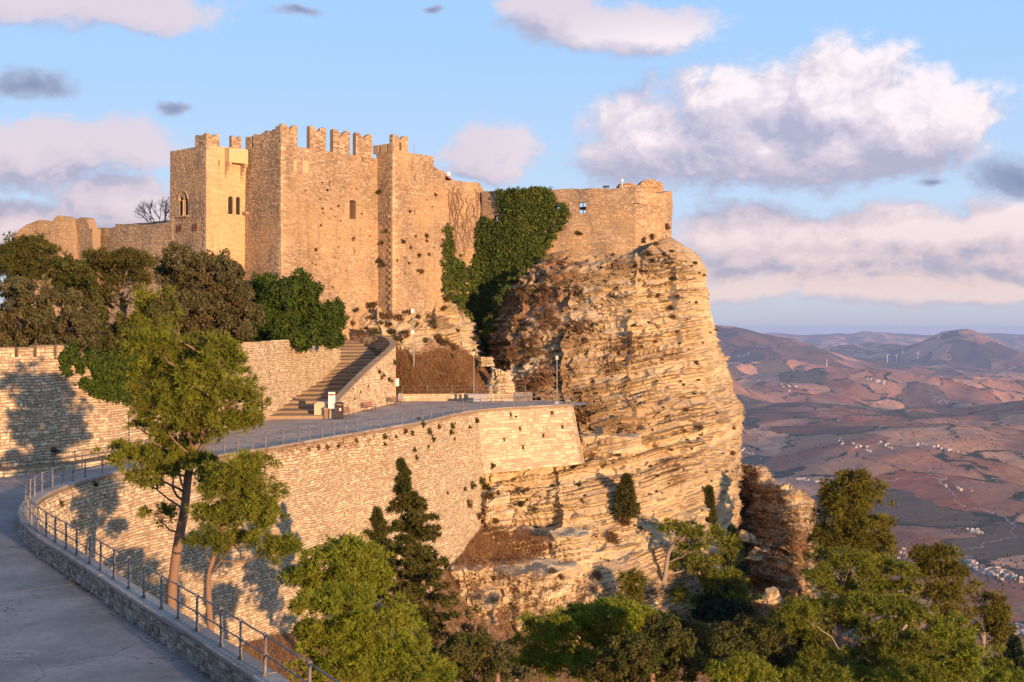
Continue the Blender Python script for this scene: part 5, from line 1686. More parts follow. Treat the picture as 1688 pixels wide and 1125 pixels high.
# wind turbines and the mast on far hills
for k, (px, py, lab) in enumerate([(1463, 598, 'leftmost of the distant white wind turbines'), (1478, 598, 'second wind turbine from the left on the far hill'), (1488, 592, 'tall wind turbine third from the left'), (1513, 594, 'rightmost of the distant white wind turbines')]):
    p = on_valley(px, py)
    if p is None: continue
    t = empty('wind_turbine', lab, 'wind turbine', 'wind turbines on the far hills', loc=tuple(p))
    H = 105
    m = MB(); m.tube([(0, 0, -5), (0, 0, H)], [3.2, 1.8], 8); m.build('tower', M['white'], t)
    m = MB(); m.box((0, 1.5, H), (3.5, 9, 3.5)); m.build('nacelle', M['white'], t)
    a0 = hr.uniform(0, 2)
    for j in range(3):
        a = a0 + j * 2.094
        m = MB(); d = np.array([math.cos(a), 0, math.sin(a)])
        m.tube([np.array([0, -4, H]) + d * q for q in (0, 6, 48)], [1.2, 2.0, 0.4], 5); m.build('blade', M['white'], t)
p = on_valley(1363, 606)
if p is not None:
    m = MB(); m.tube([(0, 0, 0), (0, 0, 75)], [3, 1.2], 6)
    o = m.build('radio_mast', M['white']); o.location = p; tag(o, 'thin white mast on the crest of a distant hill', 'mast')

# ------------------------------------------------------------------ haze
m = bpy.data.materials.new('haze_air'); m.use_nodes = True; nt = m.node_tree; nt.nodes.clear()
out = nt.nodes.new('ShaderNodeOutputMaterial'); pv = nt.nodes.new('ShaderNodeVolumePrincipled')
pv.inputs['Color'].default_value = (0.46, 0.62, 1.0, 1); pv.inputs['Density'].default_value = 2.3e-5; pv.inputs['Anisotropy'].default_value = 0.0
nt.links.new(pv.outputs[0], out.inputs['Volume'])
mbx = MB(); zl_, zh_ = -790.0, 60.0
mbx.box((0, 0, (zl_ + zh_) / 2), (110000, 110000, zh_ - zl_))
hz = mbx.build('haze', m); tag(hz, 'thin blue evening haze over the valley', 'haze', kind='stuff')

# ------------------------------------------------------------------ plants
bpy.context.view_layer.update()
_tmp = bpy.data.scenes.new('placing')                     # only the large surfaces, so that plants can be set on them quickly
for o in list(COL.all_objects):
    if o.type == 'MESH' and o.name.split('.')[0] in ('cliff', 'rock_slope', 'rock_spur', 'hillside', 'wall_core', 'tower_wall', 'curtain_wall', 'ruined_wall', 'corner_tower', 'rock_outcrop',
                                                    'boulder', 'road', 'step', 'merlon', 'garden_ground', 'return_wall'):
        _tmp.collection.objects.link(o)
_vl = _tmp.view_layers[0]; _vl.update(); DG = _vl.depsgraph


def cast(px, py, far=True):
    d = Vector(((px - CX) / F, 1.0, -(py - HY) / F)).normalized()
    ok, loc, nor, idx, ob, mat = _tmp.ray_cast(DG, Vector((0, 0, CAMZ)), d)
    if not ok: return None
    if nor.dot(d) > 0: nor = -nor
    return np.array(loc), np.array(nor), ob


def unit(v):
    return v / (np.linalg.norm(v, axis=-1, keepdims=True) + 1e-9)


PR = np.random.default_rng(404)


def puff_points(lobes, pr, dens, r, gap=0.46):
    """lobes: (centre, radii) in metres; returns puff centres and directions"""
    C, Dn = [], []
    for c, rad in lobes:
        area = 4 * math.pi * ((rad[0] * rad[1]) ** 1.6 + (rad[0] * rad[2]) ** 1.6 + (rad[1] * rad[2]) ** 1.6) ** (1 / 1.6) / 3 ** (1 / 1.6)
        n = max(4, int(dens * area / (math.pi * pr * pr)))
        d = unit(r.normal(0, 1, (n, 3)))
        low = d[:, 2] < -0.25; d[low & (r.random(n) < 0.6), 2] *= -1
        q = r.uniform(0.45, 1.0, n) ** 0.7
        C.append(c + d * q[:, None] * rad * (1 + 0.20 * r.normal(0, 1, (n, 1)))); Dn.append(d)
    C, Dn = np.vstack(C), np.vstack(Dn)
    keep = 0.5 * vn(C / (pr * 2.6), 3) + 0.5 * vn(C / (pr * 1.3), 4) > gap
    return C[keep], Dn[keep]


def needles(C, Dn, pr, tufts, blades, L, w, r, up=0.45, spread=0.75):
    n = len(C); N = n * tufts
    pr = np.repeat(np.broadcast_to(pr, (n,)), tufts)[:, None]
    c = np.repeat(C, tufts, 0); dn = np.repeat(Dn, tufts, 0); tn = np.repeat(r.random(n), tufts)
    d = unit(r.normal(0, 1, (N, 3)) + dn * 0.5 + np.array([0, 0, up]))
    o = c + d * pr * r.uniform(0.15, 1.0, (N, 1)) * np.array([1.15, 1.15, 0.75])
    o = np.repeat(o, blades, 0); ax = np.repeat(d, blades, 0); tn = np.repeat(tn, blades)
    m = N * blades
    bd = unit(ax + spread * r.normal(0, 1, (m, 3)))
    sd = unit(np.cross(bd, r.normal(0, 1, (m, 3)))) * w / 2
    Lr = L * r.uniform(0.6, 1.2, (m, 1))
    V = np.stack([o - sd, o + sd, o + bd * Lr], 1)
    return V.reshape(-1, 3), np.arange(m * 3).reshape(-1, 3), np.clip(tn * 0.65 + r.random(m) * 0.35, 0, 1)


def leaves(C, Dn, pr, per_, s, r, flat=0.6):
    n = len(C); N = n * per_
    c = np.repeat(C, per_, 0); dn = np.repeat(Dn, per_, 0); tn = np.repeat(r.random(n), per_)
    d = unit(r.normal(0, 1, (N, 3)) + dn * 0.4)
    o = c + d * pr * r.uniform(0.35, 1.0, (N, 1))
    nn = unit(d + flat * r.normal(0, 1, (N, 3)))
    a = unit(np.cross(nn, r.normal(0, 1, (N, 3)))); b = np.cross(nn, a)
    sz = s * r.uniform(0.55, 1.25, (N, 1))
    V = np.stack([o - a * sz, o - b * sz * 0.55, o + a * sz, o + b * sz * 0.55], 1)
    return V.reshape(-1, 3), np.arange(N * 4).reshape(-1, 4), np.clip(tn * 0.6 + r.random(N) * 0.4, 0, 1)


def limb_path(a, b, r, sag=0.15, n=6):
    a, b = np.array(a, float), np.array(b, float); L = np.linalg.norm(b - a)
    t = np.linspace(0, 1, n)[:, None]
    mid = (a + b) / 2 + np.array([0, 0, -sag * L]) + r.normal(0, 0.06 * L, 3)
    P = (1 - t) ** 2 * a + 2 * t * (1 - t) * mid + t * t * b
    P[1:-1] += r.normal(0, 0.02 * L, (n - 2, 3))
    return P


def tree(name, label, D, trunk, lobes, style='pine', mat='pine', r0=0.3, seed=0, pr=None, dens=1.0, detail=1.0, bark='bark', show=True, group=None, cat='tree', deep=0.8, twigs=3):
    """trunk: photo points (px, py) from the foot up; lobes: (px, py, rx, ry[, extra depth]) in photo pixels"""
    r = np.random.default_rng(seed + 1000)
    k = D / F
    T = np.array([W(p[0], p[1], D + (p[2] if len(p) > 2 else 0)) for p in trunk])
    base = T[0]
    t = empty(name, label, cat, group, loc=tuple(base))
    Ls = []
    span = max(l[0] + l[2] for l in lobes) - min(l[0] - l[2] for l in lobes)
    for l in lobes:
        dd = l[4] if len(l) > 4 else r.uniform(-1, 1) * 0.22 * span * k
        c = W(l[0], l[1], D + dd); Ls.append((c, np.array([l[2] * k, l[2] * k * deep, l[3] * k])))
    pr = pr or max(0.26, 0.0050 * D)
    C, Dn = puff_points(Ls, pr, dens * (2.2 if style == 'pine' else 1.9), r, 0.30 if mat == 'hedge' else 0.42)
    if style == 'pine':
        L = max(0.22, 0.0042 * D)
        V, Fc, tone = needles(C, Dn, pr, int(11 * detail), 6, L, L * 0.19, r)
    elif style == 'conifer':
        L = max(0.2, 0.0036 * D)
        V, Fc, tone = needles(C, Dn, pr, int(12 * detail), 5, L, L * 0.30, r, up=0.1, spread=0.6)
    else:
        V, Fc, tone = leaves(C, Dn, pr, int(80 * detail), max(0.07, 0.00135 * D), r)
    mob('crown', V - base, Fc, M[mat], t, tone=tone)
    m = MB()
    TP = catmull(T - base, max(8, 4 * len(T)))
    m.tube(TP, r0 * np.linspace(1, 0.42, len(TP)) ** 0.9 * np.where(np.arange(len(TP)) == 0, 1.25, 1), 10)
    m.build('trunk', M[bark], t, smooth=True, tone=np.full(sum(len(f) for f in m.F4 + m.F3), 0.5))
    if show:
        for c, rad in Ls:
            c0 = c - base
            if c0[2] < TP[len(TP) // 3][2]: continue
            d = np.linalg.norm(TP - (c0 - np.array([0, 0, np.linalg.norm(rad)])), axis=1); j = int(np.argmin(d)); j = max(j, len(TP) // 4)
            m = MB(); R = r0 * 0.30 * (0.6 + 0.5 * rad[0] / (span * k * 0.3 + 1e-6)); R = min(R, r0 * 0.5)
            m.tube(limb_path(TP[j], c0, r, 0.10), np.linspace(R, R * 0.4, 6), 7)
            for q in range(twigs):
                e = c0 + unit(r.normal(0, 1, 3) + [0, 0, 0.3]) * rad * 0.8
                m.tube(limb_path(c0 * 0.7 + TP[j] * 0.3, e, r, 0.05, 5), np.linspace(R * 0.45, R * 0.12, 5), 5)
            m.build('branch', M[bark], t, smooth=True, tone=np.full(sum(len(f) for f in m.F4 + m.F3), 0.5))
    return t


def cone(name, label, D, top, bottom, halfw, mat='conifer', seed=0, ragged=0.35, lean=None, trunk_foot=None, group=None, open_=0.0, detail=1.0, r0=0.22, cat='tree', prk=1.0):
    """a conifer: tiers of drooping sprays round a straight stem"""
    r = np.random.default_rng(seed + 3000)
    k = D / F
    P0, P1 = W(*bottom, D), W(*top, D)
    foot = W(*(trunk_foot or bottom), D)
    t = empty(name, label, cat, group, loc=tuple(foot))
    H = P1[2] - P0[2]; nb = int((26 + 5.5 * H) * detail)
    q_ = 4
    fb = (np.arange(nb) + r.random(nb)) / nb; fb = fb ** 0.85
    wb = halfw * k * np.interp(fb, [0, 0.06, 0.35, 0.7, 0.92, 1], [0.7, 1.0, 0.76, 0.40, 0.10, 0.0]) * np.where(r.random(nb) < 0.25 * ragged / 0.4, r.uniform(0.25, 0.6, nb), r.uniform(1 - ragged * 0.8, 1 + ragged * 0.75, nb))
    tb = r.random(nb) * 2 * np.pi
    f = np.repeat(fb, q_); wid = np.repeat(wb, q_); th = np.repeat(tb, q_) + r.normal(0, 0.12, nb * q_)
    n = nb * q_
    ax = P0[None] + (P1 - P0)[None] * f[:, None]
    if lean is not None:
        ax[:, 0] += k * np.interp(f, lean[0], lean[1])
    out = np.stack([np.cos(th), np.sin(th), 0 * th], 1)
    q = np.tile(np.array([0.28, 0.55, 0.8, 1.0]), nb)
    C = ax + out * (wid * q)[:, None]; C[:, 2] += (0.28 * q ** 1.5 - 0.22 * q) * wid + r.normal(0, 0.08, n)
    pr = max(0.26, 0.0044 * D) * prk
    L = max(0.2, 0.0036 * D)
    V, Fc, tone = needles(C, unit(out + [0, 0, 0.1]), pr * (1.05 - 0.75 * f), int(11 * detail), 5, L, L * 0.30, r, up=0.25, spread=0.6)
    mob('crown', V - foot, Fc, M[mat], t, tone=tone)
    m = MB(); tp = np.vstack([foot[None], P0[None] * 0.5 + P1[None] * 0.5, P1[None]])
    if lean is not None: tp[1, 0] += k * np.interp(0.5, lean[0], lean[1]); tp[2, 0] += k * lean[1][-1]
    m.tube(catmull(tp, 8) - foot, np.linspace(r0, r0 * 0.15, 8), 8)
    for j in range(3, n, 4):
        m.tube(np.stack([ax[j] - foot, C[j] - foot]), [0.035, 0.012], 4, cap=False)
    m.build('trunk', M['bark'], t, tone=np.full(sum(len(f) for f in m.F4 + m.F3), 0.3))
    return t


# ---- foreground pines against the retaining wall
tree('pine_tree', 'tall pine with bare reddish trunk standing just behind the near railing', 60, [(283, 1030), (284, 970), (293, 900), (304, 840), (311, 780), (322, 740), (338, 700), (350, 640), (345, 590)],
     [(300, 585, 62, 34), (245, 575, 42, 30), (362, 590, 40, 36), (255, 620, 52, 32), (320, 635, 62, 34), (385, 665, 48, 36), (410, 700, 30, 22), (300, 672, 55, 26), (248, 655, 38, 16), (345, 700, 62, 24), (225, 760, 42, 20), (270, 752, 42, 26),
      (196, 745, 16, 14), (240, 790, 30, 16), (228, 705, 14, 10), (258, 850, 24, 16), (275, 540, 34, 18), (300, 722, 50, 26), (262, 690, 40, 24), (290, 762, 44, 20), (340, 765, 22, 14), (400, 625, 24, 20)], seed=1, r0=0.26, dens=0.8, detail=1.2, twigs=4)
tree('pine_tree', 'smaller pine with a crooked dark trunk and one long low branch', 54.5, [(349, 1060), (344, 990), (345, 945), (357, 905), (367, 860), (380, 810)],
     [(405, 775, 46, 22), (372, 800, 42, 30), (425, 815, 36, 30), (350, 850, 38, 28), (405, 850, 48, 28), (440, 850, 26, 22), (330, 890, 24, 18), (385, 895, 48, 18), (350, 790, 26, 22), (455, 905, 40, 16), (430, 770, 24, 16)],
     seed=2, r0=0.15, mat='pine', dens=1.15, detail=1.2)
# ---- pines at the bottom, in front of the wall
tree('pine_tree', 'rounded green pine at the foot of the retaining wall left of the conifer', 66, [(560, 1050), (562, 990), (565, 940)],
     [(540, 935, 50, 28), (590, 930, 48, 30), (500, 955, 32, 22), (625, 955, 22, 24), (560, 970, 58, 28), (570, 905, 36, 18)], seed=3, mat='pine_bright', dens=1.2, show=False)
tree('pine_tree', 'bushy bright green pine at the bottom nearest the railing', 52, [(590, 1180), (595, 1100), (600, 1050)],
     [(520, 1010, 36, 30), (575, 1000, 52, 30), (630, 1030, 52, 36), (550, 1055, 56, 36), (610, 1085, 62, 36), (670, 1080, 44, 36), (560, 1110, 60, 30), (700, 1112, 44, 26), (650, 1120, 60, 26), (520, 1050, 30, 26)], seed=4, mat='pine_bright', dens=1.25, detail=1.2, show=False)
cone('cypress_tree', 'tall dark ragged conifer with a bent top in front of the retaining wall', 70, (660, 764), (712, 1060), 80, seed=5, ragged=0.5, lean=([0, 0.5, 0.85, 1], [0, 4, 6, 0]), detail=1.8, trunk_foot=(712, 1100))
cone('cypress_tree', 'short dark conifer between the rounded pine and the tall conifer', 80, (621, 842), (636, 990), 46, seed=6, ragged=0.5, detail=1.3)
tree('oak_shrub', 'dark leafy shrub below the tall conifer at the bottom', 58, [(770, 1180), (770, 1100)], [(745, 1085, 34, 26), (785, 1070, 30, 22), (730, 1115, 40, 20), (790, 1110, 40, 26), (760, 1060, 20, 14)], style='leaf', mat='oak_dark', seed=7, show=False, cat='shrub')
tree('oak_shrub', 'grey brown shrub under the rock pillar', 66, [(820, 1170), (820, 1110)], [(812, 1090, 26, 30), (835, 1120, 40, 20), (800, 1050, 14, 20)], style='leaf', mat='oak', seed=8, show=False, cat='shrub')
tree('pine_tree', 'wide bright pine crown in front of the jointed rock buttress', 76, [(985, 1160), (985, 1080), (975, 1040)],
     [(905, 1040, 48, 24), (960, 1024, 44, 22), (1010, 1018, 46, 24), (1050, 1034, 44, 24), (890, 1070, 44, 28), (950, 1050, 56, 32), (1020, 1055, 56, 28), (875, 1100, 44, 26), (940, 1100, 60, 26), (1065, 1050, 30, 20), (1000, 1003, 22, 10)], seed=9, mat='pine_bright', dens=1.1, twigs=3)
tree('oak_tree', 'dark leafy oak at the bottom right of the wide pine crown', 68, [(1075, 1180), (1075, 1110)],
     [(1040, 1085, 50, 34), (1090, 1070, 50, 34), (1120, 1100, 42, 30), (1060, 1120, 64, 26), (1000, 1115, 40, 20), (1095, 1035, 28, 18)], style='leaf', mat='oak_dark', seed=10, show=False)
# ---- on and under the cliff
cone('cypress_tree', 'small dark conifer clinging to the middle of the cliff face', 140.8, (1033, 786), (1032, 852), 21, seed=11, detail=1.1, ragged=0.4)
cone('cypress_tree', 'slim dark cypress standing close to the foot of the cliff', 154, (1168, 806), (1169, 885), 10, seed=12, ragged=0.1, detail=1.3, prk=0.7)
tree('palm_shrub', 'yellow green spiky shrub growing from the foot of the cliff', 127, [(1045, 995), (1045, 975)], [(1045, 962, 22, 18), (1040, 985, 20, 12)], mat='pine_gold', seed=13, show=False, cat='shrub')
tree('pine_tree', 'open pine with pale leaning bare branches right of the cliff foot', 138, [(1082, 1000), (1096, 950), (1105, 905), (1135, 880), (1150, 850)],
     [(1120, 880, 34, 14), (1165, 885, 40, 16), (1200, 905, 24, 14), (1150, 930, 44, 12), (1190, 960, 38, 22), (1125, 985, 34, 16), (1165, 1000, 34, 16), (1210, 990, 24, 20), (1100, 870, 16, 10), (1140, 905, 22, 10)], seed=14, r0=0.3, mat='pine', bark='bark_grey', twigs=5, dens=0.62)
cone('conifer_tree', 'blue green conifer behind the open pine at the cliff foot', 143, (1207, 872), (1210, 1010), 34, mat='conifer_blue', seed=15, ragged=0.5, detail=1.2)
tree('holm_oak', 'dark blue green bushy tree low behind the open pine', 139, [(1190, 1060), (1190, 1020)], [(1170, 1010, 34, 22), (1210, 1005, 34, 24), (1190, 1035, 44, 22), (1225, 1030, 24, 20), (1180, 975, 20, 14)], style='leaf', mat='conifer_blue', seed=16, show=False)
tree('oak_tree', 'brownish leafy oak below the brown spur', 118, [(1240, 1110), (1240, 1070)], [(1200, 1050, 32, 18), (1240, 1035, 32, 18), (1270, 1060, 34, 22), (1225, 1075, 42, 20), (1185, 1070, 18, 12)], style='leaf', mat='oak_dark', seed=17, show=False)
tree('pine_tree', 'small bright young pine at the bottom under the brownish oak', 66, [(1220, 1180), (1220, 1120)], [(1195, 1112, 26, 18), (1225, 1100, 28, 20), (1250, 1115, 26, 18), (1215, 1125, 40, 14)], seed=18, mat='pine_bright', show=False)
tree('oak_shrub', 'olive shrub in front of the rock pillar base', 90, [(850, 1150), (850, 1100)], [(835, 1075, 24, 14), (800, 1085, 26, 16), (770, 1050, 18, 16)], style='leaf', mat='oak', seed=51, show=False, cat='shrub')
tree('oak_shrub', 'dark shrub between wide pine crown and open pine', 130, [(1120, 1120), (1120, 1080)], [(1110, 1030, 30, 16), (1140, 1050, 34, 20), (1160, 1080, 36, 20), (1130, 1100, 40, 20)], style='leaf', mat='oak_dark', seed=52, show=False, cat='shrub')
tree('holm_oak', 'dark oak hiding the foot of the brown spur', 128, [(1300, 1110), (1300, 1050)], [(1290, 1040, 30, 16), (1325, 1025, 26, 16), (1260, 1055, 24, 14), (1340, 1050, 26, 16)], style='leaf', mat='oak_dark', seed=53, show=False)
# ---- the right-hand pine wood
tree('pine_tree', 'tallest golden pine standing against the plain', 145, [(1400, 1010), (1400, 950), (1402, 900), (1402, 850)],
     [(1405, 795, 26, 18), (1385, 815, 30, 22), (1425, 815, 26, 22), (1360, 822, 22, 10), (1400, 840, 36, 24), (1440, 845, 26, 20), (1375, 860, 34, 24), (1420, 870, 38, 24), (1455, 870, 20, 14), (1395, 895, 44, 24), (1445, 900, 28, 16), (1365, 890, 26, 20), (1470, 905, 12, 8)], seed=19, mat='pine_gold', r0=0.38, twigs=2, dens=1.1)
tree('pine_tree', 'green pine directly under the tallest golden pine', 136, [(1385, 1060), (1385, 1000), (1388, 950)], [(1360, 925, 24, 18), (1400, 935, 38, 24), (1350, 960, 26, 20), (1385, 965, 40, 20), (1425, 965, 24, 20), (1410, 990, 34, 12)], seed=20, mat='pine', twigs=3, bark='bark_grey')
tree('pine_tree', 'low green pine between the tallest pine and the round golden one', 138, [(1475, 1060), (1475, 990)], [(1455, 945, 24, 20), (1485, 950, 24, 20), (1465, 975, 34, 20), (1500, 975, 20, 16)], seed=21, mat='pine', show=False)
tree('pine_tree', 'flat topped umbrella pine with forking pale trunks at the bottom', 118, [(1380, 1170), (1392, 1110), (1410, 1060), (1440, 1020)],
     [(1320, 1015, 34, 20), (1370, 1008, 42, 20), (1425, 1005, 44, 20), (1475, 1010, 40, 22), (1515, 1030, 32, 26), (1340, 1040, 30, 20), (1400, 1035, 36, 14), (1455, 1045, 44, 20), (1505, 1070, 40, 24), (1530, 1100, 36, 20)], seed=22, mat='pine', r0=0.34, bark='bark_grey', twigs=5, dens=1.35)
tree('pine_tree', 'forked pale stemmed pine at the bottom between umbrella crowns', 116, [(1455, 1170), (1462, 1100), (1470, 1060), (1495, 1030)], [(1470, 1085, 36, 16), (1430, 1075, 34, 14), (1490, 1110, 40, 16), (1380, 1085, 24, 12), (1340, 1085, 22, 14)], seed=23, mat='pine', r0=0.3, bark='bark_grey', twigs=5, dens=1.2)
tree('pine_tree', 'round golden pine right of the tallest one against the plain', 150, [(1540, 1060), (1543, 1010), (1548, 960)],
     [(1525, 920, 24, 16), (1555, 920, 28, 18), (1575, 945, 24, 20), (1540, 950, 34, 20), (1580, 975, 24, 20), (1550, 985, 36, 20), (1515, 945, 18, 14), (1570, 1005, 30, 18)], seed=24, mat='pine_gold', twigs=3, bark='bark_grey')
tree('pine_tree', 'leaning golden pine at the right edge of the wood', 158, [(1620, 1080), (1622, 1040), (1625, 1000)], [(1612, 980, 18, 14), (1632, 995, 22, 18), (1620, 1020, 28, 18), (1645, 1020, 20, 20), (1640, 1050, 30, 20), (1660, 1065, 20, 16), (1612, 1045, 22, 16)], seed=25, mat='pine_gold', twigs=2, bark='bark_grey')
tree('pine_tree', 'bright pine covering the bottom right slope', 118, [(1590, 1180), (1590, 1120), (1590, 1070)], [(1555, 1050, 28, 20), (1590, 1055, 30, 20), (1560, 1090, 38, 24), (1610, 1085, 36, 24), (1580, 1120, 56, 24), (1640, 1110, 34, 22), (1575, 1025, 20, 12)], seed=26, mat='pine_bright', show=False, dens=1.1)
cone('conifer_tree', 'dark conifer in the bottom right corner', 118, (1672, 1052), (1676, 1130), 22, mat='conifer_blue', seed=27, ragged=0.4)
tree('pine_tree', 'low bright pine filling the very bottom right', 72, [(1660, 1190), (1660, 1130)], [(1630, 1118, 30, 14), (1665, 1122, 30, 16)], seed=28, mat='pine_bright', show=False)
tree('pine_tree', 'bushy green pine behind the umbrella trunks', 122, [(1330, 1130), (1330, 1080)], [(1300, 1050, 24, 18), (1335, 1068, 30, 16), (1310, 1090, 34, 18), (1370, 1105, 40, 18), (1290, 1115, 40, 16), (1420, 1110, 36, 14)], seed=29, mat='oak_dark', style='leaf', show=False)

tree('pine_tree', 'low spreading pine across the bottom under the umbrella crown', 112, [(1380, 1190), (1385, 1150), (1390, 1130)], [(1330, 1110, 30, 16), (1370, 1122, 34, 16), (1420, 1118, 36, 14), (1470, 1124, 36, 14), (1300, 1122, 26, 14), (1520, 1118, 30, 16)], seed=60, mat='pine', show=False, dens=1.2)
# ---- dark wood behind the perimeter wall
tree('holm_oak', 'dark oak filling the gap left of the big grey brown oak', 107, [(185, 640), (185, 590)], [(170, 530, 26, 22), (200, 545, 30, 24), (235, 560, 30, 18), (160, 565, 40, 16), (210, 575, 44, 14), (255, 520, 14, 26)], style='leaf', mat='oak_dark', seed=61, show=False)
tree('stone_pine', 'dark conifer rising highest at the left edge', 104, [(45, 640), (45, 520), (40, 450)], [(45, 405, 30, 14), (20, 418, 26, 14), (70, 420, 28, 14), (40, 440, 44, 22), (85, 450, 32, 20), (10, 450, 30, 24)], seed=40, mat='conifer', show=False)
tree('holm_oak', 'broad brownish oak mass at the left edge behind the wall', 97, [(60, 640), (60, 560)], [(15, 490, 34, 30), (55, 495, 36, 30), (95, 500, 34, 30), (30, 535, 44, 30), (85, 540, 44, 30), (130, 540, 34, 30), (60, 565, 60, 16), (120, 565, 44, 14), (0, 560, 30, 20)], style='leaf', mat='oak', seed=41, show=False)
tree('holm_oak', 'green oak between the left mass and the bare trunked pine', 103, [(135, 640), (135, 540)], [(120, 450, 28, 24), (135, 480, 30, 30), (150, 515, 28, 30), (105, 470, 24, 22), (165, 550, 24, 22)], style='leaf', mat='oak_dark', seed=42, show=False)
tree('pine_tree', 'flat crowned pine with a bare reddish trunk below the ruined wall', 112, [(203, 600), (203, 560), (204, 520), (200, 480), (196, 450)],
     [(170, 425, 30, 12), (210, 428, 30, 14), (150, 445, 22, 12), (195, 452, 44, 16), (225, 465, 22, 16), (170, 475, 34, 16), (215, 490, 26, 14), (165, 500, 22, 14), (240, 440, 16, 14)], seed=43, mat='conifer', r0=0.36, twigs=2)
tree('cypress_tree', 'small pointed green tree right of the bare trunked pine', 108, [(238, 620), (238, 580)], [(238, 490, 12, 18), (238, 515, 18, 20), (235, 545, 26, 26)], mat='pine', style='conifer', seed=44, show=False)
tree('cypress_tree', 'second small pointed tree beside the big grey brown oak', 109, [(272, 620), (272, 580)], [(272, 485, 9, 14), (272, 510, 14, 18), (272, 540, 20, 24)], mat='pine', style='conifer', seed=45, show=False)
tree('holm_oak', 'big grey brown oak in front of the left tower', 120, [(335, 640), (335, 520)],
     [(305, 430, 34, 22), (345, 435, 30, 22), (280, 465, 30, 28), (325, 470, 44, 32), (375, 455, 28, 22), (385, 490, 34, 30), (300, 510, 44, 34), (350, 520, 50, 34), (400, 525, 28, 30), (320, 550, 60, 20), (385, 555, 36, 16), (300, 410, 14, 10)], style='leaf', mat='oak', seed=46, show=False, dens=1.1)
tree('laurel_bush', 'clipped rounded dark green bush against the central tower', 136, [(490, 600), (490, 560)], [(480, 500, 46, 44), (505, 485, 24, 28), (465, 535, 34, 24), (505, 530, 40, 28), (450, 500, 22, 34), (440, 530, 22, 30), (500, 556, 52, 18), (450, 562, 40, 16)], style='leaf', mat='hedge', seed=47, show=False, cat='bush', dens=1.5)
tree('laurel_bush', 'dark shaded bush between the grey brown oak and the rounded bush', 141, [(432, 600), (432, 570)], [(435, 480, 20, 26), (428, 515, 18, 34), (440, 545, 26, 18)], style='leaf', mat='hedge', seed=48, show=False, cat='bush', dens=1.4)
tree('ivy_bush', 'squared ivy covered pillar end beside the foot of the castle steps', 149, [(545, 600), (545, 580)], [(545, 515, 18, 16), (548, 535, 18, 18), (543, 556, 14, 14), (555, 520, 10, 18), (528, 548, 10, 12)], style='leaf', mat='hedge', seed=49, show=False, cat='bush', dens=1.4)


def in_poly(p, poly):
    x, y = p[:, 0], p[:, 1]; c = np.zeros(len(p), bool); n = len(poly)
    for i in range(n):
        x1, y1 = poly[i]; x2, y2 = poly[(i + 1) % n]
        c ^= ((y1 > y) != (y2 > y)) & (x < (x2 - x1) * (y - y1) / (y2 - y1 + 1e-9) + x1)
    return c


def sample_poly(poly, n, r, edge_blur=0.0):
    P = np.array(poly, float); lo, hi = P.min(0), P.max(0)
    out = []
    tot = 0
    while tot < n:
        q = r.uniform(lo, hi, (n, 2)); q = q[in_poly(q, poly)] + 0.0; q = q + r.normal(0, edge_blur, q.shape); out.append(q); tot += len(q)
    return np.vstack(out)[:n]


def on_surface(poly, n, r, avoid=None):
    P, Nn = [], []
    for px, py in sample_poly(poly, n, r, 2.5):
        h = cast(px, py)
        if h is None or h[0][1] > 400 or 0.6 * vn(h[0] * 0.7, 61) + 0.4 * vn(h[0] * 1.9, 62) < 0.30: continue
        P.append(h[0]); Nn.append(h[1])
    return np.array(P), np.array(Nn)


def ivy(name, label, poly, n, size, thick, mat='ivy', seed=0, cat='ivy', per_=5, clump=0.35):
    r = np.random.default_rng(seed + 500)
    P, Nn = on_surface(poly, n, r)
    c0 = P.mean(0)
    bul = np.clip(0.25 + 0.9 * (vn(P * 0.55, seed) * 0.6 + vn(P * 1.6, seed + 1) * 0.4), 0, 1.2)
    out = unit(Nn * 0.5 + np.array([0.25, -0.8, 0.1]))
    C = P + out * (thick * bul * r.uniform(0.3, 1.0, len(P)))[:, None]
    V, Fc, tone = leaves(C, unit(out + [0, 0, 0.25]), clump, per_, size, r, 0.55)
    o = mob(name, V - c0, Fc, M[mat], tone=tone); o.location = c0
    tag(o, label, cat)
    return o


ivy('ivy', 'thick dark green ivy hanging over the ruined castle wall down into the gully',
    [(822, 316), (850, 311), (905, 310), (914, 330), (912, 344), (930, 338), (934, 352), (925, 372), (905, 400), (893, 425), (868, 445), (838, 468), (828, 490), (822, 515), (806, 532), (800, 560), (792, 552), (785, 520), (780, 480), (775, 450), (786, 420), (788, 370), (800, 360), (815, 372), (823, 350)], 5600, 0.21, 0.85, seed=1, per_=11, clump=0.5)
ivy('ivy', 'olive green ivy strip climbing beside the right tower', [(733, 372), (742, 375), (748, 420), (768, 440), (774, 480), (790, 515), (795, 545), (770, 520), (750, 500), (733, 488)], 1000, 0.2, 0.6, seed=2, per_=10, clump=0.45)
ivy('ivy', 'lower yellow green ivy trailing into the dark gully', [(776, 500), (820, 500), (812, 540), (806, 580), (798, 575), (790, 545)], 500, 0.2, 1.0, seed=3, per_=9, clump=0.45)
ivy('ivy', 'bright ivy blanket hanging over the perimeter wall behind the tall pine', [(98, 592), (118, 563), (250, 562), (390, 560), (385, 600), (330, 640), (280, 665), (225, 668), (190, 660), (160, 655), (132, 634), (108, 618)], 5200, 0.13, 0.75, mat='hedge', seed=4, per_=6, clump=0.28)
ivy('ivy', 'small ivy patch over the top right corner of the perimeter wall', [(520, 556), (530, 553), (556, 553), (556, 570), (540, 572), (528, 566)], 350, 0.16, 0.5, mat='hedge', seed=5, per_=5, clump=0.3)

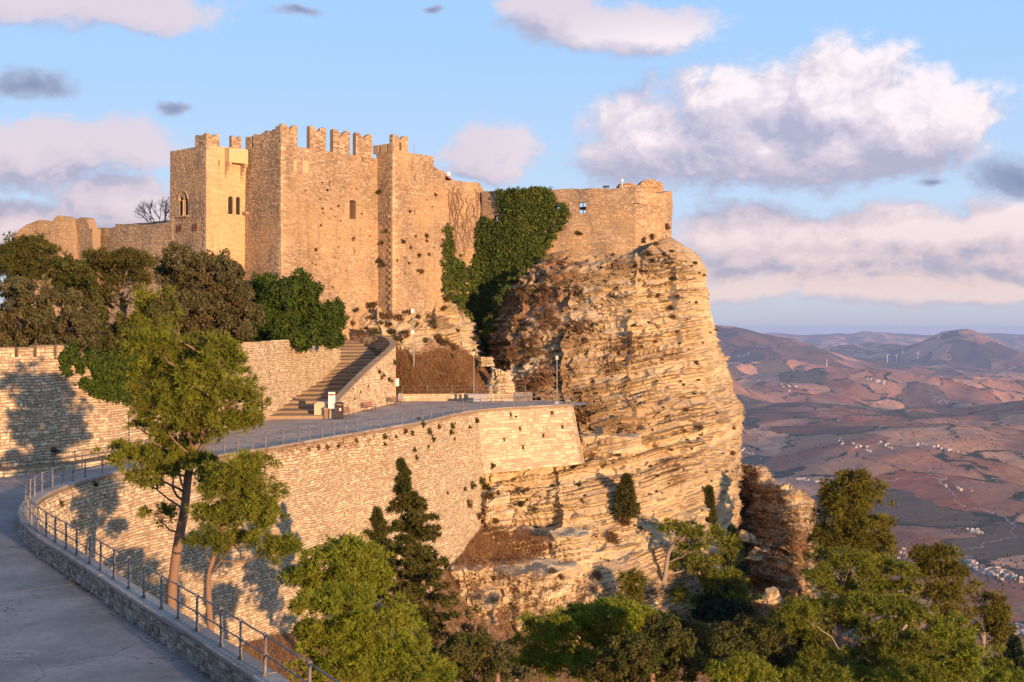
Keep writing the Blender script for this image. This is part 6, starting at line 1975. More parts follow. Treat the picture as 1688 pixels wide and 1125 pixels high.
# dead creepers on the recessed wall
t = None
r = np.random.default_rng(66)
m = MB()
for k in range(17):
    px, py = r.uniform(738, 796), r.uniform(306, 330)
    P = []
    x, y = px, py
    for j in range(int(r.integers(10, 26))):
        h = cast(x, y)
        if h is None or h[0][1] > 230: break
        P.append(h[0] + h[1] * 0.08); x += r.normal(0, 2.6) + (0.5 if x < 760 else -0.3); y += 8.5
    if len(P) > 3: m.tube(np.array(P), np.linspace(0.085, 0.02, len(P)), 5, cap=False)
o = m.build('dead_creeper', M['bark'], tone=np.full(sum(len(f) for f in m.F4 + m.F3), 0.3)); tag(o, 'bare brown creeper stems hanging on the recessed wall beside the right tower', 'creeper')

# bare tree behind the low wall
def bare_tree():
    r = np.random.default_rng(12); base = W(262, 378, 174)
    t = empty('bare_tree', 'leafless bushy tree behind the low wall left of the towers', 'tree', loc=tuple(base))
    tw = MB()
    def grow(p, d, L, R, dep):
        e = p + d * L; tw.tube([p, (p + e) / 2 + r.normal(0, 0.05 * L, 3), e], [R, R * 0.8, R * 0.6], 5, cap=False)
        if dep:
            for q in range(3):
                grow(e, unit(d + r.normal(0, 0.42, 3) + [0, 0, 0.1]), L * r.uniform(0.62, 0.85), R * 0.6, dep - 1)
    for q in range(7):
        grow(np.array([r.normal(0, 0.5), 0, 0.]), unit(np.array([r.normal(0, 0.55), r.normal(0, 0.4), 1.0])), 1.4, 0.09, 4)
    tw.build('branches', M['bark_grey'], t, tone=np.full(sum(len(f) for f in tw.F4), 0.4))
bare_tree()


# ---- plants rooted in walls and rock: a few kinds, each plant an object
def plant_mesh(name, mat, kind, r):
    if kind == 'leaf':
        C = unit(r.normal(0, 1, (16, 3))) * 0.30 * r.uniform(0.3, 1, (16, 1)) + [0, 0, 0.05]
        V, Fc, tone = leaves(C, unit(C), 0.18, 12, 0.09, r)
    else:
        C = unit(r.normal(0, 1, (14, 3))) * 0.28 * r.uniform(0.3, 1, (14, 1)) + [0, 0, 0.05]
        V, Fc, tone = needles(C, unit(C), 0.12, 6, 6, 0.26, 0.045, r, up=0.6)
    return raw_mesh(name, V, Fc, M[mat], tone=tone)


prr = np.random.default_rng(17)
PROTO = {'tuft': [plant_mesh('wall_plant', 'tuft', 'needle', prr) for _ in range(3)], 'green': [plant_mesh('wall_plant', 'oak_dark', 'leaf', prr) for _ in range(3)],
         'dry': [plant_mesh('wall_plant', 'scrub', 'needle', prr) for _ in range(3)]}


HUE = {'tuft': 'olive', 'green': 'dark green', 'dry': 'russet'}
USED = {}


def where(px, py, box):
    """plain words for a place inside a region of the scene"""
    u, v = (px - box[0]) / (box[2] - box[0]), (py - box[1]) / (box[3] - box[1])
    row = ['top', 'upper', 'middle', 'lower', 'bottom'][int(np.clip(v * 5, 0, 4))]
    col = ['far left', 'left', 'centre', 'right', 'far right'][int(np.clip(u * 5, 0, 4))]
    return row + ' ' + col


def plant(px, py, size, kind, label, group, cat='plant', name='wall_plant', sz=1.0, box=None):
    if box is not None:
        big = 'tiny' if size < 2.6 else 'small' if size < 5 else 'large'
        label = big + ' ' + HUE[kind] + ' ' + label + ', ' + where(px, py, box)
        USED[label] = USED.get(label, 0) + 1
    h = cast(px, py)
    if h is None or h[0][1] > 400: return
    s = size / F * h[0][1] * 0.92           # size = radius in photo pixels
    o = bpy.data.objects.new(name, PROTO[kind][int(prr.integers(0, 3))]); link(o)
    o.location = h[0] + h[1] * s * 0.25
    k = s / 0.42
    o.scale = (k, k, k * sz); o.rotation_euler = (prr.uniform(-.3, .3), prr.uniform(-.3, .3), prr.uniform(0, 6.28))
    tag(o, label, cat, group)


z3 = lambda x, y: (440 + x / 3.309, 190 + y / 3.309)
for (x, y, s) in [(300, 370, 3), (328, 410, 3), (288, 457, 2.5), (302, 510, 3), (305, 533, 2), (350, 512, 2), (388, 497, 3.5), (338, 565, 2), (372, 558, 2), (400, 577, 2), (293, 602, 3), (470, 677, 4.5), (264, 736, 4), (397, 675, 2), (390, 722, 2), (368, 778, 2), (266, 817, 2), (245, 808, 1.8), (355, 940, 3), (487, 402, 2), (516, 540, 2.5), (208, 415, 2), (560, 660, 1.8), (430, 850, 1.8)]:
    plant(*z3(x, y), s, ['tuft', 'dry'][int(prr.random() < 0.4)], 'tuft in the central tower wall', 'tufts in the central tower wall', box=(466, 262, 620, 480))
for (x, y, s) in [(615, 420, 6), (656, 633, 5), (632, 698, 5), (620, 800, 8), (640, 820, 6)]:
    plant(*z3(x, y), s, 'tuft', 'tuft in the narrow shaded tower wall', 'tufts in the narrow shaded wall', box=(620, 310, 646, 440))
for (x, y, s) in [(918, 437, 4), (870, 463, 2), (778, 527, 4), (904, 500, 1.8), (740, 694, 6.5), (866, 658, 6), (870, 690, 4), (810, 662, 3), (782, 724, 4), (948, 717, 3.5), (826, 768, 6), (882, 762, 4), (910, 723, 2), (771, 810, 4), (840, 857, 6), (820, 850, 4), (708, 795, 3), (950, 823, 3.5), (953, 900, 3.5), (950, 957, 3.5), (751, 779, 2.5), (750, 865, 2), (955, 680, 3)]:
    plant(*z3(x, y), s, ['tuft', 'dry'][int(prr.random() < 0.35)], 'tuft in the right tower wall', 'tufts in the right tower wall', box=(648, 300, 734, 490))
z7 = lambda x, y: (800 + x / 2.343, 280 + y / 2.343)
for (x, y, s, k) in [(363, 247, 7, 'tuft'), (495, 328, 4, 'green'), (630, 330, 10, 'tuft'), (645, 355, 7, 'tuft'), (697, 222, 8, 'dry'), (725, 257, 8, 'dry'), (690, 325, 5, 'tuft'), (723, 317, 5, 'tuft'), (700, 360, 5, 'tuft'), (805, 363, 6, 'tuft'), (730, 423, 7, 'tuft'), (595, 390, 7, 'tuft'), (742, 495, 6, 'dry'), (558, 550, 4.5, 'tuft'), (574, 601, 4.5, 'tuft'), (715, 540, 8, 'tuft'), (720, 575, 8, 'dry'), (740, 625, 7, 'dry'), (443, 880, 5, 'green'), (825, 1000, 9, 'dry'), (828, 1025, 7, 'dry'), (868, 630, 3, 'tuft'), (752, 820, 4, 'tuft'), (773, 930, 6, 'dry'), (893, 942, 4, 'tuft'), (718, 1080, 5, 'tuft'), (960, 1000, 5, 'dry'), (845, 405, 4, 'dry'), (665, 485, 6, 'dry'), (610, 275, 8, 'dry'), (640, 262, 8, 'dry'), (485, 382, 5, 'dry'), (660, 290, 6, 'dry'), (955, 1100, 6, 'dry'), (390, 655, 5, 'dry')]:
    plant(*z7(x, y), s, k, 'shrub on the big cliff', 'shrubs on the upper cliff', 'shrub', 'cliff_shrub', 0.8, box=(920, 360, 1225, 760))
for k in range(210):
    px, py = prr.uniform(850, 1215), 430 + 550 * prr.random() ** 1.25
    h = cast(px, py)
    if h is None or h[2].name != 'cliff': continue
    plant(px, py, prr.uniform(1.5, 4.6), ['dry', 'tuft', 'tuft'][int(prr.integers(0, 3))], 'sprig between the cliff beds', 'tiny shrubs between the cliff beds', 'shrub', 'cliff_shrub', 0.7, box=(905, 440, 1210, 980))
z2 = lambda x, y: (380 + x / 2.723, 640 + y / 2.723)
for (x, y, s, k) in [(685, 220, 7, 'tuft'), (690, 255, 5, 'tuft'), (860, 165, 8, 'green'), (885, 195, 8, 'green'), (905, 230, 8, 'green'), (990, 170, 8, 'green'), (985, 200, 7, 'tuft'), (1000, 230, 4, 'dry'), (1100, 150, 7, 'tuft'), (1070, 180, 5, 'tuft'), (822, 280, 6, 'green'), (832, 315, 6, 'green'), (970, 475, 4, 'dry'), (780, 200, 7, 'dry'), (810, 205, 6, 'dry'), (740, 220, 4, 'tuft'), (930, 175, 6, 'dry'), (390, 270, 6, 'dry'), (430, 268, 6, 'dry'), (480, 262, 5, 'tuft'), (350, 275, 5, 'dry'), (560, 240, 5, 'dry'), (885, 265, 4, 'dry')]:
    plant(*z2(x, y), s, k, 'plant on the retaining wall', 'plants on the retaining wall', box=(500, 685, 800, 830))
for (x, y, s, k) in [(1173, 350, 8, 'green'), (1080, 440, 9, 'green'), (1120, 420, 10, 'tuft'), (1140, 455, 12, 'tuft'), (1160, 495, 11, 'tuft'), (1065, 525, 9, 'dry'), (1330, 460, 7, 'dry'), (1310, 525, 8, 'tuft'), (1370, 545, 8, 'tuft'), (1565, 440, 7, 'green'), (1200, 480, 7, 'dry'), (1450, 440, 4, 'dry'), (1110, 580, 8, 'dry'), (1190, 600, 7, 'dry'), (1285, 465, 4, 'dry'), (1445, 830, 8, 'dry'), (1650, 850, 10, 'dry'), (1480, 850, 7, 'dry'), (1048, 455, 5, 'tuft')]:
    plant(*z2(x, y), s, k, 'shrub on the rock below the bastion', 'shrubs on the rock below the bastion', 'shrub', 'rock_shrub', box=(765, 765, 990, 955))
for (x, y, s) in [(845, 140, 3.5), (1280, 130, 3), (1255, 118, 2)]:
    plant(*z2(x, y), s, 'tuft', 'tuft in the bastion wall', 'tufts in the bastion', box=(680, 680, 860, 695))
z6 = lambda x, y: (560 + x / 4.02, 480 + y / 4.02)
for (x, y, s, k) in [(255, 535, 6, 'tuft'), (285, 560, 5, 'tuft'), (320, 590, 6, 'tuft'), (355, 480, 8, 'tuft'), (270, 575, 5, 'dry'), (185, 630, 3, 'tuft'), (135, 670, 3, 'tuft'), (95, 715, 3, 'tuft'), (85, 650, 3, 'dry'), (340, 600, 4, 'dry')]:
    plant(*z6(x, y), s, k, 'weed on the stair parapet', 'weeds on the stair parapet', box=(580, 600, 650, 660))
for (x, y, s, k) in [(230, 290, 12, 'tuft'), (350, 270, 9, 'tuft'), (390, 310, 10, 'tuft'), (440, 290, 10, 'dry'), (270, 170, 9, 'dry'), (330, 180, 10, 'dry'), (390, 185, 9, 'dry'), (190, 100, 9, 'dry'), (455, 140, 8, 'dry'), (510, 170, 8, 'tuft'), (620, 215, 9, 'green'), (630, 250, 8, 'dry'), (570, 325, 8, 'green'), (500, 225, 9, 'dry'), (100, 130, 7, 'tuft'), (150, 275, 7, 'dry'), (895, 325, 8, 'tuft'), (780, 265, 5, 'tuft'), (680, 120, 8, 'tuft'), (700, 60, 9, 'dry'), (240, 90, 7, 'dry'), (330, 225, 8, 'dry'), (1055, 465, 6, 'tuft'), (1270, 70, 8, 'tuft'), (80, 215, 6, 'dry'), (265, 215, 7, 'tuft'), (205, 180, 7, 'dry'), (585, 175, 5, 'dry'), (655, 330, 12, 'dry'), (700, 350, 12, 'dry'), (740, 375, 12, 'dry')]:
    plant(*z6(x, y), s, k, 'shrub on the slope under the towers', 'shrubs on the slope under the towers', 'shrub', 'slope_shrub', 0.85, box=(580, 495, 830, 600))
for (px, py, s, k, lab) in [(960, 690, 14, 'dry', 'upper part of the russet shrub wedged between bastion and cliff'), (952, 706, 11, 'dry', 'lower left russet shrub wedged between bastion and cliff'), (972, 708, 10, 'dry', 'lower right russet shrub at the cliff foot by the bastion'),
                            (155, 800, 8, 'tuft', 'weedy plant at the top of the retaining wall near the bend'), (98, 832, 9, 'tuft', 'leafy weed on the wall inside the road bend'), (88, 745, 10, 'dry', 'dark dry weed at the foot of the perimeter wall'),
                            (1008, 893, 16, 'dry', 'hanging russet shrub beside the ledge block on the lower cliff'), (1030, 862, 16, 'dry', 'dry grassy clump under the small cliff conifer'), (655, 955, 14, 'dry', 'dry bush between the two ragged dark conifers')]:
    plant(px, py, s, k, lab, None, 'shrub', 'dry_shrub')


# ---- ground cover nobody could count
def blades(P, Nn, L, w, per_, r, up=1.0, spread=0.45):
    n = len(P) * per_
    o = np.repeat(P, per_, 0) + r.normal(0, 0.12, (n, 3)) * [1, 1, 0.2]
    d = unit(np.array([0, 0, up]) + (spread + 0.2) * r.normal(0, 1, (n, 3)) + 0.35 * np.repeat(Nn, per_, 0))
    s = unit(np.cross(d, r.normal(0, 1, (n, 3)))) * w / 2
    l = L * r.uniform(0.5, 1.3, (n, 1))
    V = np.stack([o - s, o + s, o + d * l], 1)
    tn = np.repeat(vn(P * 0.8, 5), per_)
    return V.reshape(-1, 3), np.arange(n * 3).reshape(-1, 3), np.clip(tn * 0.6 + r.random(n) * 0.4, 0, 1)


def cover(name, label, poly, n, L, w, per_, mat, seed, avoid=(), patchy=False):
    r = np.random.default_rng(seed)
    P, Nn = [], []
    for px, py in sample_poly(poly, n, r, 5.0):
        h = cast(px, py)
        if h is None or h[0][1] > 400 or h[2].name.split('.')[0] in avoid: continue
        if patchy and vn(h[0] * 0.45, 77) + 0.5 * vn(h[0] * 1.3, 78) < 0.78 + (px - 880) / 500: continue
        P.append(h[0]); Nn.append(h[1])
    if not P: return
    V, Fc, tone = blades(np.array(P), np.array(Nn), L, w, per_, r)
    c0 = np.array(P).mean(0)
    o = mob(name, V - c0, Fc, M[mat], tone=tone); o.location = c0
    tag(o, label, 'grass', kind='stuff')


WALLS = ('stone', 'stonework', 'wall_core', 'post', 'rail', 'coping_slab', 'road', 'step', 'coping_stone', 'corner_stone', 'return_wall', 'return_stonework', 'boulder')
cover('dry_grass', 'tall russet dry grass on the bank between steps and cliff', [(650, 575), (690, 590), (740, 572), (790, 590), (808, 615), (800, 650), (655, 652), (652, 600)], 4600, 0.42, 0.055, 6, 'dry', 1, WALLS)
cover('dry_grass', 'russet dry grass and brush on the bank above the rock ledges', [(720, 850), (760, 865), (830, 872), (900, 885), (905, 905), (860, 925), (800, 935), (745, 930), (720, 900)], 4200, 0.38, 0.05, 6, 'dry', 2, WALLS)
cover('dry_grass', 'dry brown grass on the slope behind the near railing', [(250, 960), (400, 960), (560, 960), (700, 1125), (350, 1125), (240, 1000)], 5200, 0.38, 0.028, 5, 'dry', 3, WALLS)
cover('dry_grass', 'dry grass tufts over the brown spur right of the cliff', [(1215, 770), (1300, 815), (1335, 850), (1340, 1000), (1240, 1060), (1215, 960)], 2200, 0.6, 0.07, 5, 'scrub', 4, WALLS)
cover('dry_grass', 'dry undergrowth between the trees of the lower slope', [(700, 940), (1240, 960), (1688, 1060), (1688, 1125), (700, 1125)], 7000, 0.5, 0.05, 5, 'scrub', 5, WALLS)
cover('scrub', 'brown scrub covering the upper left flank of the cliff', [(905, 425), (960, 430), (1040, 440), (1020, 500), (960, 560), (925, 600), (900, 660), (840, 660), (812, 590), (805, 560), (840, 490)], 5200, 0.42, 0.10, 6, 'scrub', 6, WALLS, patchy=True)
cover('dry_grass', 'thin line of dry weeds along the foot of the bastion', [(835, 752), (960, 750), (990, 742), (985, 755), (880, 762), (830, 764)], 500, 0.45, 0.06, 5, 'dry', 7, WALLS)
cover('dry_grass', 'dry grass fringe along the retaining wall ledge', [(330, 762), (460, 742), (560, 728), (640, 712), (640, 720), (560, 738), (460, 752), (330, 775)], 260, 0.3, 0.05, 5, 'dry', 8, ())

# fallen leaves and grit gathered along the foot of the parapet and the perimeter wall
r = np.random.default_rng(808)
P = []
u = r.uniform(16, edge.L - 2, 2600); ex, ey = edge.at(u); nx, ny = edge.nrm(u); o_ = 0.27 + r.gamma(1.2, 0.22, len(u))
P.append(np.stack([ex - nx * o_, ey - ny * o_, road_z(ey - ny * o_) + 0.012], 1))
u = r.uniform(0, per.L - 16, 900); ex, ey = per.at(u); nx, ny = per.nrm(u); o_ = 1.7 + r.gamma(1.2, 0.3, len(u))
P.append(np.stack([ex + nx * o_, ey + ny * o_, road_z(ey) + 0.012], 1))
xx = r.uniform(-34, -3, 700); yy = r.uniform(26, 75, 700); ue_ = np.interp(yy, edge.Y, edge.t); ok = xx < edge.at(ue_)[0] - 0.5
P.append(np.stack([xx, yy, road_z(yy) + 0.012], 1)[ok])
P = np.vstack(P)
V, Fc, tone = leaves(P, np.tile([0, 0, 1.0], (len(P), 1)), 0.0, 1, 0.045, r, 0.25)
V[:, 2] = np.maximum(V[:, 2], 0) * 0 + np.repeat(P[:, 2], 4) + r.uniform(0, 0.015, len(V))
tag(mob('leaf_litter', V, Fc, M['scrub'], tone=tone), 'dead leaves and grit gathered along the road edges', kind='stuff')
r = np.random.default_rng(809)
u = r.uniform(18, edge.L - 3, 260); u = u[vn(np.stack([u * 0.35, 0 * u, 0 * u], 1), 3) > 0.5]; ex, ey = edge.at(u); nx, ny = edge.nrm(u)
P = np.stack([ex - nx * 0.3, ey - ny * 0.3, road_z(ey) + 0.0], 1)
V, Fc, tone = blades(P, np.tile([0, 0, 1.0], (len(P), 1)), 0.16, 0.02, 7, r)
tag(mob('weeds', V, Fc, M['tuft'], tone=tone), 'small weeds along the foot of the parapet', kind='stuff')

bpy.data.scenes.remove(_tmp)

# ------------------------------------------------------------------ plaza furniture
def place(t, x, y, z, rz=0.0):
    t.location = (x, y, z); t.rotation_euler = (0, 0, rz)


PZ = 0.085


def bench(label, px, py, rz):
    p = WZ(px, py, PZ)
    t = empty('bench', label, 'bench', 'benches along the stair parapet', loc=tuple(p))
    t.rotation_euler = (0, 0, rz)
    for sx in (-0.72, 0.72):
        m = MB()
        m.tube([(sx, -0.34, 0), (sx, -0.22, 0.22), (sx, -0.26, 0.42)], 0.035, 6); m.tube([(sx, 0.36, 0), (sx, 0.18, 0.22), (sx, 0.22, 0.42)], 0.035, 6)
        m.tube([(sx, -0.28, 0.42), (sx, 0.24, 0.42), (sx, 0.36, 0.95)], 0.03, 6); m.tube([(sx, -0.28, 0.42), (sx, -0.3, 0.62), (sx, 0.28, 0.66)], 0.025, 6)
        m.build('side_frame', M['iron'], t)
    for k in range(5):
        m = MB(); m.box((0, -0.24 + k * 0.115, 0.45), (1.6, 0.09, 0.035)); m.build('seat_slat', M['wood'], t)
    for k in range(4):
        m = MB(); z = 0.56 + k * 0.115; m.box((0, 0.255 + (z - 0.45) * 0.22, z), (1.6, 0.03, 0.09)); m.build('back_slat', M['wood'], t)


bench('red brown slatted bench half hidden behind the litter bin', 572, 687, math.radians(62))
bench('red brown slatted bench in the middle of the stair parapet', 609, 678, math.radians(62))
bench('red brown slatted bench at the far end of the stair parapet', 652, 668, math.radians(66))

# litter bin with a pitched cover
p = WZ(559.5, 691, PZ); t = empty('litter_bin', 'tall dark brown litter bin with a small roof beside the white notice', 'litter bin', loc=tuple(p))
m = MB(); m.box((0, 0, 0.68), (0.72, 0.6, 1.36)); m.build('body', M['bin'], t)
m = MB(); m.box((0, 0, 1.5), (0.86, 0.74, 0.07)); m.box((0, 0, 1.6), (0.8, 0.68, 0.15), taper=0.35); m.build('cover', M['dark_metal'], t)
for sx in (-0.32, 0.32):
    m = MB(); m.box((sx, 0, 1.42), (0.05, 0.5, 0.14)); m.build('support', M['dark_metal'], t)
m = MB(); m.box((0.1, -0.304, 0.95), (0.2, 0.02, 0.24)); m.build('label_plate', M['white'], t)
for sx in (-0.3, 0, 0.3):
    m = MB(); m.box((sx, -0.31, 0.66), (0.05, 0.03, 1.2)); m.build('slat', M['dark_metal'], t)

# white notice board
p = WZ(547, 691, PZ); t = empty('notice_board', 'white upright notice board with a red header beside the bin', 'sign', loc=tuple(p))
for sx in (-0.28, 0.28):
    m = MB(); m.box((sx, 0, 1.3), (0.06, 0.06, 2.6)); m.build('post', M['bin'], t)
m = MB(); m.box((0, -0.05, 1.82), (0.66, 0.05, 1.6)); m.build('panel', M['white'], t)
m = MB(); m.box((0, -0.079, 2.36), (0.60, 0.006, 0.16)); m.build('header_band', M['red'], t)
m = MB()
for k in range(9):
    m.box((-0.02 + 0.02 * (k % 3), -0.079, 2.15 - k * 0.12), (0.48 - 0.07 * (k % 3), 0.006, 0.022))
m.build('printed_lines', M['steel'], t)

# rusty portal posts on the perimeter wall
for k, (px, y0, y1, lab) in enumerate([(431.5, 648, 690, 'right rusty steel post at the wall beside the tall pine'), (427, 650, 692, 'left rusty steel post at the wall beside the tall pine')]):
    p = W(px, y1, 122); z1 = zat(y0, 122)
    m = MB(); m.box((0, 0, (z1 - p[2]) / 2), (0.2, 0.2, z1 - p[2])); m.box((0, 0, 0.03), (0.35, 0.35, 0.06)); m.box((0, 0, z1 - p[2] + 0.03), (0.26, 0.26, 0.06))
    o = m.build('steel_post', M['rust']); o.location = p; tag(o, lab, 'post')
p = W(484, 663, 133.5); m = MB(); m.box((0, 0, 0.3), (0.5, 0.3, 0.6)); m.box((0, -0.02, 0.63), (0.56, 0.36, 0.06)); o = m.build('floodlight', M['pole']); o.location = p; tag(o, 'small grey box light on the steps by the perimeter wall', 'light')

# tall pole with floodlights
p = W(682, 650, 157.2); t = empty('light_pole', 'very tall thin grey pole with small floodlights in front of the grass bank', 'lamp post', loc=tuple(p))
m = MB(); m.tube([(0, 0, -0.6), (0, 0, 5), (0, 0, 10.2)], [0.11, 0.09, 0.06], 10); m.build('pole', M['pole'], t, smooth=True)
for z, s in ((10.2, 1.0), (7.6, 0.9)):
    m = MB(); m.box((-0.12 * s, -0.18, z), (0.34, 0.22, 0.5)); m.box((0, 0, z - 0.05), (0.1, 0.25, 0.08)); m.build('floodlight', M['white'], t)
m = MB(); m.box((0, 0, 0.1), (0.35, 0.35, 0.12)); m.build('base_plate', M['pole'], t)


def lantern(label, px, pyb, pyt, D=None):
    p = WZ(px, pyb, PZ) if D is None else W(px, pyb, D)
    H = zat(pyt, p[1]) - p[2]
    t = empty('street_lamp', label, 'street lamp', 'lantern lamps on the plaza', loc=tuple(p))
    m = MB(); m.box((0, 0, 0.15), (0.5, 0.5, 0.3), taper=0.8); m.build('base', M['grey_stone'], t, tone=np.full(6, 0.5))
    m = MB(); m.tube([(0, 0, 0.2), (0, 0, 0.5), (0, 0, H - 1.1), (0, 0, H - 0.75)], [0.11, 0.065, 0.045, 0.07], 10); m.build('pole', M['pole'], t, smooth=True)
    m = MB()
    for a in range(4):
        c, s = math.cos(a * math.pi / 2 + 0.785), math.sin(a * math.pi / 2 + 0.785)
        m.tube([(0.14 * c, 0.14 * s, H - 0.75), (0.27 * c, 0.27 * s, H - 0.28)], 0.018, 4)
    m.box((0, 0, H - 0.22), (0.5, 0.5, 0.05)); m.box((0, 0, H - 0.1), (0.44, 0.44, 0.2), taper=0.2); m.tube([(0, 0, H - 0.05), (0, 0, H + 0.08)], 0.02, 5)
    m.build('lantern_frame', M['dark_metal'], t)
    m = MB(); m.box((0, 0, H - 0.5), (0.32, 0.32, 0.42)); m.build('glass', M['lampglass'], t)


lantern('lantern street lamp in front of the low back wall of the plaza', 781, 661, 576)
lantern('lantern street lamp at the tip of the bastion against the cliff', 918, 666.5, 583, D=147)
# slim post by the perimeter wall
p = W(268, 742, 84.5); m = MB(); m.tube([(0, 0, 0), (0, 0, 2.7)], [0.07, 0.05], 8); m.tube([(0, 0, 0), (0, 0, 0.15)], [0.14, 0.1], 8); m.box((0, 0, 2.75), (0.22, 0.22, 0.12), taper=0.7)
o = m.build('slim_post', M['dark_metal']); o.location = p; tag(o, 'slim dark post seen through the tall pine crown', 'post')

# low wall closing the plaza, with railing
t = empty('plaza_wall', 'low pale stone kerb wall closing the back of the plaza', 'wall', loc=(-8, 155.6, 0)); off = np.array(t.location)
r = np.random.default_rng(51)
lw = Path([(-13.7, 154.6), (-9.0, 155.0), (-5.6, 155.4), (-1.6, 155.2), (1.6, 154.2)], side=1.0)
Mw = lw.map()
slab('wall_core', lw.L, -0.1, lambda u: 0.95 + 0 * u, 0.5, lambda u, v, d: Mw(u, v, d) - off, M['bastion_mortar'], t, du=0.8, dz=0.5)
R = clip_rects(courses(0, lw.L, 0.0, 0.95, 0.3, 0.7, r), lambda u: 0.95 + 0 * u, [])
lay_stones2(R, None, Mw, r, M['bastion'], t, singles=60, proud=(0.01, 0.03), irr=0.02)
o = MB(); o.box((-3.9 - 0.2, 153.9, 0.5), (2.3, 0.8, 0.85)); o.box((-4.1, 153.9, 0.97), (2.45, 0.95, 0.1)); o = o.build('stone_bench', M['grey_stone'], tone=np.full(12, 0.4)); tag(o, 'dark grey stone block bench before the low plaza wall', 'bench')
for k, (x, lab) in enumerate([(-5.95, 'left short stone bollard by the stone block bench'), (-2.35, 'right short stone bollard by the stone block bench')]):
    m = MB(); m.tube([(0, 0, 0), (0, 0, 0.9), (0, 0, 1.0)], [0.17, 0.15, 0.09], 10); o = m.build('bollard', M['bastion'], tone=np.full(50, 0.6)[:sum(len(f) for f in m.F4 + m.F3)]); o.location = (x, 153.9, PZ); tag(o, lab, 'bollard')


def fence(label, pts, H, z, mat='steel', gap=2.6, name='railing'):
    pa = Path(pts); t = empty(name, label, 'railing', loc=(*pa.at(0.0), float(z))); off = np.array(t.location)
    n = max(2, int(pa.L / gap) + 1); U = np.linspace(0, pa.L, n)
    zz = z if not callable(z) else z
    x, y = pa.at(U)
    for i in range(n):
        m = MB(); m.tube([(0, 0, 0), (0, 0, H)], 0.038, 6); m.tube([(0, 0, H), (0, 0, H + 0.06)], [0.05, 0.02], 6)
        o = m.build('post', M[mat], t); o.location = (x[i] - off[0], y[i] - off[1], 0)
    for i in range(n - 1):
        for hh in (H - 0.02, H * 0.52):
            m = MB(); m.tube([(x[i] - off[0], y[i] - off[1], hh), (x[i + 1] - off[0], y[i + 1] - off[1], hh)], 0.022, 5); m.build('rail', M[mat], t)
    return t


fence('thin rail fence on the low wall before the grass bank', [(-13.3, 155.0), (-9.0, 155.3), (-5.6, 155.7), (-1.6, 155.5), (1.6, 154.5)], 0.95, 0.95)
fence('rail fence closing the far tip of the bastion against the cliff', [(1.8, 154.2), (4.5, 152.0), (6.6, 148.5), (6.3, 145.6)], 1.05, 0.1, gap=1.3)
fence('thin rail fence on the kerb at the foot of the perimeter wall', [(-30.6, 80.2), (-27.9, 84.5), (-26.3, 89), (-24.6, 99)], 0.85, 0.1, gap=2.2)
# kerb platform along the perimeter wall
t = empty('kerb_platform', 'low stone platform along the foot of the perimeter wall', 'kerb', loc=(-28, 84, 0)); off = np.array(t.location)
kp = Path([(-38, 73.8), (-31.6, 79.3), (-28.6, 83.4), (-26.9, 88.4), (-25.2, 98)], side=1.0)
Mk = kp.map()
slab('wall_core', kp.L, -0.7, lambda u: 0.12 + 0 * u, 1.6, lambda u, v, d: Mk(u, v, d) - off, M['pale_mortar'], t, du=0.7, dz=0.5)
R = clip_rects(courses(0, kp.L, -0.6, 0.12, 0.24, 0.5, r), lambda u: 0.12 + 0 * u, [])
lay_stones2(R, None, Mk, r, M['pale'], t, singles=80, proud=(0.01, 0.07), irr=0.04)

# meter cabinet and white box at the end of the stair parapet
p = WZ(657, 663, PZ); t = empty('meter_cabinet', 'grey cabinet with a white box on a post at the end of the stair parapet', 'cabinet', loc=tuple(p))
m = MB(); m.box((0.25, 0, 0.62), (0.5, 0.35, 0.85)); m.build('cabinet_body', M['pole'], t)
m = MB(); m.tube([(-0.15, 0, 0), (-0.15, 0, 2.4)], 0.05, 6); m.build('post', M['dark_metal'], t)
m = MB(); m.box((-0.15, -0.1, 2.35), (0.42, 0.18, 0.9)); m.build('white_box', M['white'], t)

# information board seen from behind, at the railing
p = WZ(862, 672, PZ); t = empty('information_board', 'wide brown information panel on two legs at the bastion railing', 'sign', loc=tuple(p))
for sx in (-0.95, 0.95):
    m = MB(); m.box((sx, 0, 0.6), (0.09, 0.09, 1.2)); m.build('leg', M['steel'], t)
m = MB(); m.box((0, 0.0, 1.2), (2.15, 0.06, 1.1), ez=(0, 0.45, 1)); m.build('panel', M['board'], t)
m = MB(); m.tube([(-0.2, -0.04, 0.85), (0.2, 0.0, 1.35)], 0.02, 5); m.build('brace', M['steel'], t)

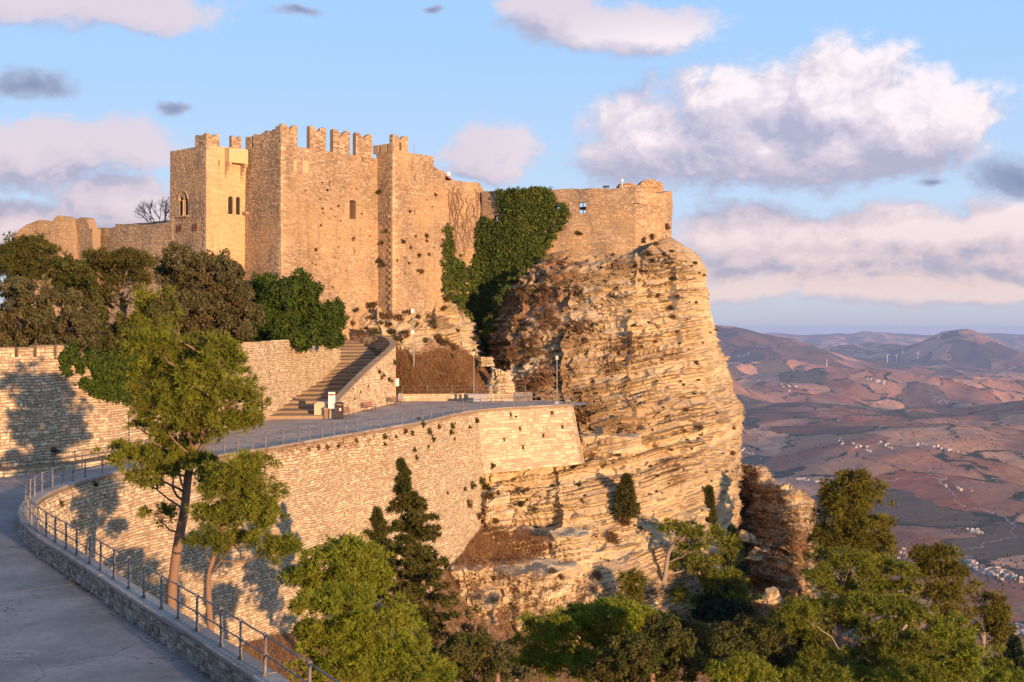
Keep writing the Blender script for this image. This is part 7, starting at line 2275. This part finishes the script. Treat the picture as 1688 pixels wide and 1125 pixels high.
# floodlight on the ledge, camera and mast on the castle, flag stub on the ruins
p = W(986, 716, 146.5)
t = empty('floodlight', 'dark square floodlight on the ledge at the cliff foot', 'light', loc=(p[0], p[1] - 0.3, p[2]))
m = MB(); m.box((0, 0, 0.55), (0.95, 0.3, 0.8), ez=(0, 0.25, 1)); m.build('lamp_head', M['dark_metal'], t)
m = MB(); m.box((0, 0.1, 0.08), (0.7, 0.3, 0.16)); m.build('bracket', M['dark_metal'], t)
p = W(739, 297, 181); t = empty('security_camera', 'white camera housing on the roof corner beside the right tower', 'camera', loc=tuple(p))
m = MB(); m.tube([(0, 0, 0), (0, 0, 0.9)], 0.06, 6); m.build('mount', M['white'], t)
m = MB(); m.tube([(0.0, -0.25, 0.55), (0.0, -0.25, 1.0), (0, -0.25, 1.15)], [0.3, 0.3, 0.08], 10); m.build('housing', M['white'], t)
p = W(1026, 312, 182); m = MB(); m.tube([(0, 0, 0), (0, 0, 1.5)], 0.05, 6); m.box((0.0, 0, 1.2), (0.28, 0.2, 0.3)); o = m.build('roof_light', M['white']); o.location = p; tag(o, 'small white light post on top of the broken corner wall', 'light')
p = W(999, 311, 181); m = MB(); m.box((0, 0, 0.25), (0.9, 0.35, 0.3), ez=(0.3, 0, 1)); m.tube([(-0.2, 0, 0), (-0.1, 0, 0.3)], 0.04, 5); o = m.build('spotlight', M['dark_metal']); o.location = p; tag(o, 'dark spotlight on top of the long ruined wall', 'light')
p = W(683, 256, 170); m = MB(); m.tube([(0, 0, 0), (0, 0, 1.5)], 0.03, 5); m.tube([(0, 0, 1.5), (0, 0, 1.9)], 0.015, 5); o = m.build('antenna', M['pole']); o.location = p; tag(o, 'thin antenna on the roof of the right tower', 'antenna')


# ------------------------------------------------------------------ look-alikes told apart by their order from the left
def order_labels():
    by = {}
    bpy.context.view_layer.update()
    for o in COL.objects:
        if o.parent is None and o.get('group') and o.get('label'):
            by.setdefault(o['label'], []).append(o)
    words = ['first', 'second', 'third', 'fourth', 'fifth', 'sixth', 'seventh', 'eighth', 'ninth', 'tenth']
    for lab, os_ in by.items():
        if 2 <= len(os_) <= 10 and len(lab.split()) <= 13:
            os_.sort(key=lambda o: o.location.x / max(o.location.y, 1))
            for i, o in enumerate(os_):
                o['label'] = lab + ', ' + words[i] + ' from left'


order_labels()
